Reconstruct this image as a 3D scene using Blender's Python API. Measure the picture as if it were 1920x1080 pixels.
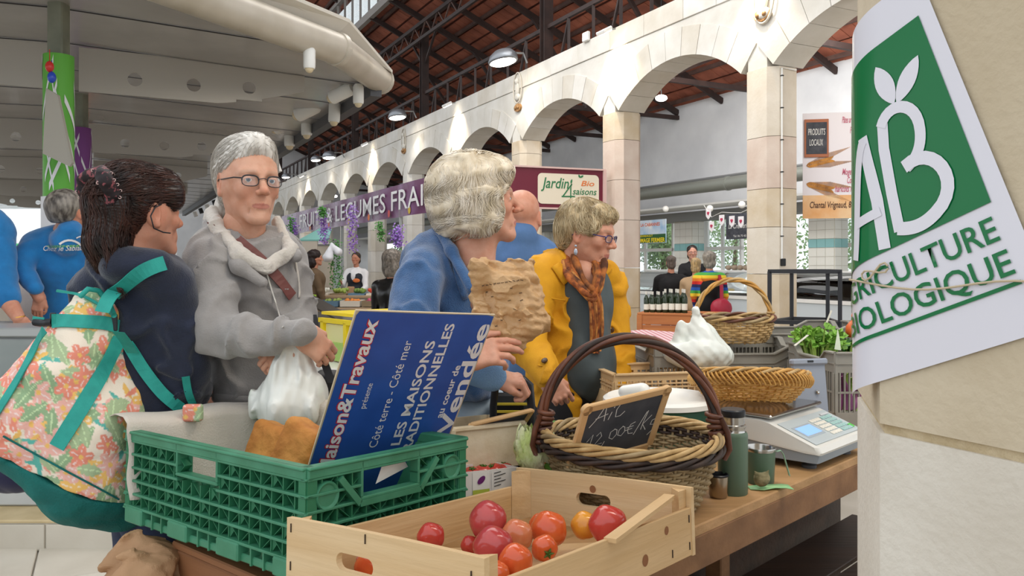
import bpy, bmesh, math, random
import numpy as np
from mathutils import Vector as V, Matrix, Euler
from mathutils.bvhtree import BVHTree
random.seed(7); np.random.seed(7)
for o in list(bpy.data.objects): bpy.data.objects.remove(o)
S = bpy.context.scene
COL = S.collection
F = 1500.0; HZ = 495.0; CH = 1.42          # focal length in px of a 1920 px frame, horizon row, eye height
# ------------------------------------------------------------------ camera, sky, exposure
cam = bpy.data.objects.new('camera', bpy.data.cameras.new('camera')); COL.objects.link(cam)
cam.location = (0, 0, CH); cam.rotation_euler = (math.pi/2, 0, 0)
cam.data.sensor_width = 36; cam.data.lens = F/1920*36
cam.data.shift_y = -(540-HZ)/1920; cam.data.clip_start = .05; cam.data.clip_end = 300
S.camera = cam
S.view_settings.view_transform = 'Standard'; S.view_settings.look = 'None'
S.view_settings.gamma = 1; S.view_settings.use_curve_mapping = False
S.view_settings.exposure = 0.5
w = bpy.data.worlds.new('sky'); S.world = w; w.use_nodes = True
bg = w.node_tree.nodes['Background']; bg.inputs[0].default_value = (.93, .965, 1, 1); bg.inputs[1].default_value = .95

def lamp(name, kind, loc, energy, color=(1, 1, 1), size=.1, target=None, spot=60, blend=.6, size_y=None, parent=None):
    l = bpy.data.lights.new(name, kind); l.energy = energy; l.color = color
    if kind == 'AREA':
        l.size = size
        if size_y: l.shape = 'RECTANGLE'; l.size_y = size_y
    else: l.shadow_soft_size = size
    if kind == 'SPOT': l.spot_size = math.radians(spot); l.spot_blend = blend
    o = bpy.data.objects.new(name, l); COL.objects.link(o); o.location = loc
    if target is not None: o.rotation_euler = (V(target)-V(loc)).to_track_quat('-Z', 'Y').to_euler()
    return o
# area fills added to brighten the hall, the stall and the aisles
lamp('hall_fill', 'AREA', (-1.5, 9, 7.4), 420, (1, .97, .93), 6, (-1.5, 9.6, 0), size_y=9)  # added overhead fill, no skylight is built here
lamp('stall_fill', 'AREA', (1.2, 1.2, 3.6), 42, (1, .9, .76), 1.2, (.5, 2.6, .9))  # added warm fill above the near table, without a fixture
lamp('aisle_fill', 'AREA', (4.6, 7.8, 4.6), 50, (1, .86, .7), 1.5, (8.0, 11.6, 2.4))  # added warm fill aimed at the side aisle, without a fixture
lamp('side_aisle_fill', 'AREA', (3.6, 13.2, 4.9), 130, (1, .97, .94), 5, (5.0, 16, 2.5), size_y=1.5)  # added fill that lifts the outer wall behind the arches

# ------------------------------------------------------------------ frames
AX = math.radians(26.87)
d_ = V((-math.sin(AX), math.cos(AX), 0)); e_ = V((math.cos(AX), math.sin(AX), 0))   # along / across the hall
def W(u, e, z): return d_*u + e_*e + V((0, 0, z))
MW = Matrix((( d_.x, e_.x, 0, 0), (d_.y, e_.y, 0, 0), (0, 0, 1, 0), (0, 0, 0, 1)))
DYG = 0.0
def P(px, py, Y):
    Y = Y+DYG; return V(((px-960)/F*Y, Y, CH-(py-HZ)/F*Y))
def PE(px, py, e):                                    # the point of the plane across = e seen in that direction
    t = (px-960)/F; Y = e/(e_.x*t+e_.y); return P(px, py, Y)
def PZ(px, py, z): return P(px, py, (CH-z)*F/(py-HZ))
def TR(loc, rz=0, rx=0, ry=0): return Matrix.Translation(V(loc)) @ Euler((rx, ry, rz), 'YXZ').to_matrix().to_4x4()

def crease(p, f, seed, n=7):                          # sharp facets of crumpled paper or film
    r = np.random.RandomState(seed); out = 0; w = p+.25/f*np.stack([noise3(p, f*2.2, seed+i, 1) for i in range(3)], -1)
    for k in range(n):
        dd = r.normal(size=3); dd /= np.linalg.norm(dd); ff = f*(.5+1.3*r.rand()); out = out+np.abs(((w @ dd)*ff/6.28*2+r.rand()) % 1-.5)/ff*f
    return out/n*2-.5
# ------------------------------------------------------------------ materials
def lin(c):
    if isinstance(c, str):
        c = c.lstrip('#'); c = [int(c[i:i+2], 16)/255 for i in (0, 2, 4)]
    return tuple(x/12.92 if x <= .04045 else ((x+.055)/1.055)**2.4 for x in c[:3]) + (1,)
_M = {}
def mat(key, col, rough=.6, metal=0, col2=None, scale=8, stretch=(1, 1, 1), bump=0, bscale=60, spec=.4, detail=4, trans=0, emit=0, attr=None, alpha=1, sss=0, coat=0, thr=(.35, .65), sheen=0, tl=0):
    if key in _M: return _M[key]
    m = bpy.data.materials.new(key); _M[key] = m; m.use_nodes = True
    nt = m.node_tree; N = nt.nodes; L = nt.links; b = N['Principled BSDF']
    b.inputs['Roughness'].default_value = rough; b.inputs['Metallic'].default_value = metal
    b.inputs['Specular IOR Level'].default_value = spec
    c = lin(col); b.inputs['Base Color'].default_value = c
    if trans: b.inputs['Transmission Weight'].default_value = trans
    if coat: b.inputs['Coat Weight'].default_value = coat
    if sheen: b.inputs['Sheen Weight'].default_value = sheen
    if sss: b.inputs['Subsurface Weight'].default_value = sss; b.inputs['Subsurface Scale'].default_value = .01
    if alpha < 1: b.inputs['Alpha'].default_value = alpha
    if emit: b.inputs['Emission Color'].default_value = c; b.inputs['Emission Strength'].default_value = emit
    tc = N.new('ShaderNodeTexCoord'); mp = N.new('ShaderNodeMapping'); L.new(tc.outputs['Object'], mp.inputs[0]); mp.inputs['Scale'].default_value = stretch
    src = None
    if attr:
        a = N.new('ShaderNodeAttribute'); a.attribute_name = attr; src = a.outputs['Color']
    if col2 is not None:
        n = N.new('ShaderNodeTexNoise'); n.inputs['Scale'].default_value = scale; n.inputs['Detail'].default_value = detail
        L.new(mp.outputs[0], n.inputs[0]); r = N.new('ShaderNodeValToRGB')
        r.color_ramp.elements[0].position, r.color_ramp.elements[1].position = thr
        r.color_ramp.elements[0].color = c; r.color_ramp.elements[1].color = lin(col2); L.new(n.outputs['Fac'], r.inputs[0])
        if src:
            mx = N.new('ShaderNodeMix'); mx.data_type = 'RGBA'; mx.blend_type = 'MULTIPLY'; mx.inputs[0].default_value = 1
            L.new(src, mx.inputs[6]); L.new(r.outputs[0], mx.inputs[7]); src = mx.outputs[2]
        else: src = r.outputs[0]
    if src: L.new(src, b.inputs['Base Color'])
    if bump:
        n2 = N.new('ShaderNodeTexNoise'); n2.inputs['Scale'].default_value = bscale; n2.inputs['Detail'].default_value = 5
        L.new(mp.outputs[0], n2.inputs[0]); bp = N.new('ShaderNodeBump'); bp.inputs['Strength'].default_value = bump; bp.inputs['Distance'].default_value = .01
        L.new(n2.outputs['Fac'], bp.inputs['Height']); L.new(bp.outputs[0], b.inputs['Normal'])
    return m
def wood(key, c1, c2, along='x', scale=6, rough=.65, bump=.15):
    st = {'x': (.12, 1.6, 1.6), 'y': (1.6, .12, 1.6), 'z': (1.6, 1.6, .12)}[along]
    return mat(key, c1, rough, col2=c2, scale=scale*3, stretch=st, bump=bump, bscale=40, detail=6, thr=(.3, .7))

# ------------------------------------------------------------------ objects
WM = {}                                               # world matrix of every object made here
def link(o, parent=None): COL.objects.link(o); o.parent = parent; return o
def setp(o, label=None, cat=None, group=None, kind=None):
    if label: o['label'] = label
    if cat: o['category'] = cat
    if group: o['group'] = group
    if kind: o['kind'] = kind
    return o
def thing(name, label, cat, loc=(0, 0, 0), group=None, M=None):
    o = bpy.data.objects.new(name, None); o.empty_display_size = .05
    M = M if M is not None else Matrix.Translation(V(loc))
    o.matrix_world = M; link(o); WM[o.name] = M.copy(); return setp(o, label, cat, group)
class MB:
    def __init__(s): s.v = []; s.f = []; s.c = None
    def add(s, vs, fs, M=None):
        n = len(s.v)
        s.v += [tuple(M @ V(p)) for p in vs] if M is not None else [tuple(p) for p in vs]
        s.f += [tuple(i+n for i in f) for f in fs]; return s
    def box(s, c, h, M=None, b=0):                      # centre, full sizes, chamfer
        x, y, z = [k/2 for k in h]; c = V(c)
        if not b:
            vs = [c+V((sx*x, sy*y, sz*z)) for sx in (-1, 1) for sy in (-1, 1) for sz in (-1, 1)]
            return s.add(vs, [(0, 1, 3, 2), (4, 6, 7, 5), (0, 4, 5, 1), (2, 3, 7, 6), (0, 2, 6, 4), (1, 5, 7, 3)], M)
        b = min(b, x*.9, y*.9, z*.9); vs = []; idx = {}
        for sx in (-1, 1):
            for sy in (-1, 1):
                for sz in (-1, 1):
                    for a in range(3):
                        q = [x-b, y-b, z-b]; q[a] += b; idx[(sx, sy, sz, a)] = len(vs)
                        vs.append(c+V((sx*q[0], sy*q[1], sz*q[2])))
        fs = []
        for sx in (-1, 1):
            I = [idx[(sx, p, q, 0)] for p, q in ((-1, -1), (1, -1), (1, 1), (-1, 1))]; fs.append(I if sx > 0 else I[::-1])
            I = [idx[(p, sx, q, 1)] for p, q in ((-1, -1), (1, -1), (1, 1), (-1, 1))]; fs.append(I[::-1] if sx > 0 else I)
            I = [idx[(p, q, sx, 2)] for p, q in ((-1, -1), (1, -1), (1, 1), (-1, 1))]; fs.append(I if sx > 0 else I[::-1])
            for sy in (-1, 1):
                k = sx*sy
                for (mk, a1, a2) in ((lambda t: (sx, sy, t), 0, 1), (lambda t: (t, sx, sy), 1, 2), (lambda t: (sy, t, sx), 2, 0)):
                    I = [idx[mk(-1)+(a1,)], idx[mk(-1)+(a2,)], idx[mk(1)+(a2,)], idx[mk(1)+(a1,)]]; fs.append(I if k > 0 else I[::-1])
                for sz in (-1, 1):
                    I = [idx[(sx, sy, sz, a)] for a in range(3)]; fs.append(I if sx*sy*sz > 0 else I[::-1])
        return s.add(vs, fs, M)
    def bar(s, a, b, w, h=None, up=(0, 0, 1), bev=0):   # square bar from a to b
        a = V(a); b = V(b); h = h or w; y = (b-a); L_ = y.length
        if L_ < 1e-6: return s
        y /= L_; x = y.cross(V(up))
        if x.length < 1e-3: x = y.cross(V((1, 0, 0)))
        x.normalize(); z = x.cross(y)
        M = Matrix((x, y, z)).transposed().to_4x4(); M.translation = (a+b)/2
        return s.box((0, 0, 0), (w, L_, h), M, bev)
    def tube(s, pts, r, n=8, closed=False, cap=True, flat=1.0, up=None):
        pts = [V(p) for p in pts]; m = len(pts); rs = r if hasattr(r, '__len__') else [r]*m
        vs = []; fs = []; prev = None
        for i in range(m):
            a = pts[(i-1) % m] if (closed or i) else pts[0]; b = pts[(i+1) % m] if (closed or i < m-1) else pts[m-1]
            t = (b-a); t = t.normalized() if t.length > 1e-9 else V((0, 0, 1))
            if prev is None:
                u = V(up) if up else (V((0, 0, 1)) if abs(t.z) < .9 else V((1, 0, 0)))
                x = t.cross(u).normalized()
            else:
                x = prev - t*prev.dot(t); x = x.normalized() if x.length > 1e-6 else t.orthogonal().normalized()
            prev = x; y = t.cross(x)
            for k in range(n):
                q = 2*math.pi*k/n; vs.append(pts[i]+x*math.cos(q)*rs[i]+y*math.sin(q)*rs[i]*flat)
        for i in range(m if closed else m-1):
            j = (i+1) % m
            for k in range(n): k2 = (k+1) % n; fs.append((i*n+k, j*n+k, j*n+k2, i*n+k2)[::-1])
        if cap and not closed: fs.append(tuple(range(n))); fs.append(tuple((m-1)*n+k for k in range(n))[::-1])
        return s.add(vs, fs)
    def lathe(s, prof, n=32, M=None, a0=0, a1=None):
        vs = []; fs = []; m = len(prof); full = a1 is None; a1 = 2*math.pi if full else a1; nn = n if full else n+1
        for (r, z) in prof:
            for k in range(nn): q = a0+(a1-a0)*k/n; vs.append((r*math.cos(q), r*math.sin(q), z))
        for i in range(m-1):
            for k in range(n):
                k2 = (k+1) % nn; fs.append((i*nn+k, i*nn+k2, (i+1)*nn+k2, (i+1)*nn+k))
        return s.add(vs, fs, M)
    def prism(s, poly, h0, h1, M=None):                 # polygon in xy between z=h0 and h1
        n = len(poly); vs = [(x, y, h0) for x, y in poly]+[(x, y, h1) for x, y in poly]
        fs = [tuple(range(n))[::-1], tuple(range(n, 2*n))]+[(i, (i+1) % n, n+(i+1) % n, n+i) for i in range(n)]
        return s.add(vs, fs, M)
    def loft(s, rings, M=None, caps=True):
        n = len(rings[0]); vs = [p for r in rings for p in r]; fs = []
        for i in range(len(rings)-1):
            for k in range(n): k2 = (k+1) % n; fs.append((i*n+k, i*n+k2, (i+1)*n+k2, (i+1)*n+k))
        if caps: fs.append(tuple(range(n))[::-1]); fs.append(tuple(range((len(rings)-1)*n, len(rings)*n)))
        return s.add(vs, fs, M)
    def grid(s, rows, M=None):
        n = len(rows[0]); vs = [p for r in rows for p in r]
        fs = [(i*n+k, i*n+k+1, (i+1)*n+k+1, (i+1)*n+k) for i in range(len(rows)-1) for k in range(n-1)]
        return s.add(vs, fs, M)
    def sph(s, c, r, n=12, m=8, M=None):
        c = V(c); r = r if hasattr(r, '__len__') else (r, r, r); vs = [c+V((0, 0, r[2]))]; fs = []
        for i in range(1, m):
            a = math.pi*i/m
            for k in range(n): q = 2*math.pi*k/n; vs.append(c+V((r[0]*math.sin(a)*math.cos(q), r[1]*math.sin(a)*math.sin(q), r[2]*math.cos(a))))
        vs.append(c-V((0, 0, r[2]))); last = len(vs)-1
        for k in range(n): fs.append((0, 1+k, 1+(k+1) % n)); fs.append((last, 1+(m-2)*n+(k+1) % n, 1+(m-2)*n+k))
        for i in range(m-2):
            for k in range(n): k2 = (k+1) % n; fs.append((1+i*n+k, 1+(i+1)*n+k, 1+(i+1)*n+k2, 1+i*n+k2))
        return s.add(vs, fs, M)
    def build(s, name, m, parent=None, smooth=False, world=True, label=None, solid=0):
        me = bpy.data.meshes.new(name)
        vs = s.v
        if parent is not None and world:
            I = WM[parent.name].inverted(); vs = [tuple(I @ V(p)) for p in vs]
        me.from_pydata([tuple(p) for p in vs], [], s.f); me.validate(); me.update()
        me.materials.append(m)
        if smooth:
            me.polygons.foreach_set('use_smooth', [True]*len(me.polygons))
            if smooth == 'a':
                me.set_sharp_from_angle(angle=math.radians(38))
        o = bpy.data.objects.new(name, me); link(o, parent)
        WM[o.name] = WM[parent.name].copy() if parent is not None else Matrix.Identity(4)
        if label: o['label'] = label
        if solid:
            md = o.modifiers.new('s', 'SOLIDIFY'); md.thickness = solid; md.offset = 0
        return o
def centre(o):                                         # put a top-level mesh's origin at its base
    me = o.data; n = len(me.vertices); a = np.empty(n*3); me.vertices.foreach_get('co', a); a = a.reshape(-1, 3)
    c = np.array([(a[:, 0].min()+a[:, 0].max())/2, (a[:, 1].min()+a[:, 1].max())/2, a[:, 2].min()])
    me.vertices.foreach_set('co', (a-c).ravel()); o.location = V(c) if o.parent is None else o.location; me.update(); return o
def single(name, mb, m, label, cat, group=None, smooth=False, kind=None):
    o = mb.build(name, m, smooth=smooth); centre(o); WM[o.name] = Matrix.Translation(o.location); return setp(o, label, cat, group, kind)
def struct(name, mb, m, parent=None, smooth=False, **k):
    o = mb.build(name, m, parent, smooth, **k)
    if parent is None: o['kind'] = 'structure'
    return o
def copy_part(o, parent=None, name=None):
    c = o.copy(); COL.objects.link(c); c.parent = parent
    return c
def copy_tree(root, M, label=None, group=None):
    r = root.copy(); COL.objects.link(r); r.matrix_world = M; WM[r.name] = M.copy()
    if label: r['label'] = label
    if group: r['group'] = group
    for ch in list(root.children):
        c = ch.copy(); COL.objects.link(c); c.parent = r
        for g in ch.children: q = g.copy(); COL.objects.link(q); q.parent = c
    return r
# text as real raised or printed letters, in the local xy plane; returns an MB (baseline left at the origin)
def text_mb(s, size=1, bold=0, shear=0, sx=1, depth=0, align='LEFT', spacing=1):
    cu = bpy.data.curves.new('t', 'FONT'); cu.body = s; cu.size = size; cu.offset = bold*size; cu.shear = shear
    cu.space_character = spacing; cu.align_x = align; cu.resolution_u = 3; cu.extrude = depth
    o = bpy.data.objects.new('t', cu); COL.objects.link(o)
    dg = bpy.context.evaluated_depsgraph_get(); dg.update(); me = bpy.data.meshes.new_from_object(o.evaluated_get(dg))
    mb = MB(); mb.add([(v.co.x*sx, v.co.y, v.co.z) for v in me.vertices], [tuple(p.vertices) for p in me.polygons])
    bpy.data.objects.remove(o); bpy.data.meshes.remove(me); return mb
def text(parent, name, s, m, M, size, depth=.0006, **k):
    mb = text_mb(s, size, depth=depth, **k); mb.v = [tuple(M @ V(p)) for p in mb.v]
    return mb.build(name, m, parent, world=False)
def stroke(mb, pts, wd, z=0, M=None):                  # flat pen stroke in local xy
    pts = [V((x, y, z)) for x, y in pts]; rows = []
    for i, p in enumerate(pts):
        t = (pts[min(i+1, len(pts)-1)]-pts[max(i-1, 0)]); t = t.normalized() if t.length else V((1, 0, 0)); n = V((-t.y, t.x, 0))*wd/2
        rows.append([p-n, p+n])
    mb.grid(rows, M)
# ------------------------------------------------------------------ sculpting: smooth unions on a grid, meshed with surface nets
def noise3(p, f, seed=0, oct=2):
    r = np.random.RandomState(seed); out = 0; amp = 1
    for o in range(oct):
        for k in range(4):
            dd = r.normal(size=3); dd /= np.linalg.norm(dd); ph = r.rand()*6.28; d2 = r.normal(size=3)
            out = out + amp*np.sin((p @ dd)*f*(1+.3*r.rand()) + ph + 1.3*np.sin((p @ d2)*f*.6+ph))/4
        f *= 2.1; amp *= .5
    return out
def _cap(p, a, b, ra, rb):
    a = np.array(a); b = np.array(b); ab = b-a; t = np.clip(((p-a) @ ab)/max(ab @ ab, 1e-12), 0, 1)
    return np.linalg.norm(p-a-t[..., None]*ab, axis=-1)-(ra+(rb-ra)*t)
def _ell(p, c, r, R=None):
    q = p-np.array(c)
    if R is not None: q = q @ R
    r = np.array(r); k0 = np.linalg.norm(q/r, axis=-1); k1 = np.linalg.norm(q/(r*r), axis=-1)+1e-9
    return k0*(k0-1)/k1
def _box(p, c, h, rd, R=None):
    q = p-np.array(c)
    if R is not None: q = q @ R
    q = np.abs(q)-(np.array(h)-rd); return np.linalg.norm(np.maximum(q, 0), axis=-1)+np.minimum(q.max(-1), 0)-rd
def prim_d(pr, p):
    k = pr[1]
    if k == 'c': return _cap(p, *pr[2:6])
    if k == 'e': return _ell(p, *pr[2:5])
    if k == 'b': return _box(p, *pr[2:6])
    if k == 'p': return (p-np.array(pr[2])) @ np.array(pr[3])       # half space: inside where (p-a).n<0
    if k == 'f': return pr[2](p)
def prim_bb(pr):
    k = pr[1]
    if k == 'c':
        a = np.array(pr[2]); b = np.array(pr[3]); return np.minimum(a-pr[4], b-pr[5]), np.maximum(a+pr[4], b+pr[5])
    if k == 'e': r = max(pr[3]) if pr[4] is not None else np.array(pr[3]); return np.array(pr[2])-r, np.array(pr[2])+r
    if k == 'b': r = np.linalg.norm(pr[3]) if pr[5] is not None else np.array(pr[3]); return np.array(pr[2])-r, np.array(pr[2])+r
    return None
def C(a, b, ra, rb, k=.02, op='u'): return (op, 'c', tuple(a), tuple(b), ra, rb, k)
def El(c, r, k=.02, R=None, op='u'): return (op, 'e', tuple(c), tuple(r), R, k)
def Bx(c, h, rd=.01, k=.01, R=None, op='u'): return (op, 'b', tuple(c), tuple(h), rd, R, k)
def Pl(a, n, k=.004, op='i'): return (op, 'p', tuple(a), tuple(n), k)
def Fn(f, bb, k=.004, op='s'): return (op, 'f', f, bb, k)
def field(prims, p):                                   # at arbitrary points
    D = np.full(p.shape[:-1], 1.0)
    for pr in prims: D = comb(D, prim_d(pr, p), pr[0], pr[-1])
    return D
def comb(D, d, op, k):
    if op == 'u':
        h = np.maximum(k-np.abs(D-d), 0)/k; return np.minimum(D, d)-h*h*k*.25
    if op == 's': d = -d
    h = np.maximum(k-np.abs(D-d), 0)/k; return np.maximum(D, d)+h*h*k*.25
def nets(prims, h, disp=None, shell=0):
    bbs = [prim_bb(pr) for pr in prims if pr[0] == 'u']
    lo = np.min([b[0] for b in bbs if b is not None], 0)-3*h; hi = np.max([b[1] for b in bbs if b is not None], 0)+3*h
    n = np.ceil((hi-lo)/h).astype(int)+1; ax = [(lo[i]+h*np.arange(n[i])).astype(np.float32) for i in range(3)]
    D = np.full(n, 1.0, np.float32)
    for pr in prims:
        bb = prim_bb(pr) if pr[1] != 'f' else pr[3]; k = pr[-1]; m = 2*k+4*h
        if bb is None: sl = [slice(0, n[i]) for i in range(3)]
        else: sl = [slice(max(0, int((bb[0][i]-m-lo[i])/h)), min(n[i], int((bb[1][i]+m-lo[i])/h)+2)) for i in range(3)]
        if any(s_.stop <= s_.start for s_ in sl): continue
        g = np.stack(np.meshgrid(*[ax[i][sl[i]] for i in range(3)], indexing='ij'), -1)
        D[tuple(sl)] = comb(D[tuple(sl)], prim_d(pr, g).astype(np.float32), pr[0], k)
    if disp is not None:
        near = np.abs(D) < 5*h; idx = np.argwhere(near); p = lo+idx*h; D[near] += disp(p).astype(np.float32)
    if shell: D = np.maximum(D, -D-shell)
    for a in range(3):
        s0 = [slice(None)]*3; s0[a] = 0; D[tuple(s0)] = 1; s0[a] = -1; D[tuple(s0)] = 1
    ins = D < 0; cn = tuple(np.array(n)-1)
    acc = np.zeros(cn+(3,), np.float32); cnt = np.zeros(cn, np.float32)
    for a in range(3):
        b, c = [x for x in range(3) if x != a]
        s0 = [slice(None)]*3; s1 = [slice(None)]*3; s0[a] = slice(0, -1); s1[a] = slice(1, None)
        A = D[tuple(s0)]; B = D[tuple(s1)]; X = (A < 0) != (B < 0); t = np.where(X, A/np.where(X, A-B, 1), 0)
        for ob in (0, 1):
            for oc in (0, 1):
                sc = [slice(None)]*3; sc[b] = slice(ob, ob+cn[b]); sc[c] = slice(oc, oc+cn[c])
                Xs = X[tuple(sc)]; ts = t[tuple(sc)]; acc[..., a] += np.where(Xs, ts, 0); acc[..., b] += Xs*ob; acc[..., c] += Xs*oc; cnt += Xs
    act = cnt > 0; ids = np.full(cn, -1, np.int64); ids[act] = np.arange(act.sum())
    cell = np.argwhere(act); vs = lo+(cell+acc[act]/cnt[act][:, None])*h
    fs = []
    for a in range(3):
        b, c = (a+1) % 3, (a+2) % 3
        s0 = [slice(1, -1)]*3; s1 = [slice(1, -1)]*3; s0[a] = slice(0, -1); s1[a] = slice(1, None)
        A = ins[tuple(s0)]; B = ins[tuple(s1)]; E_ = np.argwhere(A != B)
        if not len(E_): continue
        fl = A[tuple(E_.T)]; off = np.ones(3, int); off[a] = 0; E_ = E_+off
        def at(db, dc): q = E_.copy(); q[:, b] -= db; q[:, c] -= dc; return ids[tuple(q.T)]
        Q = np.stack([at(1, 1), at(0, 1), at(0, 0), at(1, 0)], 1); Q[~fl] = Q[~fl][:, ::-1]; fs.append(Q)
    fs = np.concatenate(fs); return vs, fs
def relax(vs, fs, it=2, lam=.5):
    for _ in range(it):
        s_ = np.zeros_like(vs); c = np.zeros(len(vs))
        for i in range(4):
            j = (i+1) % 4
            np.add.at(s_, fs[:, i], vs[fs[:, j]]); np.add.at(c, fs[:, i], 1); np.add.at(s_, fs[:, j], vs[fs[:, i]]); np.add.at(c, fs[:, j], 1)
        vs = vs+lam*(s_/c[:, None]-vs)
    return vs
def np_mesh(name, vs, fs, m, parent=None, color=None, world=True, smooth=True, label=None):
    if parent is not None and world:
        I = np.array(WM[parent.name].inverted()); vs = vs @ I[:3, :3].T+I[:3, 3]
    me = bpy.data.meshes.new(name); k = fs.shape[1]
    me.vertices.add(len(vs)); me.vertices.foreach_set('co', np.asarray(vs, np.float32).ravel())
    me.loops.add(len(fs)*k); me.loops.foreach_set('vertex_index', fs.astype(np.int32).ravel())
    me.polygons.add(len(fs)); me.polygons.foreach_set('loop_start', np.arange(0, len(fs)*k, k, dtype=np.int32)); me.polygons.foreach_set('loop_total', np.full(len(fs), k, np.int32))
    me.update(calc_edges=True)
    if smooth: me.polygons.foreach_set('use_smooth', np.ones(len(fs), bool))
    if color is not None:
        at = me.color_attributes.new('Col', 'FLOAT_COLOR', 'POINT'); at.data.foreach_set('color', np.concatenate([color, np.ones((len(vs), 1))], 1).astype(np.float32).ravel())
    me.materials.append(m); o = bpy.data.objects.new(name, me); link(o, parent)
    WM[o.name] = WM[parent.name].copy() if parent is not None else Matrix.Identity(4)
    if label: o['label'] = label
    return o
def sculpt(name, prims, h, m, parent=None, disp=None, it=1, color=None, shell=0, label=None):
    vs, fs = nets(prims, h, disp, shell); vs = relax(vs, fs, it)
    return np_mesh(name, vs, fs, m, parent, color(vs) if color else None, label=label)
def bvh(vs, fs): return BVHTree.FromPolygons([tuple(v) for v in vs], [tuple(int(i) for i in f) for f in fs])
def obj_bvh(o):
    M = WM[o.name]; return BVHTree.FromPolygons([tuple(M @ v.co) for v in o.data.vertices], [tuple(p.vertices) for p in o.data.polygons])
def hit(B, px, py, off=.0, dy=0):                    # the point of a modelled surface in the direction of a pixel
    o = V((0, 0, CH)); dr = (P(px, py, 1)-o).normalized(); r = B.ray_cast(o, dr)
    if r[0] is None: return None, None
    n = r[1]; n = n if n.dot(dr) < 0 else -n
    return r[0]+n*off, n
def strap(B, pts, wd, off=.003, th=.002, fallY=2, n=24, wdfn=None):   # webbing laid over a surface along a pixel path
    mb = MB(); P_ = []
    for i in range(len(pts)-1):
        k = max(2, int(n*math.dist(pts[i], pts[i+1])/400)+2)
        for j in range(k): t = j/k; P_.append((pts[i][0]*(1-t)+pts[i+1][0]*t, pts[i][1]*(1-t)+pts[i+1][1]*t))
    P_.append(pts[-1]); q = []; ns = []; lastY = fallY
    for a, b in P_:
        p, nn = hit(B, a, b, off)
        if p is None: p = P(a, b, lastY); nn = ns[-1] if ns else V((0, -1, 0))
        lastY = p.y; q.append(p); ns.append(nn)
    for _ in range(4):
        q = [q[0]]+[q[i]*.5+(q[i-1]+q[i+1])*.25 for i in range(1, len(q)-1)]+[q[-1]]
        ns = [ns[0]]+[(ns[i]*.5+(ns[i-1]+ns[i+1])*.25).normalized() for i in range(1, len(ns)-1)]+[ns[-1]]
    rings = []
    for i in range(len(q)):
        t = (q[min(i+1, len(q)-1)]-q[max(i-1, 0)]).normalized(); s_ = t.cross(ns[i]).normalized(); w_ = wd/2
        o = ns[i]*th
        rings.append([q[i]-s_*w_, q[i]+s_*w_, q[i]+s_*w_+o, q[i]-s_*w_+o])
    mb.loft(rings); return mb
# ================================================================== THE HALL
D = 7.0; ZS = 3.77; ZT = 5.07; BAY = 3.19; U0 = 7.28; NP = 11
lime = [mat('limestone_%d' % i, c, .85, col2=c2, scale=3, bump=.25, bscale=25) for i, (c, c2) in enumerate((('#D2C5B1', '#C4B296'), ('#D0B890', '#C4A67A'), ('#D4C5B8', '#C8B4A6'), ('#D8D0C3', '#CCC1B0')))]
lime_w = [mat('limewash_%d' % i, c, .85, col2=c2, scale=2.5, bump=.3, bscale=18) for i, (c, c2) in enumerate((('#D9D6CF', '#CDC9C0'), ('#D4CFC5', '#C8C1B4'), ('#DDDAD4', '#D0CCC3')))]
plaster = mat('white_plaster', '#D9DBDD', .9, col2='#CBCDD0', scale=1.2, bump=.1)
iron = mat('dark_iron', '#3A2A26', .6, col2='#2B201E', scale=4)
iron2 = mat('brown_iron', '#5A423A', .65, col2='#47322C', scale=4)
tilem = mat('terracotta', '#A8634C', .85, col2='#7C4636', scale=2.2, bump=.2, bscale=8, thr=(.3, .7))
white_m = mat('white_paint', '#E9E9E6', .5)
grey_m = mat('grey_metal', '#9A9C9C', .4, .6)
dark_m = mat('dark_metal', '#26282A', .45, .3)
glass = mat('clear_glass', '#F4FAFA', .02, trans=1, spec=.5)
def MU(): return Matrix(((d_.x, 0, e_.x, 0), (d_.y, 0, e_.y, 0), (0, 1, 0, 0), (0, 0, 0, 1)))     # local x=along, y=up, z=across
floor_m = mat('floor_screed', '#B9B2A6', .5, col2='#A39B8D', scale=1.5, bump=.05)
fl = MB().box((0, 0, -.05), (70, 60, .1), TR(W(18, 2, 0), AX)); floor = struct('floor', fl, floor_m)
# floor slabs one can tell apart, at the near left
slab_m = mat('floor_slab', '#CFC9BC', .55, col2='#BDB6A8', scale=2, bump=.06)
sm = MB().box((0, 0, 0), (.592, .592, .02), None, .004).build('floor_slab', slab_m, floor, world=False)
sm.location = W(2.6, -3.6, .008); sm.rotation_euler.z = AX
for i in range(8):
    for j in range(7):
        if i or j: c = copy_part(sm, floor); c.location = W(2.6+.6*j, -3.6+.6*i, .008)
# ---- arcade: pillars of stacked octagonal stones, voussoirs, top course
pw, pt, ch = .53, .48, .10
octo = [(-pw/2, -pt/2+ch), (-pw/2+ch, -pt/2), (pw/2-ch, -pt/2), (pw/2, -pt/2+ch), (pw/2, pt/2-ch), (pw/2-ch, pt/2), (-pw/2+ch, pt/2), (-pw/2, pt/2-ch)]
wall = MB()
HB = (BAY-pw)/2; RISE = .5; RR = (HB*HB+RISE*RISE)/(2*RISE); ZC = ZS+RISE-RR; AA = math.asin(HB/RR)
for k in range(-1, NP):
    uc = U0+BAY*(k+.5); n = 14                          # spandrel core, set back a little from the stones
    arc = [(uc+RR*1.08*math.sin(-AA+2*AA*i/n), ZC+(RR*1.08)*math.cos(-AA+2*AA*i/n)) for i in range(n+1)]
    for i in range(n):
        (a, b), (c, d2) = arc[i], arc[i+1]; wall.prism([(a, b), (c, d2), (c, 4.75), (a, 4.75)], D+.014, D+pt-.014, MU())
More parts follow.
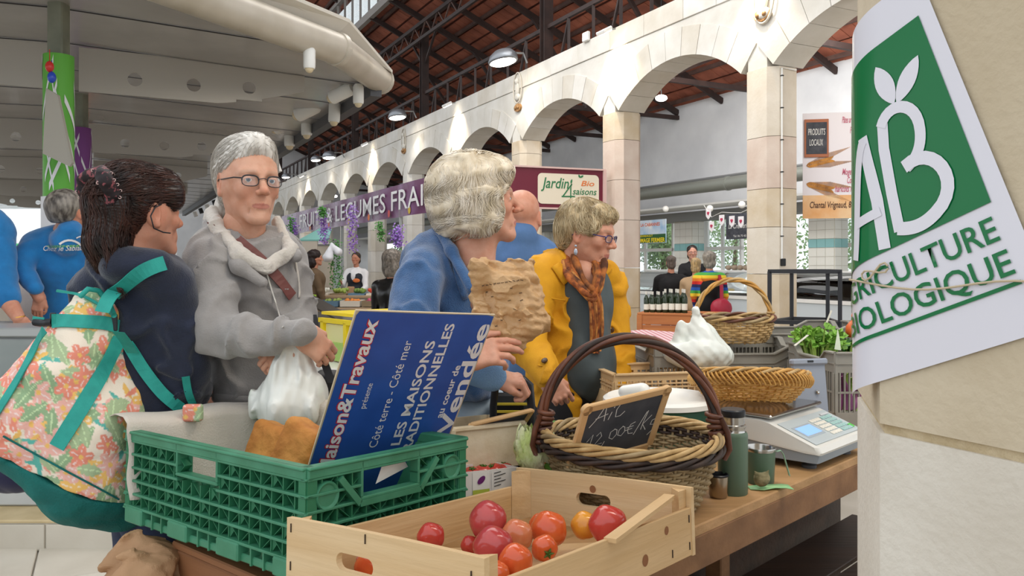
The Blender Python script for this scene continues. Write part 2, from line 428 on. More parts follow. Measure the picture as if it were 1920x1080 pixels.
for k in range(-1, NP+1):
    uc = U0+BAY*k; q = BAY/2-RR*1.08*math.sin(AA)
    wall.prism([(uc-q, ZS-.01), (uc+q, ZS-.01), (uc+q, 4.75), (uc-q, 4.75)], D+.012, D+pt-.012, MU())
arcade = struct('wall_arcade', wall, lime_w[0])
rnd = random.Random(3)
for k in range(-1, NP+1):
    z = 0; uc = U0+BAY*k
    while z < ZS-.01:
        h = rnd.choice((.46, .56, .62, .74)); h = min(h, ZS-z)
        if ZS-z-h < .25: h = ZS-z
        mb = MB(); j = rnd.uniform(-.004, .004)
        mb.prism([(x*(1+j), y*(1+j)) for x, y in octo], z+.003, z+h-.003, Matrix(((d_.x, e_.x, 0, W(uc, D+pt/2, 0).x), (d_.y, e_.y, 0, W(uc, D+pt/2, 0).y), (0, 0, 1, 0), (0, 0, 0, 1))))
        mb.build('pillar_stone', lime[rnd.choice((0, 0, 1, 2, 3))] if k < 4 else lime_w[rnd.randint(0, 2)], arcade); z += h
for k in range(-1, NP):
    uc = U0+BAY*(k+.5); n = 9 if k < 5 else 5
    for i in range(n):
        a0 = -AA+2*AA*i/n+.002; a1 = -AA+2*AA*(i+1)/n-.002; r1 = RR+.40+rnd.uniform(-.03, .03)
        poly = []
        for t in range(4): a = a0+(a1-a0)*t/3; poly.append((uc+RR*math.sin(a), ZC+RR*math.cos(a)))
        for t in range(3, -1, -1):
            a = a0+(a1-a0)*t/3; zz = ZC+r1*math.cos(a); s = 1 if zz < 4.70 else (4.70-ZC)/(r1*math.cos(a))
            x = uc+r1*s*math.sin(a); x = max(uc-BAY/2+.004, min(uc+BAY/2-.004, x)); poly.append((x, ZC+r1*s*math.cos(a)))
        MB().prism(poly, D-.002+rnd.uniform(-.002, .003), D+pt+.002, MU()).build('voussoir', rnd.choice(lime_w), arcade)
u = U0-BAY*1.5
while u < U0+BAY*NP:
    wd = rnd.uniform(.6, 1.05) if u < 30 else 3
    MB().box((0, 0, 0), (wd-.006, .312, pt+.01), Matrix.Translation(W(u+wd/2, D+pt/2, 4.91+rnd.uniform(-.004, .004))) @ MU(), .006).build('coping_stone', rnd.choice(lime_w), arcade)
    u += wd
# ---- outer wall behind the arcade, with tiled piers, beam, windows
DB = 12.5; UE = 40.0
def ZR(e): return 5.12+.445*(DB-e)
wb = MB()
def wbox(m, u0, u1, e0, e1, z0, z1, b=0): return m.box((0, 0, 0), (e1-e0, u1-u0, z1-z0), TR(W((u0+u1)/2, (e0+e1)/2, (z0+z1)/2), AX), b)
wbox(wb, 2, UE, DB, DB+.3, 2.62, 5.35)
back = struct('wall_back', wb, plaster)
U_ = lambda x: DB*(e_.x*0+(-d_.x*0)+0)                 # unused
def ucoord(px, e): t = (px-960)/F; Y = e/(e_.x*t+e_.y); return Y*(d_.x*t+d_.y)
sill = MB(); wbox(sill, 2, UE, DB, DB+.25, 0, .85); struct('wall_sill', sill, plaster)
beam_m = mat('beam_grey', '#8F9190', .6)
bm_ = MB(); wbox(bm_, 2, UE, DB-.55, DB-.05, 2.42, 2.62); struct('trim_1', bm_, beam_m)
bm2 = MB(); wbox(bm2, 2, UE, DB-1.3, DB-.5, 2.66, 2.70); struct('trim_2', bm2, white_m)
pipe = MB(); pipe.tube([W(2, DB-1.5, 3.02), W(UE-.1, DB-1.5, 3.02)], .13, 16)
for i in range(9): pipe.tube([W(9+3.2*i, DB-1.5, 3.02), W(9.05+3.2*i, DB-1.5, 3.02)], .145, 16)
single('duct', pipe, mat('duct_grey', '#8B8F88', .45, .4), 'long grey green round duct running along the outer wall above the windows', 'duct', smooth='a')
hp = MB(); hp.tube([W(2, DB-1.2, 3.22), W(UE-.1, DB-1.2, 3.22)], .03, 8); single('thin_pipe', hp, grey_m, 'thin grey pipe running just above the big round duct', 'pipe')
tile_w = mat('white_wall_tile', '#EFEDE4', .25, spec=.5); tile_t = mat('teal_wall_tile', '#8FC3C4', .25, spec=.5); grout = mat('grout', '#CFC9BC', .8)
def pier(px, wd, n):
    uc = ucoord(px, DB-.35)
    mb = MB(); wbox(mb, uc-wd/2, uc+wd/2, DB-.35, DB, 0, 2.62); p = struct('wall_pier_%d' % n, mb, grout)
    th = .17; tw = wd/round(wd/.2)
    first = {}
    z = .2
    kk = 0
    while z < 2.6:
        hh = min(th, 2.62-z)
        m = tile_t if kk == 9 else tile_w; kk += 1
        for face in (0, 1):
            nn = round(wd/tw) if face == 0 else 2
            for i in range(nn):
                t = MB()
                if face == 0: wbox(t, uc-wd/2+i*tw+.004, uc-wd/2+(i+1)*tw-.004, DB-.362, DB-.35, z+.004, z+hh-.004)
                else: wbox(t, uc-wd/2-.012, uc-wd/2, DB-.35+i*.175+.004, DB-.35+(i+1)*.175-.004, z+.004, z+hh-.004)
                t.build('wall_tile', m, p)
        z += th
pier(1281, .64, 1); pier(1540, .62, 2); pier(1010, .8, 3)
winm = mat('window_frame_white', '#EDEDEA', .45)
def window(u0, u1, z0, z1, n, e=DB+.1, bars=(1.78,), verts=()):
    mb = MB(); f = .06
    for (a, b, c, d2) in ((u0, u0+f, z0, z1), (u1-f, u1, z0, z1), (u0, u1, z0, z0+f), (u0, u1, z1-f, z1)): wbox(mb, a, b, e, e+.08, c, d2)
    for z in bars: wbox(mb, u0, u1, e, e+.07, z-.04, z+.04)
    for u in verts: wbox(mb, u-.03, u+.03, e+.005, e+.075, z0, z1)
    w_ = struct('window_%d' % n, mb, winm)
    g = MB(); wbox(g, u0+.03, u1-.03, e+.035, e+.041, z0+.03, z1-.03); g.build('window_pane', glass, w_)
wn = 1; uu = 6.0
for px0, px1 in ((1390, 1318), (1262, 1160), (1680, 1560), (1130, 1045), (975, 880)):
    a, b = sorted((ucoord(px0, DB+.1), ucoord(px1, DB+.1))); window(a, b, .85, 2.62, wn, verts=((a+b)/2,)); wn += 1
# white posts between the windows
for px in (1155, 1040, 870, 1312): 
    uc = ucoord(px, DB); mb = MB(); wbox(mb, uc-.12, uc+.12, DB-.1, DB+.2, .8, 2.62); struct('trim_%d' % (10+px), mb, winm)
# ---- end wall of the hall
ew = MB()
def ebox(m, e0, e1, z0, z1, u0=UE, th=.3): wbox(m, u0, u0+th, e0, e1, z0, z1)
ebox(ew, -16, 13, 0, 1.4); ebox(ew, -16, 13, 6.6, 9)
for a, b in ((-16, -13.5), (-9.5, -4.6), (-1.0, -.2), (2.9, 13)): ebox(ew, a, b, 1.4, 6.6)
ebox(ew, -4.6, -1.0, 4.6, 6.6); ebox(ew, -9.5, -4.6, 1.4, 6.6)
endw = struct('wall_end', ew, plaster)
for i, (a, b, z0, z1) in enumerate(((-.2, 2.9, 1.4, 6.6), (-4.6, -1.0, 1.4, 4.6), (-13.5, -9.5, 1.4, 6.6))):
    mb = MB(); ebox(mb, a, b, 4.0, 4.12, UE+.05, .1); ebox(mb, a, a+.1, z0, z1, UE+.05, .1); ebox(mb, b-.1, b, z0, z1, UE+.05, .1)
    w_ = struct('window_%d' % (20+i), mb, winm); g = MB(); ebox(g, a, b, z0, z1, UE+.09, .01); g.build('window_pane', glass, w_)
# ---- roof: tiles on battens, rafters, iron posts and struts, lantern
EL = 6.2
def slope_mat(u, e, z): s = math.atan(.445); return TR(W(u, e, z), AX+math.pi/2) @ Matrix.Scale(-1, 4, (0, 1, 0)) @ Euler((-s, 0, 0)).to_matrix().to_4x4()
rf = MB()
for (ea, eb, zf) in ((EL, DB+.6, 0), (1.0, EL, 1.35)):
    ec = (ea+eb)/2; rf.box((0, 0, .22), (UE+2, (eb-ea)/math.cos(math.atan(.445)), .04), slope_mat(UE/2+1, ec, ZR(ec)+zf))
roof = struct('ceiling', rf, mat('roof_board', '#5E3428', .9))
tl = MB(); r2 = random.Random(5)
for (ea, eb, zf) in ((EL, DB+.4, 0), (2.2, EL, 1.35)):
    e = ea
    while e < eb:
        u = 6
        while u < UE:
            tl.box((0, 0, .17+r2.uniform(-.006, .006)), (.27, .33, .03), slope_mat(u, e+.17, ZR(e+.17)+zf)); u += .285 if u < 24 else .285
        e += .36
t_ = tl.build('roof_tile', tilem, roof); t_['kind'] = 'stuff'
def slope_bar(name, u0, e0, u1, e1, w_, h_, off, m, zf=0):
    mb = MB(); mb.bar(W(u0, e0, ZR(e0)+off+zf), W(u1, e1, ZR(e1)+off+zf), w_, h_); return mb.build(name, m, roof)
u = 6.1; k = 0
while u < UE:
    slope_bar('rafter', u, EL, u, DB, .06 if k % 2 else .09, .13, 0, iron); 
    slope_bar('rafter', u, 2, u, EL, .09, .16, 0, iron, 1.35); u += BAY/2; k += 1
for e in np.arange(EL+.3, DB, .72): slope_bar('purlin', 5, e, UE, e, .06, .08, .10, iron2)
for e in np.arange(2.5, EL, .72): slope_bar('purlin', 5, e, UE, e, .06, .08, .10, iron2, 1.35)
for e in (7.0,):                                    # lattice girders under the slope
    slope_bar('girder_chord', 5, e, UE, e, .07, .09, -.14, iron)
    slope_bar('girder_chord', 5, e, UE, e, .06, .08, -.52, iron)
    mb = MB(); u = 6.1
    while u < 34: 
        mb.bar(W(u, e, ZR(e)-.52), W(u+.4, e, ZR(e)-.14), .03); mb.bar(W(u+.4, e, ZR(e)-.14), W(u+.8, e, ZR(e)-.52), .03); u += .8
    mb.build('girder_lattice', iron2, roof)
ec = D+.25
for k in range(9):                                      # posts standing on the arcade
    uc = U0+BAY*(2*k-1)+BAY*0+.0
    uc = 12.9+6.38*(k-1)
    mb = MB()
    z1 = ZR(ec)
    for s in (-1, 1): mb.box((0, 0, 0), (.02, .19, z1-5.05), TR(W(uc+s*.075, ec, (5.05+z1)/2), AX+math.pi/2))
    mb.box((0, 0, 0), (.14, .02, z1-5.05), TR(W(uc, ec, (5.05+z1)/2), AX+math.pi/2)); mb.box((0, 0, 0), (.26, .26, .05), TR(W(uc, ec, 5.09), AX))
    mb.build('roof_post', iron, roof)
    for s in (-1, 1): mb = MB(); mb.bar(W(uc+s*.1, ec, z1-.9), W(uc+s*1.0, ec, z1-.1), .05); mb.build('post_brace', iron, roof)
mb = MB(); mb.bar(W(4, ec, 5.78), W(UE, ec, 5.78), .06, .07); mb.build('tie_rail', iron, roof)
u = 6.5; k = 0
while u < UE-2:
    mb = MB()
    if k % 2: mb.bar(W(u, ec, 5.74), W(u+.3, ec, 5.04), .04)
    mb.bar(W(u, ec, 5.02), W(u, ec, 5.78), .05); mb.build('strut', iron, roof); u += .8; k += 1
for k in range(12):                                     # trusses of the side aisle, seen through the arches
    uc = U0-1.2+BAY*k
    mb = MB(); mb.bar(W(uc, D+.4, 5.0), W(uc, DB, 5.0), .08, .1); mb.build('tie_beam', iron, roof)
    mb = MB(); mb.bar(W(uc, 9.8, 5.0), W(uc, 9.8, ZR(9.8)), .09); mb.bar(W(uc, 9.8, 5.1), W(uc, 11.2, ZR(11.2)), .07); mb.bar(W(uc, 9.8, 5.1), W(uc, 8.4, ZR(8.4)), .07); mb.build('king_post', iron, roof)
lant = MB(); lant.bar(W(6, EL, ZR(EL)+.05), W(UE, EL, ZR(EL)+.05), .12, .2); lant.bar(W(6, EL, ZR(EL)+1.3), W(UE, EL, ZR(EL)+1.3), .12, .12)
u = 6.2
while u < UE: lant.bar(W(u, EL, ZR(EL)), W(u, EL, ZR(EL)+1.3), .06); u += .8
lw = struct('window_30', lant, mat('lantern_frame', '#8A8580', .6)); g = MB(); wbox(g, 6, UE, EL+.02, EL+.03, ZR(EL)+.1, ZR(EL)+1.28); g.build('window_pane', glass, lw)
# ---- lamps on the arcade: broad domes and small floods
dome_m = mat('lamp_housing', '#8E9298', .35, .5); bulb = mat('lamp_lens', '#FFF6E6', .4, emit=9)
def dome(px, py, sc, label):
    e = D-.55; p = PE(px, py, e)
    t = thing('dome_lamp', label, 'lamp', p, 'grey dome lamps on the arcade')
    M = Matrix.Translation(p) @ Matrix.Rotation(AX+math.pi/2, 4, 'Z') @ Matrix.Scale(sc, 4)
    mb = MB(); mb.loft([[(1.15*r*math.cos(a), .62*r*math.sin(a), z) for a in [2*math.pi*i/20 for i in range(20)]] for r, z in ((.32, 0), (.34, .03), (.30, .12), (.2, .19), (.06, .22))], M)
    mb.build('housing', dome_m, t, smooth=True)
    mb = MB(); mb.loft([[(1.1*r*math.cos(a), .58*r*math.sin(a), z) for a in [2*math.pi*i/20 for i in range(20)]] for r, z in ((.05, -.03), (.25, -.02), (.31, .0))], M, caps=True); mb.build('lens', bulb, t, smooth=True)
    mb = MB(); mb.tube([M @ V((0, -.1, .18)), M @ V((0, -.42/sc, .2)), M @ V((0, -.5/sc, .04))], .02, 8); mb.build('bracket', grey_m, t)
    lamp('dome_light', 'SPOT', p+V((0, 0, -.06)), 26*sc*sc, (1, .95, .86), .05, p+e_*.42-V((0, 0, 1.2)), 85, .7)
dome(943, 117, 1.08, 'large grey dome lamp nearest the camera on top of the arcade')
dome(745, 221, 1.0, 'grey dome lamp standing between two arches left of the iron column')
dome(617, 296, 1.0, 'right one of the two dome lamps side by side far along the arcade')
dome(592, 301, .8, 'left one of the two dome lamps side by side far along the arcade')
dome(536, 333, .8, 'farthest dome lamp low at the end of the arcade')
def flood(px, py, label, pw_=60):
    e = D-.26; p = PE(px, py, e)
    t = thing('floodlight', label, 'lamp', p, 'small floodlights on the arcade'); M = Matrix.Translation(p) @ Matrix.Rotation(AX+math.pi/2, 4, 'Z') @ Matrix.Rotation(-.5, 4, 'X')
    MB().box((0, 0, 0), (.24, .17, .06), M, .015).build('housing', white_m, t); MB().box((0, 0, -.035), (.2, .13, .012), M, .003).build('lens', bulb, t)
    MB().bar(p, p+e_*.2+V((0, 0, .06)), .025).build('bracket', grey_m, t)
    lamp('flood_light', 'SPOT', p+V((0, 0, -.06)), pw_, (1, .8, .55), .04, p+e_*.32-V((0, 0, .62)), 100, .7)
flood(1133, 58, 'small white floodlight throwing a warm patch on the arcade, nearest the camera', 105)
flood(838, 196, 'small white floodlight between the two large dome lamps', 130)
flood(683, 270, 'small white floodlight left of the black iron column', 130)
flood(565, 330, 'small white floodlight far along the arcade, beside the farthest arches', 130)
flood(1395, -60, 'small white floodlight above the nearest full pillar', 60)
p = PE(1099, 69, D-.03); t = thing('emergency_light', 'small white square emergency lamp box at the top edge of the arcade', 'lamp', p)
MB().box((0, 0, 0), (.17, .06, .15), TR(p, AX+math.pi/2), .012).build('box', white_m, t); MB().sph(p-e_*.035, .022).build('lens', bulb, t, smooth=True)
for px, py, lb in ((1430, 28, 'tan oval plate with two round knobs on the arcade above the nearest pillar'), (971, 202, 'tan oval plate with two round knobs on the arcade below a carved medallion'), (757, 283, 'small tan knobbed plate far along the arcade')):
    p = PE(px, py, D-.01); t = thing('anchor_plate', lb, 'fixture', p); M = Matrix.Translation(p) @ MU()
    mb = MB(); mb.prism([(.13*math.cos(a)*1.0, .075*math.sin(a)) for a in [2*math.pi*i/20 for i in range(20)]], -.02, .02, M); mb.build('plate', mat('anchor_tan', '#B98E5C', .6, col2='#8A6238', scale=20), t)
    for s in (-1, 1): mb = MB(); mb.sph((s*.055, 0, -.03), (.035, .035, .025), M=M); mb.build('knob', mat('anchor_knob', '#8D6B45', .5), t, smooth=True)
for px, py, lb in ((971, 165, 'carved oval stone medallion between the arches near the large dome lamp'), (757, 262, 'carved oval stone medallion farther along the arcade'), (1432, -2, 'carved stone medallion above the knobbed plate at the top of the nearest pillar')):
    p = PE(px, py, D-.01); t = thing('medallion', lb, 'carving', p); M = Matrix.Translation(p) @ MU()
    mb = MB(); mb.tube([M @ V((.17*math.cos(a), .29*math.sin(a), -.01)) for a in [2*math.pi*i/24 for i in range(24)]], .014, 6, closed=True); mb.build('rim', lime_w[1], t, smooth=True)
    mb = MB(); mb.sph((0, -.03, -.01), (.07, .13, .035), M=M); mb.sph((.015, .13, -.015), (.055, .065, .04), M=M); mb.sph((0, -.17, -.01), (.11, .07, .035), M=M); mb.build('relief', lime_w[0], t, smooth=True)
for px, py, lb in ((1240, 184, 'bright round lamp hanging in the side aisle behind the nearest full arch'), (838, 305, 'tiny round lamp glowing behind the middle arches'),(628,368,'tiny round lamp glowing behind the far arches')):
    p = PE(px, py, 9.0); t = thing('aisle_light', lb, 'lamp', p)
    MB().sph(p, (.11, .11, .06)).build('bulb', bulb, t, smooth=True); MB().tube([p+V((0, 0, .05)), V((p.x, p.y, ZR(9)))], .01, 6).build('cord', dark_m, t)
# cable conduit with junction box on the nearest full pillar
pz = lambda px, py: PE(px, py, D+.06-.0)
A_ = W(U0-pw/2-.012, D+.13, 0); t = thing('conduit', 'thin white cable conduit with a dark box running down the nearest full pillar', 'conduit', A_+V((0, 0, 1.4)))
MB().tube([A_+V((0, 0, 1.45)), A_+V((0, 0, 3.74)), W(U0-pw/2-.012, D+.36, 3.74)], .011, 8).build('tube', white_m, t)
MB().box((0, 0, 0), (.03, .11, .09), TR(A_+V((0, 0, 1.44)), AX+math.pi/2+math.pi/2), .008).build('junction_box', dark_m, t)
for i in range(6): MB().box((0, 0, 0), (.03, .035, .012), TR(A_+V((0, 0, 1.75+.38*i)), AX)).build('clip', dark_m, t)

# ================================================================== the near pillar with the label sign
ce, cu_ = .862, .684; cw = .33; cc = .2
colm = [mat('near_stone_%d' % i, c, .9, col2=c2, scale=5, bump=.22, bscale=90, detail=8) for i, (c, c2) in enumerate((('#CDC0A8', '#BFB096'), ('#D9D3C7', '#CCC4B6')))]
uc, ecn = cu_-cw/2, ce+cc+cw/2
oc = [(-cw/2, -cw/2-cc), (cw/2, -cw/2-cc), (cw/2+cc, -cw/2), (cw/2+cc, cw/2), (cw/2, cw/2+cc), (-cw/2, cw/2+cc), (-cw/2-cc, cw/2), (-cw/2-cc, -cw/2)]
core = MB(); MO = W(uc, ecn, 0); MP_ = Matrix(((d_.x, e_.x, 0, MO.x), (d_.y, e_.y, 0, MO.y), (0, 0, 1, 0), (0, 0, 0, 1)))
core.prism([(x*.985, y*.985) for x, y in oc], 0, 4.2, MP_); ncol = struct('wall_near_pillar', core, mat('mortar', '#C9B898', .95, col2='#B5A27F', scale=30, bump=.6, bscale=90))
z = 0
for i, h in enumerate((.62, .595, .78, .7, .8, .7)):
    mb = MB(); n = 40; zs = [z+.006, z+h-.006]
    mb.prism(oc, zs[0], zs[1], MP_); mb.build('pillar_stone', colm[1] if i < 2 else colm[0], ncol); z += h
def wrap(sx, sy, off=0.0015):                           # sheet coordinates -> on the pillar, bent round its corner
    th = math.radians(21.5); a = .2165+(sx-.297)*math.cos(th)-sy*math.sin(th); z = 1.358+(sx-.297)*math.sin(th)+sy*math.cos(th)
    r = .078; bul = .004+.012*max(0, a-.05)/.1*0
    if a >= 0: return W(cu_-a, ce-bul-off, z)
    q = min(-a/r, 1.35); rest = -a-q*r
    u = cu_+(r+off+bul)*math.sin(q)+rest*math.cos(q); e = ce+r-(r+off+bul)*math.cos(q)+rest*math.sin(q); return W(u, e, z)
sg = thing('certification_sign', 'white laminated sheet with green AB agriculture biologique logo tied round the near stone pillar', 'sign', W(cu_-.05, ce-.01, 1.3))
def wrapped(name, polys, m, off, lift=0):
    bm = bmesh.new()
    for poly in polys:
        try: bm.faces.new([bm.verts.new((x, y, 0)) for x, y in poly])
        except ValueError: pass
    for i in range(60):
        x = -.05+i*.0075*1.0
        # cut along vertical generators of the pillar so the sheet bends cleanly
        th = math.radians(21.5); nx, ny = math.cos(th), -math.sin(th)
        c0 = .297*math.cos(th)-.2165-.09+i*.0045
        if i < 28: bmesh.ops.bisect_plane(bm, geom=bm.verts[:]+bm.edges[:]+bm.faces[:], plane_co=(nx*c0, ny*c0, 0), plane_no=(nx, ny, 0))
    bmesh.ops.triangulate(bm, faces=bm.faces[:])
    bmesh.ops.remove_doubles(bm, verts=bm.verts[:], dist=1e-5); mb = MB(); mb.add([wrap(v.co.x, v.co.y, off) for v in bm.verts], [tuple(v.index for v in f.verts) for f in bm.faces]) if (bm.verts.index_update() or True) else 0
    bm.free(); return mb.build(name, m, sg, smooth=True)
pm = mat('laminated_paper', '#DAD9E2', .22, spec=.4); gm = mat('logo_green', '#0B6E3C', .22, spec=.35); pm2 = mat('logo_white', '#DCDBE4', .25)
wrapped('sheet', [[(-.02+.317*i/8, .44*j/6) for i, j in ((a, b), (a+1, b), (a+1, b+1), (a, b+1))] for a in range(8) for b in range(6)], pm, 0)
wrapped('green_panel', [[(.03, .147), (.277, .147), (.279, .390), (.05, .390)]], gm, .0012, 1)
def sweep(pts, wd):
    out = []; n = len(pts)
    L_ = []; R_ = []
    for i in range(n):
        a = V(pts[max(i-1, 0)]); b = V(pts[min(i+1, n-1)]); t = (b-a).normalized(); nn = V((-t.y, t.x))*wd/2; L_.append(V(pts[i])+nn); R_.append(V(pts[i])-nn)
    return [[tuple(L_[i]), tuple(R_[i]), tuple(R_[i+1]), tuple(L_[i+1])] for i in range(n-1)]
def bez(p0, p1, p2, p3, n=12): return [tuple(V(p0)*(1-t)**3+V(p1)*3*t*(1-t)**2+V(p2)*3*t*t*(1-t)+V(p3)*t**3) for t in [i/n for i in range(n+1)]]
stem = [(.163, .162), (.170, .21), (.180, .265), (.190, .297)]
B1 = bez((.186, .292), (.205, .318), (.243, .30), (.232, .262))+bez((.232, .262), (.226, .240), (.212, .232), (.200, .229))[1:]
B2 = bez((.197, .231), (.243, .245), (.262, .18), (.215, .163))+bez((.215, .163), (.195, .155), (.180, .157), (.162, .166))[1:]
for o_, pl_ in ((.0022, sweep(stem, .015)), (.0026, sweep(B1, .014)), (.0030, sweep(B2, .016))): wrapped('logo_letter_b', pl_, pm2, o_, 1)
for o_, pl_ in ((.0022, sweep([(.136, .150), (.148, .21), (.156, .295)], .017)), (.0026, sweep(bez((.156, .29), (.135, .28), (.11, .20), (.085, .155)), .014)), (.0030, sweep([(.105, .196), (.148, .196)], .012))): wrapped('logo_letter_a', pl_, pm2, o_, 1)
def leaf(p, q, wd, n=10):
    p = V(p); q = V(q); t = q-p; nn = V((-t.y, t.x)).normalized(); out = []
    for i in range(n+1): s = i/n; out.append(p+t*s+nn*wd*math.sin(math.pi*s)**.8)
    for i in range(n-1, 0, -1): s = i/n; out.append(p+t*s-nn*wd*math.sin(math.pi*s)**.8)
    return [tuple(x) for x in out]
wrapped('logo_leaf', [leaf((.213, .309), (.207, .366), .0125)], pm2, .0022, 1); wrapped('logo_leaf', [leaf((.216, .308), (.262, .346), .0115)], pm2, .0022, 1)
def flat_polys(mb): return [[(mb.v[i][0], mb.v[i][1]) for i in f] for f in mb.f]
for s, y, x0, x1, h in (('AGRICULTURE', .105, .018, .272, .0275), ('BIOLOGIQUE', .066, .030, .274, .0275)):
    mb = text_mb(s, h/.70, .012); xs = [v[0] for v in mb.v]; k = (x1-x0)/(max(xs)-min(xs)); mb.v = [(x0+(v[0]-min(xs))*k, y+v[1], 0) for v in mb.v]
    wrapped('printed_word', flat_polys(mb), gm, .0016, 1)
wrapped('printed_line', [[(.03, .053), (.276, .053), (.276, .0575), (.03, .0575)]], gm, .0016, 1)
tw = MB(); tw.tube([wrap(.0+.31*i/16, .155-.118*(i/16)**1.0+.006*math.sin(i/16*9), .004)for i in range(17)], .0014, 6); tw.tube([wrap(.115+.02*math.cos(a), .128+.006*math.sin(2*a), .006) for a in [i*.5 for i in range(13)]], .0013, 6)
tw.build('string', mat('twine', '#BFAF93', .9), sg)

# ================================================================== the big metal canopy over the left aisle
can_m = mat('canopy_metal', '#C6C3C0', .22, .45, col2='#B3B0AE', scale=1.2, spec=.5)
can_d = mat('canopy_seam', '#1E1E20', .6); girm = mat('girder_metal', '#B5B0A8', .35, .3); postm = mat('post_green_grey', '#8B8F80', .5, .2, col2='#75796C', scale=4)
ZK = 3.27
can = thing('market_canopy', 'huge ribbed grey metal canopy over the left aisle with a tube edge', 'canopy', W(7, -.3, 0))
EA, EB = -3.9, 2.46; EM = -.32; RISEC = .10
def canz(e): return ZK+.10*(1-abs((e-EM)/(EB-EM)))
def emax(u): return .62 if u < 6.1 else (.62+(u-6.1)/.84*1.13 if u < 6.94 else min(EB, 1.75+(u-6.94)/1.18*.71))
us = [5.9]
while us[-1] < 31: us.append(us[-1]+1.08)
for i in range(len(us)-1):
    for (a, b) in ((EA, EM), (EM, EB)):
        u0, u1 = us[i]+.012, us[i+1]-.012; mb = MB(); b0, b1 = (b, b) if b < EB else (emax(u0), emax(u1)); A = W(u0, a, canz(a)); B = W(u1, a, canz(a)); Cc = W(u1, b1, canz(b1)); Dd = W(u0, b0, canz(b0)); up = V((0, 0, .03))
        mb.add([A, B, Cc, Dd, A+up, B+up, Cc+up, Dd+up], [(0, 1, 2, 3), (7, 6, 5, 4), (0, 4, 5, 1), (1, 5, 6, 2), (2, 6, 7, 3), (3, 7, 4, 0)]); mb.build('canopy_panel', can_m, can)
sm_ = MB()
for u in us[:-1]: sm_.add([W(u-.02, EA, canz(EA)-.004), W(u+.02, EA, canz(EA)-.004), W(u+.02, EM, canz(EM)-.004), W(u-.02, EM, canz(EM)-.004), W(u-.02, emax(u-.02), canz(emax(u))-.004), W(u+.02, emax(u+.02), canz(emax(u))-.004)], [(0, 1, 2, 3), (3, 2, 5, 4)])
sm_.build('seam', can_d, can)
# fan-shaped end nearest the camera
apex = W(5.9, EM, canz(EM)); T1 = PZ(705, 170, ZK); T2 = PZ(640, 100, ZK); T3 = PZ(370, -0, ZK)
rim = [W(5.9, .50, ZK+.06),  T3+(T3-T2)*.9, T3+(T3-T2)*2+V((-.9, .2, 0)), W(3.2, -3.2, ZK), W(4.6, EA, ZK), W(5.9, EA, ZK)]
for i in range(len(rim)-1):
    a, b = rim[i], rim[i+1]; c = apex; m_ = (a+b+c)/3; A, B, Cc = [q+(m_-q)*.012 for q in (a, b, c)]; up = V((0, 0, .03))
    MB().add([A, B, Cc, A+up, B+up, Cc+up], [(0, 1, 2), (5, 4, 3), (0, 3, 4, 1), (1, 4, 5, 2), (2, 5, 3, 0)]).build('fan_panel', can_m, can)
    mb = MB(); mb.bar(apex+V((0, 0, .01)), b+V((0, 0, .01)), .035, .02); mb.build('fan_seam', can_d, can)
# tube edge and fascia
tubem = mat('tube_cream', '#C9C2B6', .4, .2, col2='#B9B1A3', scale=3)
edge = [W(5.9, -4.2, ZK)+V((0, 0, 0)), ]
tp = [T3+(T3-T2)*1.5, T3, T2, V((PZ(735, 175, ZK-.05).x, PZ(735, 175, ZK-.05).y, ZK))]
tp[3] = P(712, 150, 8.4); tp[2] = P(632, 92, 7.0); tp[1] = P(400, 5, 5.75); tp[0] = tp[1]+(tp[1]-tp[2])*1.3
fq = [None, P(462, -38, 5.85), P(655, 42, 7.0), P(736, 137, 8.35)]; fq[0] = fq[1]+(fq[1]-fq[2])
for i in range(3):
    mb = MB(); mb.tube([tp[i], tp[i+1]], .138, 20); mb.build('edge_tube', tubem, can, smooth='a')
    a = tp[i]+V((.0, .0, .13)); b = tp[i+1]+V((.0, 0, .13)); mb = MB(); fa, fb = fq[i], fq[i+1]
    mb.add([a, b, fb, fa, a+V((0, 0, .03)), b+V((0, 0, .03)), fb+V((0, 0, .03)), fa+V((0, 0, .03))], [(0, 1, 2, 3), (7, 6, 5, 4), (0, 4, 5, 1), (2, 6, 7, 3)]); mb.build('edge_fascia', mat('fascia_cream', '#CFCAC0', .5), can)
for q in (tp[2], tp[3]): mb = MB(); dq = (tp[2]-tp[1]).normalized() if q is tp[2] else (tp[3]-tp[2]).normalized(); mb.tube([q-dq*.03, q+dq*.03], .15, 20); mb.build('tube_collar', tubem, can, smooth='a')
# side rail with spot lamps running away along the aisle
ra, rb = W(8.0, EB+.02, ZK-.04), W(31, EB+.02, ZK-.04)
MB().bar(ra, rb, .12, .16).build('side_rail', mat('rail_dark', '#55565A', .5, .3), can); MB().bar(W(5.9, EA, ZK-.04), W(31, EA, ZK-.04), .12, .16).build('side_rail', mat('rail_dark', '#55565A'), can)
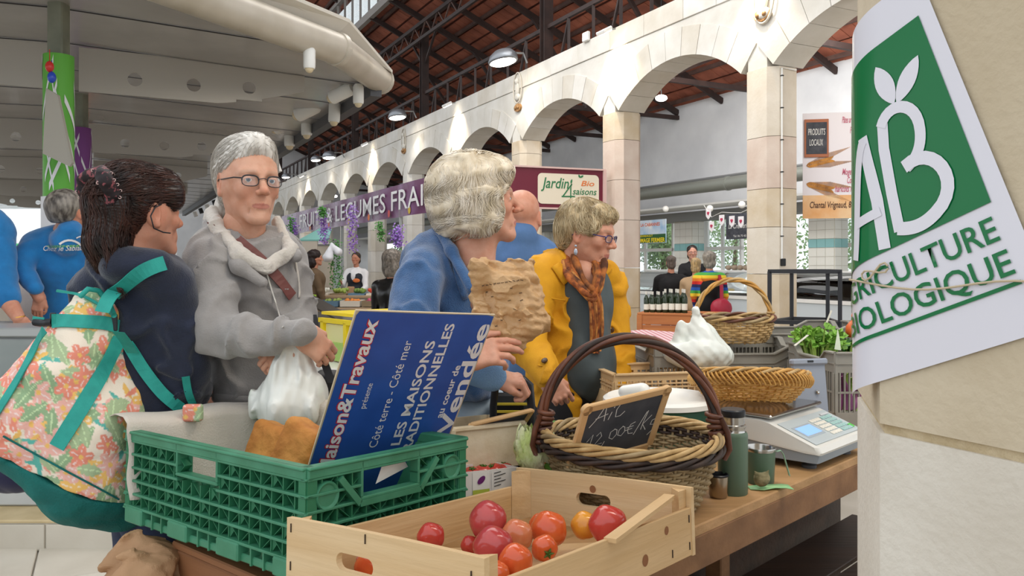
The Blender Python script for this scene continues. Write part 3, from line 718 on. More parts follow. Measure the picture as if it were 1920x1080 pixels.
# perforated cross girders
def girder(u):
    for (a, b, holes) in ((EM+.1, EB-.7, (.55, 1.05, 1.55)), (EA+.2, EM-.1, (-.75, -1.35, -1.95))):
        bm = bmesh.new(); n = 24; zt = -.0
        def zb(e): s = (e-EM)/(EB-EM) if e > EM else (EM-e)/(EM-EA); return ZK-.32 if s < .45 else ZK-.32+.28*((s-.45)/.4)**1.3 if s < .85 else ZK-.04
        es = sorted(set([a+(b-a)*i/n for i in range(n+1)])); mb = MB(); r = .062
        # build as strips with round holes cut by a boolean-free grid: outer plate in cells around each hole
        hs = [EM+h for h in holes]; cells = []; x = a
        for h in sorted(hs): cells.append((x, h-.12, None)); cells.append((h-.12, h+.12, h)); x = h+.12
        cells.append((x, b, None))
        for (x0, x1, h) in cells:
            if h is None:
                k = max(1, int((x1-x0)/.08))
                for i in range(k):
                    p0 = x0+(x1-x0)*i/k; p1 = x0+(x1-x0)*(i+1)/k
                    mb.add([W(u+s, p, z) for s in (-.012, .012) for (p, z) in ((p0, zb(p0)), (p1, zb(p1)), (p1, ZK+.07), (p0, ZK+.07))], [(0, 1, 2, 3), (7, 6, 5, 4), (0, 4, 5, 1)])
            else:
                zc = (ZK+zb(h))/2-.01; m = 24; ring = [(h+r*math.cos(q), zc+r*math.sin(q)) for q in [2*math.pi*i/m for i in range(m)]]
                out = []
                for i in range(m):
                    q = 2*math.pi*i/m; cx, cz = math.cos(q), math.sin(q); k = min(.12/max(abs(cx), 1e-6), ((ZK+.07-zc) if cz > 0 else (zc-zb(h)))/max(abs(cz), 1e-6)); out.append((h+k*cx, zc+k*cz))
                zt_, zl_ = ZK+.07, zb(h)
                for (hx_, hz_) in ((h+.12, zt_), (h-.12, zt_), (h-.12, zl_), (h+.12, zl_)):
                    bi_ = min(range(m), key=lambda i: abs(math.remainder(2*math.pi*i/m-math.atan2(hz_-zc, hx_-h), 2*math.pi))); out[bi_] = (hx_, hz_)
                for s in (-.012, .012):
                    mb.add([W(u+s, p, z) for (p, z) in ring+out], [((i+1) % m, i, m+i, m+(i+1) % m) for i in range(m)])
                mb.add([W(u+s, p, z) for s in (-.012, .012) for (p, z) in ring], [(i, (i+1) % m, m+(i+1) % m, m+i) for i in range(m)])
        mb.build('perforated_girder', girm, can); mb2 = MB()
for i in (2, 6, 10, 14, 18): girder(us[i])
# posts: near one with the printed wrap, two more behind
wr_g = mat('wrap_green', '#5FAE3E', .5); wr_p = mat('wrap_purple', '#7A3F86', .5); wr_o = mat('wrap_orange', '#E07A2C', .5); wr_w = mat('wrap_white', '#E4E5EA', .5)
def cpost(px, Y, r, colm_, label, first=False):
    b = P(px, HZ, Y); b.z = 0
    t = thing('canopy_post', label, 'post', b, 'posts of the metal canopy')
    MB().box((b.x, b.y, 1.7), (r*1.1, r*1.1, 3.4), None, .01).build('shaft', postm, t)
    mb = MB(); mb.tube([(b.x, b.y, 1.92), (b.x, b.y, 2.98)], r, 4 if not first else 20); mb.build('printed_wrap', colm_, t, smooth='a')
    mb = MB(); mb.tube([(b.x, b.y, 0), (b.x, b.y, 1.92)], r+.012, 20); mb.build('white_sleeve', wr_w, t, smooth='a')
    mb = MB(); rr = random.Random(int(px)); 
    for i in range(26):
        q0 = rr.uniform(0, 6.28); z0 = 1.95+rr.random()*.8; q1 = q0+rr.choice((-1, 1))*rr.uniform(.5, 1.3); z1 = min(2.96, z0+rr.uniform(.25, .5)); rows = []
        for j in range(9):
            s = j/8; q = q0+(q1-q0)*s; z = z0+(z1-z0)*s; rad = r+.003
            rows.append([(b.x+rad*math.cos(q), b.y+rad*math.sin(q), z-.03), (b.x+rad*math.cos(q), b.y+rad*math.sin(q), z+.03)])
        mb.grid(rows)
    mb.build('wrap_lines', wr_w, t)
    return t
cp = cpost(110, 6.0, .105, wr_g, 'near canopy post wrapped in green and white print with a white sleeve', True)
cpost(150, 9.2, .12, wr_p, 'canopy post behind the green one, wrapped in purple print', True)
cpost(160, 13.0, .13, wr_o, 'farthest canopy post, wrapped in orange print', True)
b = P(110, 100, 6.0)
for i in range(0): mb = MB(); q = math.radians(-60+i*50); mb.bar(b+V((0, 0, .0)), b+V((.7*math.cos(q), .7*math.sin(q), .42)), .04, .06); mb.build('bracket_arm', postm, cp)
# hanging grey wedge flag, balloons, small lamps
mb = MB(); q = [P(86, 165, 5.7), P(108, 178, 5.72), P(135, 305, 5.74), P(130, 312, 5.74), P(80, 288, 5.7)]; mb.add([*q, *[p+V((0, .03, 0)) for p in q]], [(0, 1, 2, 3, 4), (9, 8, 7, 6, 5)]+[(i, (i+1) % 5, 5+(i+1) % 5, 5+i) for i in range(5)])
single('pennant', mb, mat('panel_grey', '#A8A49A', .6), 'pale grey wedge panel hanging in front of the green wrapped post', 'panel')
for px, py, c, nm in ((97, 145, '#2B4DBB', 'blue'), (93, 125, '#C8322E', 'red')):
    mb = MB(); p = P(px, py, 5.6); mb.sph(p, (.028, .028, .04), 14, 10); mb.tube([p+V((0, 0, .035)), p+V((.0, 0, .12))], .003, 5); single('balloon', mb, mat('balloon_'+nm, c, .25), 'small %s balloon tied to the canopy post' % nm, 'balloon', smooth=True)
def spotcan(p, sc, label, aim):
    t = thing('spot_lamp', label, 'lamp', p, 'white spot lamps under the canopy edge'); q = p+V(aim).normalized()*.20*sc
    mb = MB(); mb.tube([p, p+(q-p)*.15, q-(q-p)*.1, q], [.04*sc, .055*sc, .055*sc, .05*sc], 14); mb.build('housing', white_m, t, smooth='a')
    MB().sph(q, .04*sc).build('lens', mat('spot_lens', '#D9C9A8', .2), t, smooth=True); MB().tube([p-(q-p)*.1, p+V((0, 0, .14*sc))], .012, 6).build('bracket', grey_m, t)
spotcan(P(580, 88, 6.6), .9, 'white spot lamp hanging under the canopy near the tube edge', (0, 0, -1))
cb = MB(); c0 = P(556, 84, 6.6); cb.tube([c0+V((.05*math.cos(a)*(1+.1*math.sin(3*a)), 0.01*math.sin(2*a), .045*math.sin(a))) for a in [i*.45 for i in range(30)]], .006, 6); single('cable_coil', cb, dark_m, 'black cable coiled beside the white spot lamp under the canopy', 'cable')
for px, py, Y, sc, ax_ in ((660, 165, 8.3, 1.3, (-.9, .3, -.35)), (628, 190, 9.2, 1.2, (-.05, 0, -1)), (598, 196, 9.6, 1.6, (-.9, .3, -.35)), (575, 217, 10.6, 1.3, (0, 0, -1)), (552, 222, 11.2, 1.7, (-.9, .3, -.4)), (543, 238, 11.6, 1.4, (0, 0, -1)), (672, 158, 8.2, 1.0, (0, 0, -1))):
    spotcan(P(px, py, Y), sc, 'white spot lamp on the canopy side rail, '+{660: 'long one nearest the corner', 628: 'hanging one below the nearest pair', 598: 'large wide one in the middle', 575: 'hanging one after the wide one', 552: 'long one beyond the middle', 543: 'hanging one farthest along', 672: 'short one right at the corner'}[px], ax_)
for i in range(9): mb = MB(); q = W(13.5+i*1.7, EB+.02, ZK-.2); mb.tube([q, q+V((0.05, 0, -.14))], .06, 10); single('rail_lamp', mb, dark_m if i % 2 else white_m, 'small spot lamp on the far part of the canopy side rail, %s going away' % ('first', 'second', 'third', 'fourth', 'fifth', 'sixth', 'seventh', 'eighth', 'ninth')[i], 'lamp', 'far rail lamps')
# ================================================================== STALL TABLE AND WHAT STANDS ON IT
TZ = .865; TA = math.radians(44.6); g_ = V((math.sin(TA), math.cos(TA), 0)); n_ = V((-math.cos(TA), math.sin(TA), 0)); T0 = V((.96, 2.27, 0))
def T(s, n, z=TZ): return T0+g_*s+n_*n+V((0, 0, z))
tw1 = wood('table_wood', '#B48C60', '#927045', 'x', 3, .6, .3); tw2 = wood('table_wood_dark', '#86603E', '#6A482C', 'x', 3)
dk = wood('dark_shelf', '#3F2817', '#2A1A0F', 'x', 3, .5)
tab = thing('market_table', 'long worn wooden plank market table holding crates, baskets and the scale', 'table', T(0, .4, 0))
MT = Matrix(((g_.x, n_.x, 0, T0.x), (g_.y, n_.y, 0, T0.y), (0, 0, 1, 0), (0, 0, 0, 1)))
for i in range(10):
    n0 = i*.15; s0 = -1.55 if n0 < .25 else (-1.0 if n0 < .55 else (-.2 if n0 < .7 else (-.05 if n0 < .8 else .35))); MB().box(((s0+1.5)/2, n0+.075, TZ-.0125), (1.5-s0, .147, .025), MT, .003).build('table_board', tw1, tab)
MB().box((0, .012, TZ-.06), (3.1, .024, .075), MT, .003).build('apron', tw2, tab)
for s, n in ((-1.3, .1), (-.9, .1), (1.2, .1), (1.2, 1.4), (-.75, .5), (.1, .48)): MB().box((s, n, (TZ-.03)/2), (.06, .06, TZ-.03), MT, .004).build('leg', tw2, tab)
for i in range(2): MB().box((.2, .16+.24*i, .30), (2.2, .22, .02), MT, .003).build('shelf_board', dk, tab)
wall_ = MB().box((.2, .57, .42), (2.2, .02, .8), MT); wall_.build('back_board', dk, tab)

# ---- green lattice crate
gc = mat('green_plastic', '#418768', .5, col2='#357858', scale=14, bump=.05, bscale=80, spec=.45); gcd = mat('green_plastic_deep', '#2C7350', .55)
Lc, Wc, Hc = .654, .412, .201; MG = TR((-.483, 1.747, .848), -.678, -.037, -.027)
cr = thing('plastic_crate', 'big green lattice plastic crate holding breads and the blue cardboard sign', 'crate', M=MG)
def cpanel(L_, H_, M, holes, name, seed):
    # a wall: s along, t up, outward normal +n ; built of fins, ribs and diagonals in front of a thin back web
    rb = MB(); z0 = .0; nf = round(L_/.035); rows = 5; t0 = .035; t1 = H_-.022; dh = (t1-t0)/rows
    hx0, hx1, hy0 = holes
    def inhole(s, t): return hx0 < s < hx1 and t > hy0
    # back web as tiles so the hand hole stays open
    for j in range(rows):
        for i in range(nf):
            s = -L_/2+(i+.5)*L_/nf; t = t0+(j+.5)*dh
            if inhole(s, t): continue
            rb.box((s, t, -.022), (L_/nf, dh, .002), M)
    rb.box((0, H_-.011, -.008), (L_, .022, .026), M, .003); rb.box((0, H_-.003, .003), (L_, .006, .012), M, .002)
    bar = MB()
    for j in range(rows+1):
        t = t0+j*dh
        if hy0-.02 < t < H_-.03 and j < rows:
            for a, b in ((-L_/2, hx0), (hx1, L_/2)): bar.box(((a+b)/2, t, -.008), (b-a, .0055, .024), M, .0012)
        else: bar.box((0, t, -.008), (L_, .0055, .024), M, .0012)
    bar.box(((hx0+hx1)/2, hy0-.002, -.008), (hx1-hx0+.012, .007, .026), M, .002)
    for s in (hx0-.003, hx1+.003): bar.box((s, (hy0+H_)/2, -.008), (.006, H_-hy0, .026), M, .002)
    fin = MB()
    for i in range(nf+1):
        s = -L_/2+i*L_/nf
        for j in range(rows):
            t = t0+(j+.5)*dh
            if inhole(s, t): continue
            fin.box((s, t, -.011), (.0028, dh, .020), M)
            if i < nf and not inhole(s+L_/nf/2, t):
                a, b = s, s+L_/nf; ta, tb = t-dh/2, t+dh/2; m_ = (a+b)/2
                # slanted gussets, the triangles one sees in the lattice
                if (i+j) % 2: fin.add([(a, ta, -.004), (b, tb, -.004), (b, tb, -.021), (a, ta, -.021), (a+.002, ta, -.004), (b+.002, tb, -.004), (b+.002, tb, -.021), (a+.002, ta, -.021)], [(0, 1, 2, 3), (7, 6, 5, 4), (0, 4, 5, 1)], M)
                else: fin.add([(a, tb, -.004), (b, ta, -.004), (b, ta, -.021), (a, tb, -.021), (a+.002, tb, -.004), (b+.002, ta, -.004), (b+.002, ta, -.021), (a+.002, tb, -.021)], [(0, 1, 2, 3), (7, 6, 5, 4), (0, 4, 5, 1)], M)
                if (i*3+j) % 4 == 0: fin.add([(a, ta, -.003), (m_, tb, -.012), (a, tb, -.003)], [(0, 1, 2)], M)
    ft = MB(); ft.box((0, .008, -.012), (L_, .016, .022), M, .003)
    k = int(L_/.1)
    for i in range(k+1):
        if i % 2 == 0: ft.box((-L_/2+.05+i*(L_-.1)/k, .018, -.006), (.075, .034, .028), M, .003)
        else:
            for q in (-.02, .02): ft.box((-L_/2+.05+i*(L_-.1)/k+q, .018, -.009), (.004, .036, .022), M)
    o = rb.build(name, gc, cr, world=False); bar.build('rib', gc, o, world=False); fin.build('lattice', gcd, o, world=False); ft.build('foot_rail', gc, o, world=False); return o
def PM(cx, cy, ax, nx): s = V(ax); t = V((0, 0, 1)); n = V(nx); return Matrix(((s.x, t.x, n.x, cx), (s.y, t.y, n.y, cy), (s.z, t.z, n.z, 0), (0, 0, 0, 1)))
cpanel(Lc, Hc, PM(0, -Wc/2, (1, 0, 0), (0, -1, 0)), (-.100, .045, .135), 'side_panel', 1)
cpanel(Wc, Hc, PM(Lc/2, 0, (0, 1, 0), (1, 0, 0)), (-.080, .060, .128), 'end_panel', 2)
cpanel(Lc, Hc, PM(0, Wc/2, (-1, 0, 0), (0, 1, 0)), (-.06, .06, .148), 'side_panel', 3)
cpanel(Wc, Hc, PM(-Lc/2, 0, (0, -1, 0), (-1, 0, 0)), (-.06, .06, .138), 'end_panel', 4)
MB().box((0, 0, .006), (Lc-.02, Wc-.02, .006)).build('base', gcd, cr, world=False)
for sx in (-1, 1):
    for sy in (-1, 1):
        mb = MB(); mb.box((sx*(Lc/2-.012), sy*(Wc/2-.012), Hc/2), (.026, .026, Hc), None, .008)
        for k in range(6): mb.box((sx*(Lc/2-.004), sy*(Wc/2-.004), .03+k*.03), (.016, .016, .004), None, .001)
        mb.build('corner_post', gc, cr, world=False)
for s in (-1, 1):                                         # oval bosses on the short side
    mb = MB(); Mx = PM(Lc/2, s*(Wc/2-.045), (0, 1, 0), (1, 0, 0))
    mb.lathe([(.0, .0), (.019, .0), (.021, .003), (.024, .004), (.026, .0), (.026, -.02)], 24, Mx @ Matrix.Translation((0, .145, -.0))); mb.build('boss', gc, cr, world=False, smooth='a')
mb = MB(); Mx = PM(Lc/2, 0, (0, 1, 0), (1, 0, 0))
for a, b in (((-.135, .172), (-.088, .118)), ((-.088, .118), (.068, .118)), ((.068, .118), (.115, .172))): mb.bar(Mx @ V((a[0], a[1], -.004)), Mx @ V((b[0], b[1], -.004)), .012, .02, up=Mx.to_3x3() @ V((0, 0, 1)))
mb.build('brace', gc, cr, world=False)

# ---- cream cloth lining the crate, breads, cardboard sign
def cr_(x, y, z): return MG @ V((x, y, z))
lin_ = mat('linen', '#D9D0C3', .9, col2='#CBC1B4', scale=5, bump=.3, bscale=260, sheen=.3)
rows = []; rr = random.Random(2)
for i in range(41):                                       # across the far-left end and up over the rim, hanging outside at the near-left corner
    s = i/40; row = []
    y = -Wc/2-.012+s*Wc
    for j in range(30):
        t = j/29
        if t < .42: q = t/.42; x, z = -Lc/2-.072-.010*math.sin(s*9)-.008*q, Hc+.02-(1-q)*.185*(1 if s < .6 else .6)
        elif t < .5: q = (t-.42)/.08; x, z = -Lc/2-.080+.110*q, Hc+.022+.008*math.sin(math.pi*q)
        else: q = (t-.5)/.5; x, z = -Lc/2+.03+.012*q, Hc+.02-.17*q
        row.append(cr_(x+.004*math.sin(13*s+6*t), y+.003*math.sin(20*t), z+.004*math.sin(11*s+3*t)))
    rows.append(row)
mb = MB(); mb.grid(rows)
rows = []
for i in range(61):                                       # along the far long side, standing above the rim and draped inside
    s = i/60; row = []; x = -Lc/2+.02+s*.40
    hgt = .022+.012*math.sin(5*s+.4)+.006*math.sin(17*s)
    for j in range(24):
        t = j/23
        if t < .2: q = t/.2; y, z = Wc/2+.022, Hc-.05+q*(.05+hgt)
        elif t < .3: q = (t-.2)/.1; y, z = Wc/2+.022-.05*q, Hc+hgt+.01*math.sin(math.pi*q)
        else: q = (t-.3)/.7; y, z = Wc/2-.03-.03*q-.012*math.sin(9*s+3*q)*q, Hc+hgt-.20*q
        row.append(cr_(x, y+.004*math.sin(31*s), z))
    rows.append(row)
mb.grid(rows)
single('linen_cloth', mb, lin_, 'cream linen cloth lining the green crate and hanging over its left corner', 'cloth', smooth=True).modifiers.new('s', 'SOLIDIFY').thickness = .0016
crust = mat('bread_crust', '#C98B42', .75, col2='#A9692A', scale=16, bump=.5, bscale=55); 
def bread(name, c, h, R, label):
    M3 = np.array(Euler(R).to_matrix()); vs, fs = nets([Bx((0, 0, 0), h, .018, .01)], .0035, disp=lambda p: .0022*noise3(p, 60, 3)+.001*noise3(p, 220, 5)); vs = relax(vs, fs, 1)
    vs = vs @ M3.T+np.array(c); o = np_mesh(name, vs, fs, crust); centre(o); WM[o.name] = Matrix.Translation(o.location); return setp(o, label, 'bread')
bread('bread_block', P(506, 850, 1.80), (.058, .034, .066), (-.35, .12, -.65), 'left one of the two golden bread blocks standing in the green crate')
bread('bread_block', P(560, 856, 1.70), (.056, .033, .072), (-.3, .3, -.65), 'right golden bread block, pressed against the blue cardboard sign')
MBd = TR((-.3, 1.753, .961), .624, .482, .073)
bd = thing('cardboard_sign', 'worn blue cardboard sign with white and red lettering leaning in the green crate', 'sign', M=MBd)
blue = mat('sign_blue', '#2C55A8', .38, col2='#264C9A', scale=12, spec=.5); kraft = mat('cardboard_edge', '#C9B79A', .8)
w2 = .329/2
MB().box((0, .0025, .178), (.329, .004, .46)).build('board_core', kraft, bd, world=False)
mb = MB(); pr = [(-w2+.002, -.05), (w2-.006, -.05), (w2-.004, .2), (w2-.003, .404), (w2-.02, .4065), (0, .4055), (-w2+.008, .4065), (-w2+.003, .398), (-w2+.003, .2)]
mb.add([(x, -.0004, z) for x, z in pr], [tuple(range(len(pr)))]); mb.build('printed_face', blue, bd, world=False)
MTx = Matrix(((0, -1, 0, 0), (0, 0, -1, -.0012), (1, 0, 0, 0), (0, 0, 0, 1)))
wht = mat('print_white', '#DFDCDD', .5); red = mat('print_red', '#C22A3E', .5)
def btxt(s, x, z0, z1, h, m=wht, bold=.0, shear=0, off=0, name='printed_word'):
    mb = text_mb(s, h/.70, bold, shear); xs = [v[0] for v in mb.v]; k = (z1-z0)/(max(xs)-min(xs)); mn = min(xs)
    mb.v = [tuple(MTx @ V((z0+(v[0]-mn)*k, v[1]-x, off))) for v in mb.v]; mb.build(name, m, bd, world=False)
btxt('Maison&Travaux', -.112, .012, .392, .031, red, .055, .1, 0, 'word_outline'); btxt('Maison&Travaux', -.112, .014, .390, .030, wht, .022, .1, .0006)
btxt('présente', -.078, .178, .240, .013); btxt('Côté terre - Côté mer', -.020, .074, .342, .020)
btxt('LES MAISONS', .036, .075, .342, .022, bold=.02); btxt('TRADITIONNELLES', .069, .030, .384, .022, bold=.02)
btxt('au coeur de', .122, .142, .280, .016, bold=.02); btxt('Vendée', .1595, .092, .385, .036, bold=.022)
mb = MB(); mb.add([cr_(Lc/2-.02, -.03, .14), cr_(Lc/2-.035, .07, .155), cr_(Lc/2-.03, .05, .178), cr_(Lc/2-.025, .0, .19)], [(0, 1, 2, 3)]); 
single('paper_scrap', mb, mat('paper_white', '#E4E1DE', .7), 'small white torn paper showing through the hand hole of the green crate', 'paper')

# ---- support box and paper bag under the green crate
bxw = wood('crate_box_wood', '#9C6B45', '#7A4F32', 'x', 3)
MBx = TR((-.483, 1.747, .0), -.678)
t = thing('wooden_box', 'brown wooden box under the green crate', 'box', M=MBx)
for i in range(4): MB().box((.06, -.16, .105+.2*i), (.50, .018, .196), None, .003).build('box_board', bxw, t, world=False); MB().box((.06, .17, .105+.2*i), (.50, .018, .196), None, .003).build('box_board', bxw, t, world=False)
for sx in (-.19, .31):
    for i in range(4): MB().box((sx, 0, .105+.2*i), (.018, .30, .196), None, .003).build('box_board', bxw, t, world=False)
MB().box((.06, 0, .812), (.5, .34, .016), None, .003).build('lid', bxw, t, world=False)
kp = mat('kraft_paper', '#B08A66', .7, col2='#9A7553', scale=6, bump=.2, bscale=60)
o = sculpt('paper_bag', [El(P(262, 1095, 1.72), (.07, .07, .08), .02), El(P(268, 1040, 1.72), (.035, .05, .035), .03), C(P(235, 1130, 1.72), P(300, 1120, 1.72), .07, .08, .03)], .004, kp, disp=lambda p: .11*crease(p, 40, 4), it=0)
centre(o); setp(o, 'crumpled brown paper bag hanging left of the wooden box under the green crate', 'bag')
for p_ in o.data.polygons: p_.use_smooth = False

# ---- tomato crate
cw1 = wood('crate_wood_x', '#D9BE96', '#C9A778', 'x', 4, .7, .25); cw2 = wood('crate_wood_y', '#D4B488', '#C29E6E', 'y', 4, .7, .25)
knot = mat('wood_knot', '#8A5A38', .8); staple = mat('staple', '#4B4038', .4, .7)
MC = TR((-.009, 1.413, .873), -.671, -.066, -.065); Wt, Lt, Ht = .424, .61, .128
tc = thing('tomato_crate', 'pale wooden crate with hand holes, full of red tomatoes, nearest the camera', 'crate', M=MC)
def endboard(y, hx, sgn):
    mb = MB(); M = Matrix(((1, 0, 0, 0), (0, 0, -1, y), (0, 1, 0, 0), (0, 0, 0, 1))); w = Wt/2; hh = Ht; a, b, c, d2 = hx-.042, hx+.042, hh*.50, hh*.50+.026
    hole = [(a+.013+.013*math.cos(q), (c+d2)/2+.013*math.sin(q)) for q in [math.pi*(.5+i/8) for i in range(9)]]+[(b-.013+.013*math.cos(q), (c+d2)/2+.013*math.sin(q)) for q in [math.pi*(-.5+i/8) for i in range(9)]]
    bm = bmesh.new(); th = .011
    out = [(-w, 0), (w, 0), (w, hh-.002), (w*.3, hh), (-w*.4, hh-.001), (-w, hh-.003)]
    for z in (-th/2, th/2):
        vo = [bm.verts.new((x, yy, z)) for x, yy in out]; vh = [bm.verts.new((x, yy, z)) for x, yy in hole]
        eo = [bm.edges.new((vo[i], vo[(i+1) % len(vo)])) for i in range(len(vo))]; eh = [bm.edges.new((vh[i], vh[(i+1) % len(vh)])) for i in range(len(vh))]
        bmesh.ops.triangle_fill(bm, edges=eo+eh, use_beauty=True)
        if z < 0: lo_, lh = vo, vh
        else:
            for L1, L2 in ((lo_, vo), (lh, vh)):
                for i in range(len(L1)): j = (i+1) % len(L1); bm.faces.new((L1[i], L1[j], L2[j], L2[i]))
    bmesh.ops.recalc_face_normals(bm, faces=bm.faces[:]); bm.verts.index_update(); mb.add([v.co for v in bm.verts], [tuple(v.index for v in f.verts) for f in bm.faces], M); bm.free()
    mb.build('end_board', cw1, tc, world=False)
endboard(-Lt/2, -.045, -1); endboard(Lt/2, -.01, 1)
MB().box((-Wt/2+.006, 0, .045), (.008, Lt-.012, .088), None, .001).build('side_board', cw2, tc, world=False)
MB().box((Wt/2-.006, 0, .045), (.008, Lt+.02, .088), None, .001).build('side_board', cw2, tc, world=False)
for sx in (-1, 1):
    for sy in (-1, 1): MB().prism([(0, 0), (.03*-sx, 0), (0, .03*-sy)], 0, Ht-.006, Matrix.Translation((sx*(Wt/2-.011), sy*(Lt/2-.006), 0))).build('corner_block', cw2, tc, world=False)
for i in range(3): MB().box((-.13+.13*i, 0, .004), (.115, Lt-.01, .006)).build('bottom_board', cw2, tc, world=False)
MB().bar(V((Wt/2+.002, .0, .088)), V((Wt/2-.03, .27, .112)), .022, .007).build('loose_slat', cw2, tc, world=False)
mb = MB()
for x, z in ((-.2, .11), (-.2, .05), (.19, .03), (.19, .10), (-.02, .118)): mb.box((x, -Lt/2-.0065, z), (.0016, .0015, .014))
for y, z in ((.29, .07), (.29, .02), (-.28, .04), (.22, .02)): mb.box((Wt/2-.0012, y, z), (.0018, .0018, .014))
mb.build('staples', staple, tc, world=False)
for (x, y, z, r, fc) in ((Wt/2-.0015, .12, .03, .008, 0), (Wt/2-.0015, .20, .065, .006, 0), (-.01, Lt/2-.0062, .10, .006, 1), (-.12, -Lt/2-.0062, .02, .006, 1)):
    mb = MB(); M = Matrix.Translation((x, y, z)) @ (Matrix.Rotation(math.pi/2, 4, 'Y') if not fc else Matrix.Rotation(math.pi/2, 4, 'X')); mb.lathe([(0, .0), (r*1.3, 0)], 12, M); mb.build('knot', knot, tc, world=False)
tomc = [mat('tomato_skin_%d' % i, a, .16, col2=b, scale=14, spec=.6, thr=(.35, .7), sss=.15) for i, (a, b) in enumerate((('#C4473C', '#B3352F'), ('#D2552F', '#DE7034'), ('#CB6A4C', '#D8935F'), ('#E0A038', '#DB8427'), ('#BE4A48', '#A93A3C')))]
stem = mat('tomato_calyx', '#4C6B2A', .6)
def tomato(px, py, rpx, Y, ci, lab, squash=.86, ribs=5, stemdir=None, grp='tomatoes in the wooden crate'):
    c = P(px, py, Y); r = rpx*Y/F; rr = random.Random(int(px*7+py))
    t = thing('tomato', lab, 'tomato', c-V((0, 0, r*squash)), grp)
    ax = Euler((rr.uniform(-.5, .5), rr.uniform(-.5, .5), rr.uniform(0, 6))).to_matrix().to_4x4() if stemdir is None else V(stemdir).to_track_quat('Z', 'Y').to_matrix().to_4x4()
    mb = MB(); rows = []; n, m = 32, 16; vs = []; fs = []
    for i in range(m+1):
        a = math.pi*i/m
        for k in range(n):
            q = 2*math.pi*k/n; rad = r*(1+.035*math.cos(ribs*q)*math.sin(a)); dz = math.cos(a)*r*squash; dip = .22*r*math.exp(-(math.sin(a)/.28)**2)*(1 if a < 1.5 else .3)
            vs.append((rad*math.sin(a)*math.cos(q), rad*math.sin(a)*math.sin(q), dz-dip*(1 if a < 1.5 else -1)))
    fs = [(i*n+k, (i+1)*n+k, (i+1)*n+(k+1) % n, i*n+(k+1) % n) for i in range(m) for k in range(n)]
    mb.add(vs, fs, Matrix.Translation(c) @ ax); mb.build('fruit', tomc[ci], t, smooth=True)
    mb = MB(); M = Matrix.Translation(c) @ ax
    for k in range(5):
        q = k*1.256; mb.tube([M @ V((0, 0, r*squash*.80)), M @ V((r*.22*math.cos(q), r*.22*math.sin(q), r*squash*.93)), M @ V((r*.45*math.cos(q), r*.45*math.sin(q), r*squash*.93))], [.0025, .0022, .0005], 5)
    mb.tube([M @ V((0, 0, r*squash*.78)), M @ V((.002, 0, r*squash*1.08))], .0018, 5); mb.build('calyx', stem, t)
UPT = (.1, -.3, 1)
tm = [(915, 976, 35, 1.47, 4, 'largest deep pink-red tomato at the back of the left cluster'), (925, 1026, 37, 1.36, 4, 'big pink-red tomato in front of the largest one, left of centre'),
 (969, 1004, 29, 1.44, 2, 'dull orange-pink tomato in the middle of the cluster'), (1029, 993, 33, 1.49, 1, 'bright orange-red tomato right of the dull orange one'),
 (1021, 1028, 24, 1.38, 1, 'small ribbed orange-red tomato with its green calyx showing'), (967, 1053, 32, 1.30, 1, 'orange-red tomato at the front edge of the cluster'),
 (1096, 985, 25, 1.52, 3, 'yellow-orange tomato beside the red one at the far end'), (1140, 984, 35, 1.47, 0, 'large red tomato at the far end of the crate'),
 (808, 1006, 25, 1.42, 0, 'red tomato half hidden behind the near end board, at the left'), (881, 1022, 17, 1.46, 0, 'small red tomato peeping out left of the big pink ones'),
 (1012, 984, 20, 1.56, 1, 'orange tomato lying behind the bright orange-red one'), (928, 1080, 28, 1.26, 1, 'orange tomato at the very bottom, next to the near corner'),
 (700, 1064, 34, 1.34, 1, 'orange tomato seen through the hand hole of the near end board'), (668, 1052, 18, 1.42, 0, 'red tomato behind the hand hole, left of the orange one'), (985, 1000, 17, 1.54, 1, 'tiny orange tomato wedged behind the dull orange one')]
for i, (a, b, r, Y, ci, lab) in enumerate(tm): tomato(a, b, r*1.04, Y, ci, lab, squash=.92, stemdir=((.3, -.85, -.15) if i == 4 else (.6-.25*(i % 5), .8, -.25+.1*(i % 3))))

# ---- willow basket with tall handle, slate inside
wl = mat('willow_light', '#C9AA78', .6, col2='#A98856', scale=30); wd_ = mat('willow_grey', '#A8936F', .65, col2='#8A7552', scale=25); wk = mat('willow_dark', '#43332C', .6, col2='#2A211E', scale=25); wr_ = mat('willow_red', '#74452F', .45, col2='#4E2C20', scale=18, spec=.5); wg = mat('willow_gold', '#CF9F55', .5, col2='#B4813A', scale=25)
def woven(parent, c, r0, r1, z0, z1, rows, stakes, mats, tr, oval=1, bell=0, name='weave', M=None, dark=None):
    """stakes with weavers passing in front and behind, from radius r0 at z0 up to r1 at z1"""
    M = M or Matrix.Identity(4)
    def R_(t): return r0+(r1-r0)*t+bell*math.sin(math.pi*t)
    mb = MB()
    for k in range(stakes):
        q = 2*math.pi*k/stakes; mb.tube([M @ V((c[0]+R_(t)*math.cos(q), c[1]+R_(t)*oval*math.sin(q), z0+(z1-z0)*t)) for t in (0, .25, .5, .75, 1)], tr*1.1, 5, cap=False)
    mb.build('stake', mats[0], parent, smooth=True)
    m1 = MB(); m2 = MB(); seg = stakes*3
    for i in range(rows):
        t = (i+.5)/rows; pts = []
        for j in range(seg):
            q = 2*math.pi*j/seg; ph = (1 if i % 2 else -1)*math.cos(q*stakes/2)
            rr_ = R_(t)+ph*tr*1.25; pts.append(M @ V((c[0]+rr_*math.cos(q), c[1]+rr_*oval*math.sin(q), z0+(z1-z0)*t+.0012*math.sin(7*q+i))))
        ((m2 if dark and dark(t) else m1)).tube(pts, min(tr*1.15, (z1-z0)/rows*.56), 5, closed=True)
    m1.build('weave', mats[1], parent, smooth=True)
    if m2.v: m2.build('weave', mats[2], parent, smooth=True, label='dark woven band')
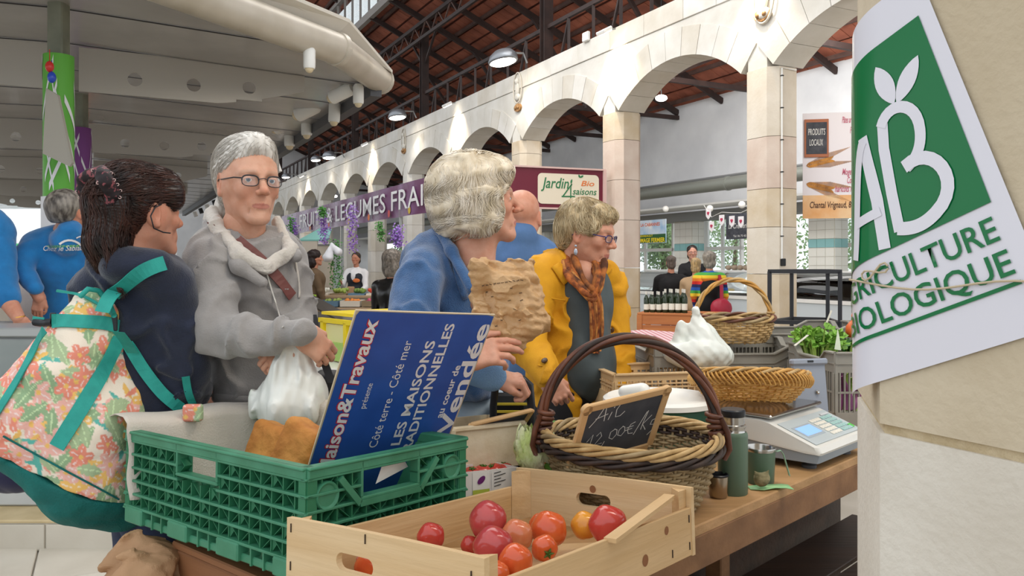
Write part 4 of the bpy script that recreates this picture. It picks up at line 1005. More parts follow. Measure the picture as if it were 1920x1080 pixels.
def twist(pts_fn, n, k, r, rad, turns, mats, parent, name, closed=False):
    for s in range(k):
        pts = []
        for i in range(n+(0 if closed else 1)):
            t = i/n; p, a, b = pts_fn(t); q = 2*math.pi*(turns*t+s/k); pts.append(p+a*math.cos(q)*rad+b*math.sin(q)*rad)
        MB().tube(pts, r, 6, closed=closed).build(name, mats[s % len(mats)], parent, smooth=True)
bc = V((.277, 1.865, TZ)); bk = thing('willow_basket', 'big round willow basket with dark band and tall red-brown handle, holding a slate', 'basket', bc)
woven(bk, bc, .150, .194, TZ+.006, 1.012, 21, 52, (wd_, wd_, wk), .0036, bell=.008, dark=lambda t: t > .84)
def ring(c, r, z, rise=0):
    def f(t): q = 2*math.pi*t; p = V((c.x+r*math.cos(q), c.y+r*math.sin(q), z+rise*math.cos(q-.5)**2)); o = V((math.cos(q), math.sin(q), 0)); return p, o, V((0, 0, 1))
    return f
twist(ring(bc, .198, 1.018, .006), 120, 5, .0052, .0095, 5, [wl, wl, wd_, wl], bk, 'rim_rod', True); twist(ring(bc, .203, .998, .004), 120, 3, .0055, .007, 7, [wk], bk, 'rim_band', True)
MB().lathe([(0, TZ+.008), (.148, TZ+.008)], 40, Matrix.Translation((bc.x, bc.y, 0))).build('base', wd_, bk)
ha = math.radians(-6); hx = V((math.cos(ha), math.sin(ha), 0))
def harch(t):
    q = math.pi*(1.06-t*1.12); p = V((bc.x, bc.y, 1.020))+hx*(.206*math.cos(q)-.006)+V((0, 0, .226*max(math.sin(q), -.3))); dirv = hx*math.cos(q)+V((0, 0, math.sin(q))); return p, dirv, V((-hx.y, hx.x, 0))
twist(harch, 70, 5, .0065, .0085, 1.7, [wr_, wk, wr_], bk, 'handle_rod')
for s in (-1, 1):
    b0 = V((bc.x, bc.y, 1.006))+hx*(s*.206-.004); mb = MB()
    for i in range(6): mb.tube([b0+V((0, 0, .013*i))-hx*s*.0025*i+V((.016*math.cos(a), .016*math.sin(a), .003*math.sin(a+i))) for a in [j*.45 for j in range(14)]], .0062, 6, closed=True)
    mb.tube([b0+V((0, -.014, .06)), b0+V((s*.014, -.02, .03)), b0+V((s*.02, -.014, -.01)), b0+V((s*.012, -.0, -.035))], .007, 6); mb.build('handle_wrap', wr_, bk, smooth=True)
MSl = TR((.222, 1.825, .975), .603, .503, -.113) @ Matrix.Scale(1.09, 4)
sl = thing('price_slate', 'chalk slate in a pale wood frame with a kilo price, in the big willow basket', 'slate', M=MSl)
fw = wood('slate_frame', '#DDB98A', '#C99F6C', 'x', 5)
sw, sh = .228, .168; lo = .0
MB().box((0, .0, (sh+lo)/2), (sw-.02, .003, sh-lo-.02)).build('slate_plate', mat('slate_face', '#3C3F47', .75, col2='#4E5057', scale=14), sl, world=False)
for a, b in (((-sw/2+.009, lo+.01), (-sw/2+.009, sh-.012)), ((sw/2-.009, lo+.01), (sw/2-.009, sh-.012)), ((-sw/2+.012, sh-.009), (sw/2-.012, sh-.009)), ((-sw/2+.012, lo+.009), (sw/2-.012, lo+.009))):
    mb = MB(); mb.bar(V((a[0], 0, a[1])), V((b[0], 0, b[1])), .009, .018, up=(1, 0, 0) if a[0] == b[0] else (0, 0, 1), bev=.002); mb.build('frame_rail', fw, sl, world=False)
for x in (-1, 1): mb = MB(); mb.lathe([(0, .0045), (.012, .0045), (.0125, 0), (.012, -.0045), (0, -.0045)], 20, Matrix.Translation((x*(sw/2-.0115), 0, sh-.0115)) @ Matrix.Rotation(math.pi/2, 4, 'X')); mb.build('frame_corner', fw, sl, world=False, smooth='a')
chalk = mat('chalk', '#D8D8D6', .95)
mb = MB(); MS2 = Matrix(((1, 0, 0, -.100), (0, 0, -1, -.0022), (0, .95, 0, .027), (0, 0, 0, 1)))
ck = [[(.015, .085), (.03, .105), (.043, .135), (.046, .142), (.048, .115), (.05, .094)], [(.026, .105), (.056, .112)], [(.06, .095), (.065, .115)], [(.067, .125), (.069, .128)], [(.098, .138), (.088, .142), (.076, .118), (.078, .098), (.09, .098), (.1, .108)],
 [(.02, .045), (.032, .062), (.03, .03)], [(.042, .055), (.05, .064), (.056, .052), (.042, .03), (.062, .031)], [(.068, .034), (.064, .022)], [(.088, .062), (.078, .056), (.078, .04), (.088, .034), (.096, .045), (.094, .058), (.086, .063)], [(.108, .064), (.1, .056), (.1, .042), (.11, .037), (.117, .048), (.114, .06), (.107, .065)],
 [(.14, .068), (.129, .064), (.124, .05), (.129, .038), (.142, .036)], [(.119, .056), (.138, .058)], [(.118, .049), (.136, .051)], [(.145, .03), (.165, .09)], [(.168, .092), (.163, .06), (.162, .04)], [(.182, .076), (.163, .055), (.176, .036)], [(.198, .062), (.188, .06), (.186, .048), (.196, .046), (.199, .062), (.197, .03), (.186, .018)]]
for s in ck: stroke(mb, s, .0021, 0, MS2)
mb.build('chalk_writing', chalk, sl, world=False)

# ---- flask, mugs, tea bag
sage = mat('sage_enamel', '#5A705D', .42, col2='#536856', scale=6); steel = mat('steel', '#BDBBB6', .22, 1); steel_w = mat('steel_warm', '#A79C8D', .25, 1); blk = mat('black_plastic', '#1B1F26', .35)
def at_(px, py, z=TZ): return PZ(px, py, z)
c = at_(1374, 924); t = thing('thermos_flask', 'sage green steel vacuum flask with a dark cap, beside the willow basket', 'flask', c); M = Matrix.Translation(c)
MB().lathe([(0, 0), (.034, 0), (.0355, .003), (.0355, .14), (.034, .147), (.031, .15)], 40, M).build('body', sage, t, smooth='a')
MB().lathe([(.031, .148), (.0285, .152), (.0285, .158), (.030, .160), (.030, .166), (.027, .168), (.027, .188)], 40, M).build('neck', steel, t, smooth='a'); MB().lathe([(.028, .186), (.0295, .188), (.0295, .201), (.027, .204), (0, .204)], 40, M).build('cap', blk, t, smooth='a')
c = at_(1426, 905); t = thing('camping_mug', 'sage green steel-rimmed mug with a strap handle, between flask and scale', 'mug', c); M = Matrix.Translation(c)
MB().lathe([(0, 0), (.031, 0), (.033, .004), (.0365, .084)], 40, M).build('body', sage, t, smooth='a'); MB().lathe([(.0365, .082), (.038, .088), (.037, .091), (.0352, .088), (.032, .01), (0, .008)], 40, M).build('liner', steel, t, smooth='a')
mb = MB(); q = V((.036, -.012, .082)); mb.loft([[c+p+V((0, -.005, 0)), c+p+V((0, .005, 0)), c+p+V((.0018, .005, 0)), c+p+V((.0018, -.005, 0))] for p in (q, q+V((.010, 0, .003)), q+V((.016, -.002, -.006)), q+V((.022, -.006, -.03)), q+V((.028, -.012, -.058)))]); mb.build('handle', mat('sage_light', '#7FA58E', .4), t)
c = at_(1347, 932); t = thing('steel_cup', 'small brushed steel cup with dark inside, in front of the flask', 'cup', c); M = Matrix.Translation(c)
MB().lathe([(0, 0), (.019, 0), (.0225, .006), (.0235, .052), (.0225, .053)], 36, M).build('body', steel_w, t, smooth='a'); MB().lathe([(.0232, .050), (.0245, .054), (.022, .056), (.021, .050), (.018, .012), (0, .010)], 36, M).build('lining', blk, t, smooth='a')
gl = PZ(1442, 916, TZ); mb = MB(); mb.loft([[gl+V((x, -.020+.006*math.sin(9*x*10), z)) , gl+V((x, .016, z)), gl+V((x, .016, z+.0016)), gl+V((x, -.020+.006*math.sin(9*x*10), z+.0016))] for x, z in ((-.05, .001), (-.02, .003), (.01, .005), (.035, .006), (.052, .004))])
single('tea_sachet', mb, mat('sachet_green', '#A9D79C', .5, col2='#8CC389', scale=30), 'flat pale green sachet lying on the table under the tea bag', 'wrapper', smooth=True)
c = PZ(1428, 913, TZ+.008); o = sculpt('tea_bag', [El(c+V((0, 0, .017)), (.019, .016, .016), .006), C(c+V((-.008, 0, .026)), c+V((-.018, 0, .040)), .008, .001, .01), C(c+V((.008, 0, .026)), c+V((.018, 0, .042)), .008, .001, .01)], .0014, mat('tea_bag', '#8E8462', .8, col2='#5F5A3C', scale=60, bump=.3), disp=lambda p: .0012*noise3(p, 190, 2)); centre(o); setp(o, 'crumpled brown mesh tea bag on the pale green sachet', 'tea bag')

# ---- shop scale and wicker tray
so = V((.812, 2.115, TZ)); MS = Matrix(((g_.x, n_.x, 0, so.x), (g_.y, n_.y, 0, so.y), (0, 0, 1, so.z), (0, 0, 0, 1)))
sc = thing('shop_scale', 'grey and white electronic shop scale with a blue display and a steel plate', 'scale', M=MS)
bw = mat('scale_white', '#D9D8D2', .35, spec=.5); bgy = mat('scale_grey', '#8E979F', .4)
def profbox(mb, prof, x0, x1, inset=.0, M=None):         # profile in (y,z), swept along x with softened ends
    n = len(prof); cy = sum(p[0] for p in prof)/n; cz = sum(p[1] for p in prof)/n
    rings = []
    for x, k in ((x0, .93), (x0+.006, .985), (x0+.014, 1), (x1-.014, 1), (x1-.006, .985), (x1, .93)): rings.append([(x, cy+(y-cy)*k, cz+(z-cz)*k) for y, z in prof])
    mb.loft(rings, M); return mb
mb = MB(); profbox(mb, [(.0, .045), (-.004, .052), (.004, .066), (.14, .116), (.17, .122), (.36, .118), (.37, .10), (.36, .072), (.03, .045)], 0, .33); mb.build('housing', bw, sc, world=False, smooth='a')
mb = MB(); profbox(mb, [(.008, .022), (.0, .046), (.37, .074), (.35, .03), (.2, .018)], .004, .326); mb.build('underside', bgy, sc, world=False, smooth='a')
for x, y in ((.05, .05), (.28, .05), (.05, .31), (.28, .31)): MB().lathe([(0, 0), (.02, 0), (.02, .008), (.012, .012), (.012, .03)], 20, Matrix.Translation((x, y, 0))).build('foot', mat('scale_foot', '#4A4C50', .5), sc, world=False, smooth='a')
th = math.atan2(.05, .136); MSP = Matrix.Translation((0, .004, .0675)) @ Matrix.Rotation(th, 4, 'X')     # sloping panel frame
MB().box((.165, .07, .0005), (.30, .118, .002), MSP, .001).build('panel', mat('scale_panel', '#B9C3C6', .3), sc, world=False)
MB().box((.085, .068, .002), (.105, .056, .002), MSP, .001).build('bezel', mat('scale_bezel', '#A5B0B8', .3), sc, world=False)
MB().box((.085, .068, .0032), (.09, .040, .0012), MSP).build('display', mat('display_blue', '#7FA8E8', .3, emit=.55), sc, world=False)
key = MB().box((0, 0, 0), (.0135, .0125, .004), None, .0015).build('key', mat('key_cream', '#E3DFD3', .4), sc, world=False)
ks = [(.160+.0165*i, .030+.0165*j) for i in range(4) for j in range(5)]
key.matrix_local = MSP @ Matrix.Translation((ks[0][0], ks[0][1], .003))
for x, y in ks[1:]: k_ = copy_part(key, sc); k_.matrix_local = MSP @ Matrix.Translation((x, y, .003))
kg = MB().box((0, 0, 0), (.0135, .0125, .004), None, .0015).build('key', mat('key_teal', '#9CC0BC', .4), sc, world=False); kg.matrix_local = MSP @ Matrix.Translation((.234, .03, .003))
for i in range(4):
    for j in range(5):
        if i or j: k_ = copy_part(kg, sc); k_.matrix_local = MSP @ Matrix.Translation((.234+.0165*i, .03+.0165*j, .003))
kz = MB().box((.297, .034, .0032), (.016, .018, .004), MSP, .0015).build('key', mat('key_green', '#5FBF5A', .4), sc, world=False); MB().box((.276, .110, .0032), (.05, .008, .001), MSP).build('name_strip', mat('strip_grey', '#C9CDD0', .3), sc, world=False)
MB().box((.165, .255, .131), (.33, .24, .010), None, .004).build('weighing_plate', steel, sc, world=False); MB().box((.165, .25, .122), (.2, .16, .02), None, .004).build('plate_carrier', bgy, sc, world=False)
tr_c = P(1405, 701, 2.40); MTy = TR(tr_c, 0, -.18, .03) @ Matrix.Scale(1.05, 4)
ty = thing('wicker_tray', 'shallow golden wicker tray resting on the scale', 'tray', M=Matrix.Translation(tr_c-V((0, 0, .06))))
woven(ty, (0, 0, 0), .105, .150, -.078, -.008, 11, 38, (wg, wg, wg), .0034, M=MTy, bell=.012)
def tring(r, z, ov=1.0):
    def f(t): q = 2*math.pi*t; return MTy @ V((r*math.cos(q), r*math.sin(q), z)), (MTy.to_3x3() @ V((math.cos(q), math.sin(q), 0))), V((0, 0, 1))
    return f
twist(tring(.156, 0), 120, 4, .0048, .008, 7, [wg, wl], ty, 'rim_rod', True)
mb = MB()                                                 # fringe of bent rods turned down over the rim
for k in range(76):
    q = 2*math.pi*k/76; pts = []
    for s in range(6):
        t = s/5; a = q+.22*t; r = .150+.018*math.sin(math.pi*t*.9)+.006*t; pts.append(MTy @ V((r*math.cos(a), r*math.sin(a), .010-.045*t)))
    mb.tube(pts, .0030, 5)
mb.build('rim_border', wg, ty, smooth=True)
mb = MB()
for i in range(8): mb.tube([MTy @ V(((.105-.013*i)*math.cos(a), (.105-.013*i)*math.sin(a), -.070+.001*math.sin(19*a+i*3.14))) for a in [j*.1309 for j in range(48)]], .0048, 5, closed=True)
mb.build('base_weave', wg, ty, smooth=True)
# ---- tub, tan crate, grey crates, greens, bags behind the scale
tub_c = P(1238, 740, 2.42); tub_c.z = TZ
t = thing('lidded_tub', 'dark green tub with a white plastic lid behind the chalk slate', 'tub', tub_c); M = Matrix.Translation(tub_c)
wpl = mat('white_plastic', '#E8E8E2', .35); dg = mat('dark_green_plastic', '#2A5A48', .4)
MB().lathe([(0, 0), (.13, 0), (.15, .01), (.16, .13), (.165, .135)], 48, M).build('body', dg, t, smooth='a')
MB().lathe([(.160, .134), (.172, .136), (.172, .150), (.160, .158), (.12, .155), (.11, .150), (0, .150)], 48, M).build('lid', wpl, t, smooth='a')
o = sculpt('lid_grip', [C(P(1172, 735, 2.36), P(1204, 733, 2.34), .020, .024, .01)], .003, wpl, t, it=2)
def slotcrate(name, label, c, L_, W_, H_, rz, m, notch=.03, slots=(.25, .75), group=None, pitch=.016):
    M0 = TR(c, rz); t = thing(name, label, 'crate', M=M0, group=group)
    for (ln, off, ax, nm) in ((L_, -W_/2, 'x', 'side_wall'), (L_, W_/2, 'x', 'side_wall'), (W_, -L_/2, 'y', 'end_wall'), (W_, L_/2, 'y', 'end_wall')):
        mb = MB(); z0, z1 = H_*slots[0], H_*slots[1]
        def bx(s0, s1, a, b, th=.006):
            if ax == 'x': mb.box(((s0+s1)/2, off, (a+b)/2), (s1-s0, th, b-a))
            else: mb.box((off, (s0+s1)/2, (a+b)/2), (th, s1-s0, b-a))
        bx(-ln/2, ln/2, 0, z0); nt = notch
        # upper band with dipped middle
        sec = [(-ln/2, -ln*.34, 0, 0), (-ln*.34, -ln*.24, 0, nt), (-ln*.24, ln*.24, nt, nt), (ln*.24, ln*.34, nt, 0), (ln*.34, ln/2, 0, 0)]
        for s0, s1, d0, d1 in sec:
            vs = []
            for th in (-.003, .003):
                for s, z in ((s0, z1), (s1, z1), (s1, H_-d1), (s0, H_-d0)): vs.append((s, off+th, z) if ax == 'x' else (off+th, s, z))
            mb.add(vs, [(0, 1, 2, 3), (7, 6, 5, 4), (0, 4, 5, 1), (2, 6, 7, 3)])
            a = V((s0, off, H_-d0)) if ax == 'x' else V((off, s0, H_-d0)); b = V((s1, off, H_-d1)) if ax == 'x' else V((off, s1, H_-d1)); mb.bar(a, b, .022, .005)
            a.z -= .035; b.z -= .035; a.z = min(a.z, H_-.035); mb.bar(a, b, .014, .004)
        n = int(ln/pitch)
        for i in range(n+1):
            s = -ln/2+i*ln/n; w_ = .005 if i % 8 else .016; bx(s-w_/2, s+w_/2, z0, z1)
        bx(-ln/2, ln/2, (z0+z1)/2-.003, (z0+z1)/2+.003, .008)
        mb.build(nm, m, t, world=False)
    MB().box((0, 0, .004), (L_, W_, .008)).build('base', m, t, world=False)
    for sx in (-1, 1):
        for sy in (-1, 1): MB().box((sx*(L_/2-.004), sy*(W_/2-.004), H_/2), (.016, .016, H_), None, .004).build('corner', m, t, world=False)
    return t
gyp = mat('grey_plastic', '#8F8C84', .5, col2='#848178', scale=10); tanp = mat('tan_plastic', '#D2B285', .5)
slotcrate('grey_crate', 'grey slotted crate nearest the pillar, with celery and purple vegetables', (1.30, 2.83, TZ), .50, .36, .262, math.radians(4), gyp)
slotcrate('grey_crate', 'grey slotted crate on which the small arched basket stands', (.83, 3.22, TZ), .62, .40, .245, math.radians(4), gyp, slots=(.35, .68))
slotcrate('grey_crate', 'grey crate at the back with its rim above the others, below the black frame', (1.22, 3.62, TZ), .60, .38, .285, math.radians(4), gyp, slots=(.3, .7))
slotcrate('grey_crate', 'grey crate half hidden behind the celery, next to the orange squash', (1.72, 3.40, TZ), .45, .4, .30, math.radians(4), gyp)
slotcrate('tan_crate', 'low tan slotted plastic crate behind the white lidded tub', (.50, 2.92, TZ), .36, .28, .175, math.radians(12), tanp, notch=.0, slots=(.6, .86), pitch=.022)
# lid leaning
lidm = mat('blue_grey_plastic', '#8C93A0', .4)
M = TR(P(1522, 778, 2.50), .2, -.14); t = thing('crate_lid', 'blue-grey plastic lid standing upright between the scale and the grey crate', 'lid', M=M)
MB().box((0, 0, .085), (.115, .012, .17), None, .004).build('plate', lidm, t, world=False); MB().box((0, -.004, .165), (.125, .024, .02), None, .005).build('rim', lidm, t, world=False); MB().box((.0, -.0165, .166), (.02, .002, .006)).build('slot', dark_m, t, world=False); MB().box((.02, -.011, .07), (.012, .01, .012), None, .003).build('catch', steel, t, world=False)
# small basket with a tall thin handle on the grey crate
b2 = V((.885, 3.20, TZ+.247)); t = thing('arched_basket', 'small oval willow basket with a thin golden arched handle on the grey crate', 'basket', b2)
woven(t, b2, .12, .150, b2.z, b2.z+.088, 9, 34, (wl, wl, wk), .0036, bell=.01)
twist(ring(b2, .154, b2.z+.093, .004), 90, 3, .006, .008, 5, [wd_, wr_, wl], t, 'rim_rod', True)
hx2 = V((1, .05, 0)).normalized()
def ha2(tt): q = math.pi*(1.05-tt*1.10); return b2+V((0, 0, .09))+hx2*.152*math.cos(q)+V((0, 0, .155*math.sin(q))), hx2*math.cos(q)+V((0, 0, math.sin(q))), V((0, 1, 0))
twist(ha2, 50, 3, .0055, .006, 3, [wg, wl], t, 'handle_rod')
for s in (-1, 1):
    mb = MB()
    for i in range(4): mb.tube([b2+hx2*s*.153+V((.013*math.cos(a), .013*math.sin(a), .08+.011*i)) for a in [j*.6 for j in range(10)]], .005, 5, closed=True)
    mb.build('handle_wrap', wl, t, smooth=True)
# white carrier bag
def bagshape(c, w_, d2, h, seed, handles=True):
    pr = [El(c+V((0, 0, h*.38)), (w_*.5, d2*.5, h*.42), .03), El(c+V((w_*.1, 0, h*.2)), (w_*.48, d2*.5, h*.22), .03)]
    if handles: pr += [C(c+V((-w_*.30, 0, h*.55)), c+V((-w_*.27, 0, h*.98)), .030, .012, .03), C(c+V((w_*.10, 0, h*.55)), c+V((-w_*.02, 0, h*1.0)), .03, .012, .03), C(c+V((w_*.10, 0, h*.6)), c+V((w_*.28, 0, h*.5)), .03, .03, .03)]
    return pr
film = mat('white_film', '#E6EAE4', .35, spec=.5, col2='#DCE2DB', scale=8)
cb_ = V((.69, 3.0, 1.03)); o = sculpt('carrier_bag', [El(cb_+V((0, 0, .055)), (.125, .08, .062), .03), C(cb_+V((-.075, 0, .05)), cb_+V((-.055, 0, .165)), .030, .007, .02), C(cb_+V((-.04, 0, .06)), cb_+V((-.055, 0, .165)), .030, .007, .02), C(cb_+V((-.02, 0, .07)), cb_+V((-.004, -.01, .215)), .034, .008, .02), C(cb_+V((.05, 0, .07)), cb_+V((.0, -.01, .215)), .034, .008, .02), C(cb_+V((.03, 0, .1)), cb_+V((.10, 0, .04)), .05, .03, .05)], .004, film, disp=lambda p: .030*crease(p*np.array([1.2, 1, .8]), 60, 9)+.001, it=0)
centre(o); setp(o, 'thin white plastic carrier bag with upright handles on the tan and grey crates', 'bag')
# celery and leaf bunch, squash, cards, purple roots
lf1 = mat('celery_leaf', '#6FA03C', .5, col2='#8FBF4E', scale=12); lf2 = mat('leaf_dark', '#3F7A2E', .5, col2='#2F6327', scale=12); stk = mat('celery_stalk', '#A9C763', .45); 
def leafy(name, label, c, rx, ry, hz, n, m1, seed, lean=(0, 0), ls=.03):
    t = thing(name, label, 'vegetable', c); rr = random.Random(seed); st = MB(); lv = MB()
    for i in range(n):
        q = rr.uniform(0, 6.28); k = rr.random()**.5; b = c+V((rx*.5*k*math.cos(q), ry*.5*k*math.sin(q), 0)); tp_ = c+V((rx*k*math.cos(q)+lean[0], ry*k*math.sin(q)+lean[1], hz*rr.uniform(.6, 1)))
        mid = (b+tp_)/2+V((0, 0, .02)); st.tube([b, mid, tp_], [.005, .004, .002], 5)
        for j in range(5):
            a = rr.uniform(0, 6.28); e2 = rr.uniform(-.3, .8); d3 = V((math.cos(a)*math.cos(e2), math.sin(a)*math.cos(e2), math.sin(e2))); p0 = tp_+d3*.002-(tp_-b)*rr.uniform(0, .3); L_ = ls*rr.uniform(.7, 1.2); sd = d3.cross(V((rr.uniform(-1, 1), rr.uniform(-1, 1), rr.uniform(-1, 1)))).normalized()*L_*.33; up = d3.cross(sd).normalized()*L_*.12
            lv.add([p0, p0+d3*L_*.35+sd+up, p0+d3*L_*.75+sd*.7-up, p0+d3*L_, p0+d3*L_*.75-sd*.7-up, p0+d3*L_*.35-sd+up, p0+d3*L_*.5], [(0, 6, 1), (1, 6, 2), (2, 6, 3), (3, 6, 4), (4, 6, 5), (5, 6, 0)])
    st.build('stalk', stk, t, smooth=True); lv.build('leaf', m1, t, smooth=True)
leafy('celery', 'leafy pale green celery bunch sticking out of the grey crate', P(1535, 690, 2.95), .10, .07, .15, 46, lf1, 1, (0.0, 0), .034)
leafy('leaf_bunch', 'dark green leaf bunch between the white card and the pillar', P(1590, 680, 3.0), .05, .05, .09, 24, lf2, 2, ls=.03)
for i, (px, lb) in enumerate(((1562, 'left purple root bunch inside the near grey crate'), (1592, 'right purple root bunch inside the near grey crate'))):
    t = thing('purple_roots', lb, 'vegetable', P(px, 778, 2.80)); rr = random.Random(i); a = MB(); b = MB()
    for k in range(14): p = P(px+rr.uniform(-12, 12), 768, 2.80+rr.uniform(-.06, .08)); q = p+V((rr.uniform(-.04, .04), rr.uniform(-.02, .02), rr.uniform(.08, .15))); (a if k % 2 else b).tube([p, (p+q)/2+V((.01, 0, 0)), q], [.012, .01, .004], 6)
    a.build('root', mat('root_purple', '#8A4A78', .5), t, smooth=True); b.build('leaf_stem', stk, t, smooth=True)
c = P(1601, 618, 2.97); mb = MB(); mb.lathe([(0, -.03), (.022, -.028), (.030, -.01), (.028, .012), (.016, .028), (.008, .036), (.009, .05), (.006, .062), (0, .063)], 20, Matrix.Translation(c+V((0, 0, .0)))); single('squash', mb, mat('squash_orange', '#D8672F', .4), 'small orange bottle-shaped squash next to the near pillar', 'squash', smooth=True)
mb = MB(); q = [P(1565, 655, 2.78), P(1577, 657, 2.78), P(1574, 632, 2.78), P(1571, 617, 2.78), P(1569, 632, 2.78)]; mb.add([*q, *[p+V((0, .003, 0)) for p in q]], [(0, 1, 2, 3, 4), (9, 8, 7, 6, 5)]+[(i, (i+1) % 5, 5+(i+1) % 5, 5+i) for i in range(5)]); single('plant_card', mb, mat('card_pale', '#DCE6CF', .6), 'pale pointed card stuck in the greens of the grey crate', 'label')
mb = MB(); mb.bar(P(1490, 648, 2.9), P(1515, 628, 2.9), .001, .02, up=(0, 1, 0)); mb.bar(P(1550, 605, 3.0), P(1559, 582, 3.0), .005, .005); single('price_card', mb, mat('card_cream', '#DCD8CC', .6), 'cream price card slanting on the rim of the grey crate beside the celery', 'label')
# gingham covered table
gm_ = bpy.data.materials.new('gingham'); gm_.use_nodes = True; nt = gm_.node_tree; N = nt.nodes; L = nt.links; b = N['Principled BSDF']; b.inputs['Roughness'].default_value = .8
tcn = N.new('ShaderNodeTexCoord'); sp = N.new('ShaderNodeSeparateXYZ'); L.new(tcn.outputs['Object'], sp.inputs[0]); col_in = []
def band(sock):
    m1 = N.new('ShaderNodeMath'); m1.operation = 'MULTIPLY'; m1.inputs[1].default_value = 26; L.new(sock, m1.inputs[0]); m2 = N.new('ShaderNodeMath'); m2.operation = 'FRACT'; L.new(m1.outputs[0], m2.inputs[0]); m3 = N.new('ShaderNodeMath'); m3.operation = 'GREATER_THAN'; m3.inputs[1].default_value = .5; L.new(m2.outputs[0], m3.inputs[0]); return m3.outputs[0]
ad = N.new('ShaderNodeMath'); ad.operation = 'ADD'; L.new(sp.outputs['Y'], ad.inputs[0]); L.new(sp.outputs['Z'], ad.inputs[1])
a1 = N.new('ShaderNodeMath'); a1.operation = 'ADD'; L.new(band(sp.outputs['X']), a1.inputs[0]); L.new(band(ad.outputs[0]), a1.inputs[1]); a2 = N.new('ShaderNodeMath'); a2.operation = 'MULTIPLY'; a2.inputs[1].default_value = .5; L.new(a1.outputs[0], a2.inputs[0])
mx = N.new('ShaderNodeMix'); mx.data_type = 'RGBA'; mx.inputs[6].default_value = lin('#E8DCDD'); mx.inputs[7].default_value = lin('#B23B4A'); L.new(a2.outputs[0], mx.inputs[0]); L.new(mx.outputs[2], b.inputs['Base Color'])
gl_ = P(1165, 640, 5.3); gr = P(1300, 652, 4.9)
t = thing('gingham_table', 'table under a red and white gingham cloth behind the yellow jacket', 'table', (1.15, 5.4, 0)); xs = gr-gl_; xs.z = 0; X = xs.normalized(); Yv = V((-X.y, X.x, 0)); MGg = Matrix(((X.x, Yv.x, 0, gl_.x), (X.y, Yv.y, 0, gl_.y), (0, 0, 1, 0), (0, 0, 0, 1)))
mb = MB(); rows = []
for i in range(50):
    x = -.5+i*1.15/49; f = .012*math.sin(i*1.1)+.008*math.sin(i*.47)
    rows.append([MGg @ V((x, 0-f*k/4-.01, .90-.42*k/5)) for k in range(5, 0, -1)]+[MGg @ V((x, y, .905)) for y in (0, .3, .6, .9)])
mb.grid(rows); mb.build('cloth', gm_, t, smooth='a', world=True)
for x, y in ((-.4, .1), (.55, .1), (-.4, .8), (.55, .8)): MB().box((x, y, .44), (.05, .05, .88), MGg).build('leg', tw2, t)

# ---- white wood crate with a carton of tomatoes, small slate, cabbage, courgettes
pop = wood('poplar', '#E6D8BE', '#D6C4A2', 'x', 4, .75); 
def quadbox(mb, q, th, nrm=None):
    n = (q[1]-q[0]).cross(q[2]-q[0]).normalized(); 
    if n.y < 0: n = -n
    mb.add([*q, *[p+n*th for p in q]], [(0, 1, 2, 3), (7, 6, 5, 4), (0, 4, 5, 1), (1, 5, 6, 2), (2, 6, 7, 3), (3, 7, 4, 0)]); return mb
A = [P(850, 806, 1.86), P(983, 792, 2.02), P(980, 872, 2.02), P(850, 882, 1.86)]
ax_ = (A[1]-A[0]).normalized(); bkx = V((-ax_.y, ax_.x, 0))
t = thing('poplar_crate', 'thin white poplar crate standing behind the green crate and the carton', 'crate', (A[2]+A[3])/2-V((0, 0, 0)))
quadbox(MB(), A, .006).build('side_board', pop, t)
quadbox(MB(), [p+bkx*.14 for p in A], .006).build('side_board', pop, t)
quadbox(MB(), [A[1], A[1]+bkx*.14, A[2]+bkx*.14, A[2]], .006).build('end_board', pop, t); quadbox(MB(), [A[0]+bkx*.14, A[0], A[3], A[3]+bkx*.14], .006).build('end_board', pop, t)
mb = MB(); mb.bar(A[0]+V((0, 0, .0)), A[1]+V((0, 0, 0)), .014, .012, bev=.003); mb.build('top_rail', pop, t)
for p in (A[0], A[1]): mb = MB(); mb.bar(p-bkx*.0+V((0, 0, 0)), V((p.x, p.y, TZ)), .012, .012); mb.build('corner_block', pop, t)
quadbox(MB(), [V((p.x, p.y, TZ+.01)) for p in (A[0], A[1], A[1]+bkx*.14, A[0]+bkx*.14)], .004).build('bottom_board', pop, t)
B_ = [P(868, 886, 1.77), P(970, 876, 1.91), P(970, 936, 1.91), P(868, 946, 1.77)]; bx2 = (B_[1]-B_[0]); bx2.z = 0; bx2.normalize(); by2 = V((-bx2.y, bx2.x, 0))
for q in B_[2:]: q.z = TZ
cm = mat('carton_white', '#E2DEDA', .6); t = thing('tomato_carton', 'open white printed carton of red tomatoes between the green crate and the wooden one', 'carton', (B_[2]+B_[3])/2)
quadbox(MB(), B_, .003).build('front_panel', cm, t); quadbox(MB(), [p+by2*.075 for p in B_], .003).build('back_panel', cm, t); quadbox(MB(), [B_[1], B_[1]+by2*.075, B_[2]+by2*.075, B_[2]], .003).build('side_panel', cm, t)
def onq(u, v, w_, h_, m, nm, lift=.0012): q = [B_[0]+(B_[1]-B_[0])*a+(B_[3]-B_[0])*b-by2*lift for a, b in ((u, v), (u+w_, v), (u+w_, v+h_), (u, v+h_))]; MB().add(q, [(0, 1, 2, 3)]).build(nm, m, t)
onq(.16, .02, .30, .9, mat('label_white', '#ECEAE6', .5), 'label'); onq(.16, .45, .30, .5, mat('label_lime', '#B5C24C', .5), 'label_band', .0018); onq(.50, .04, .45, .5, mat('label_white2', '#E9E7E4', .5), 'label')
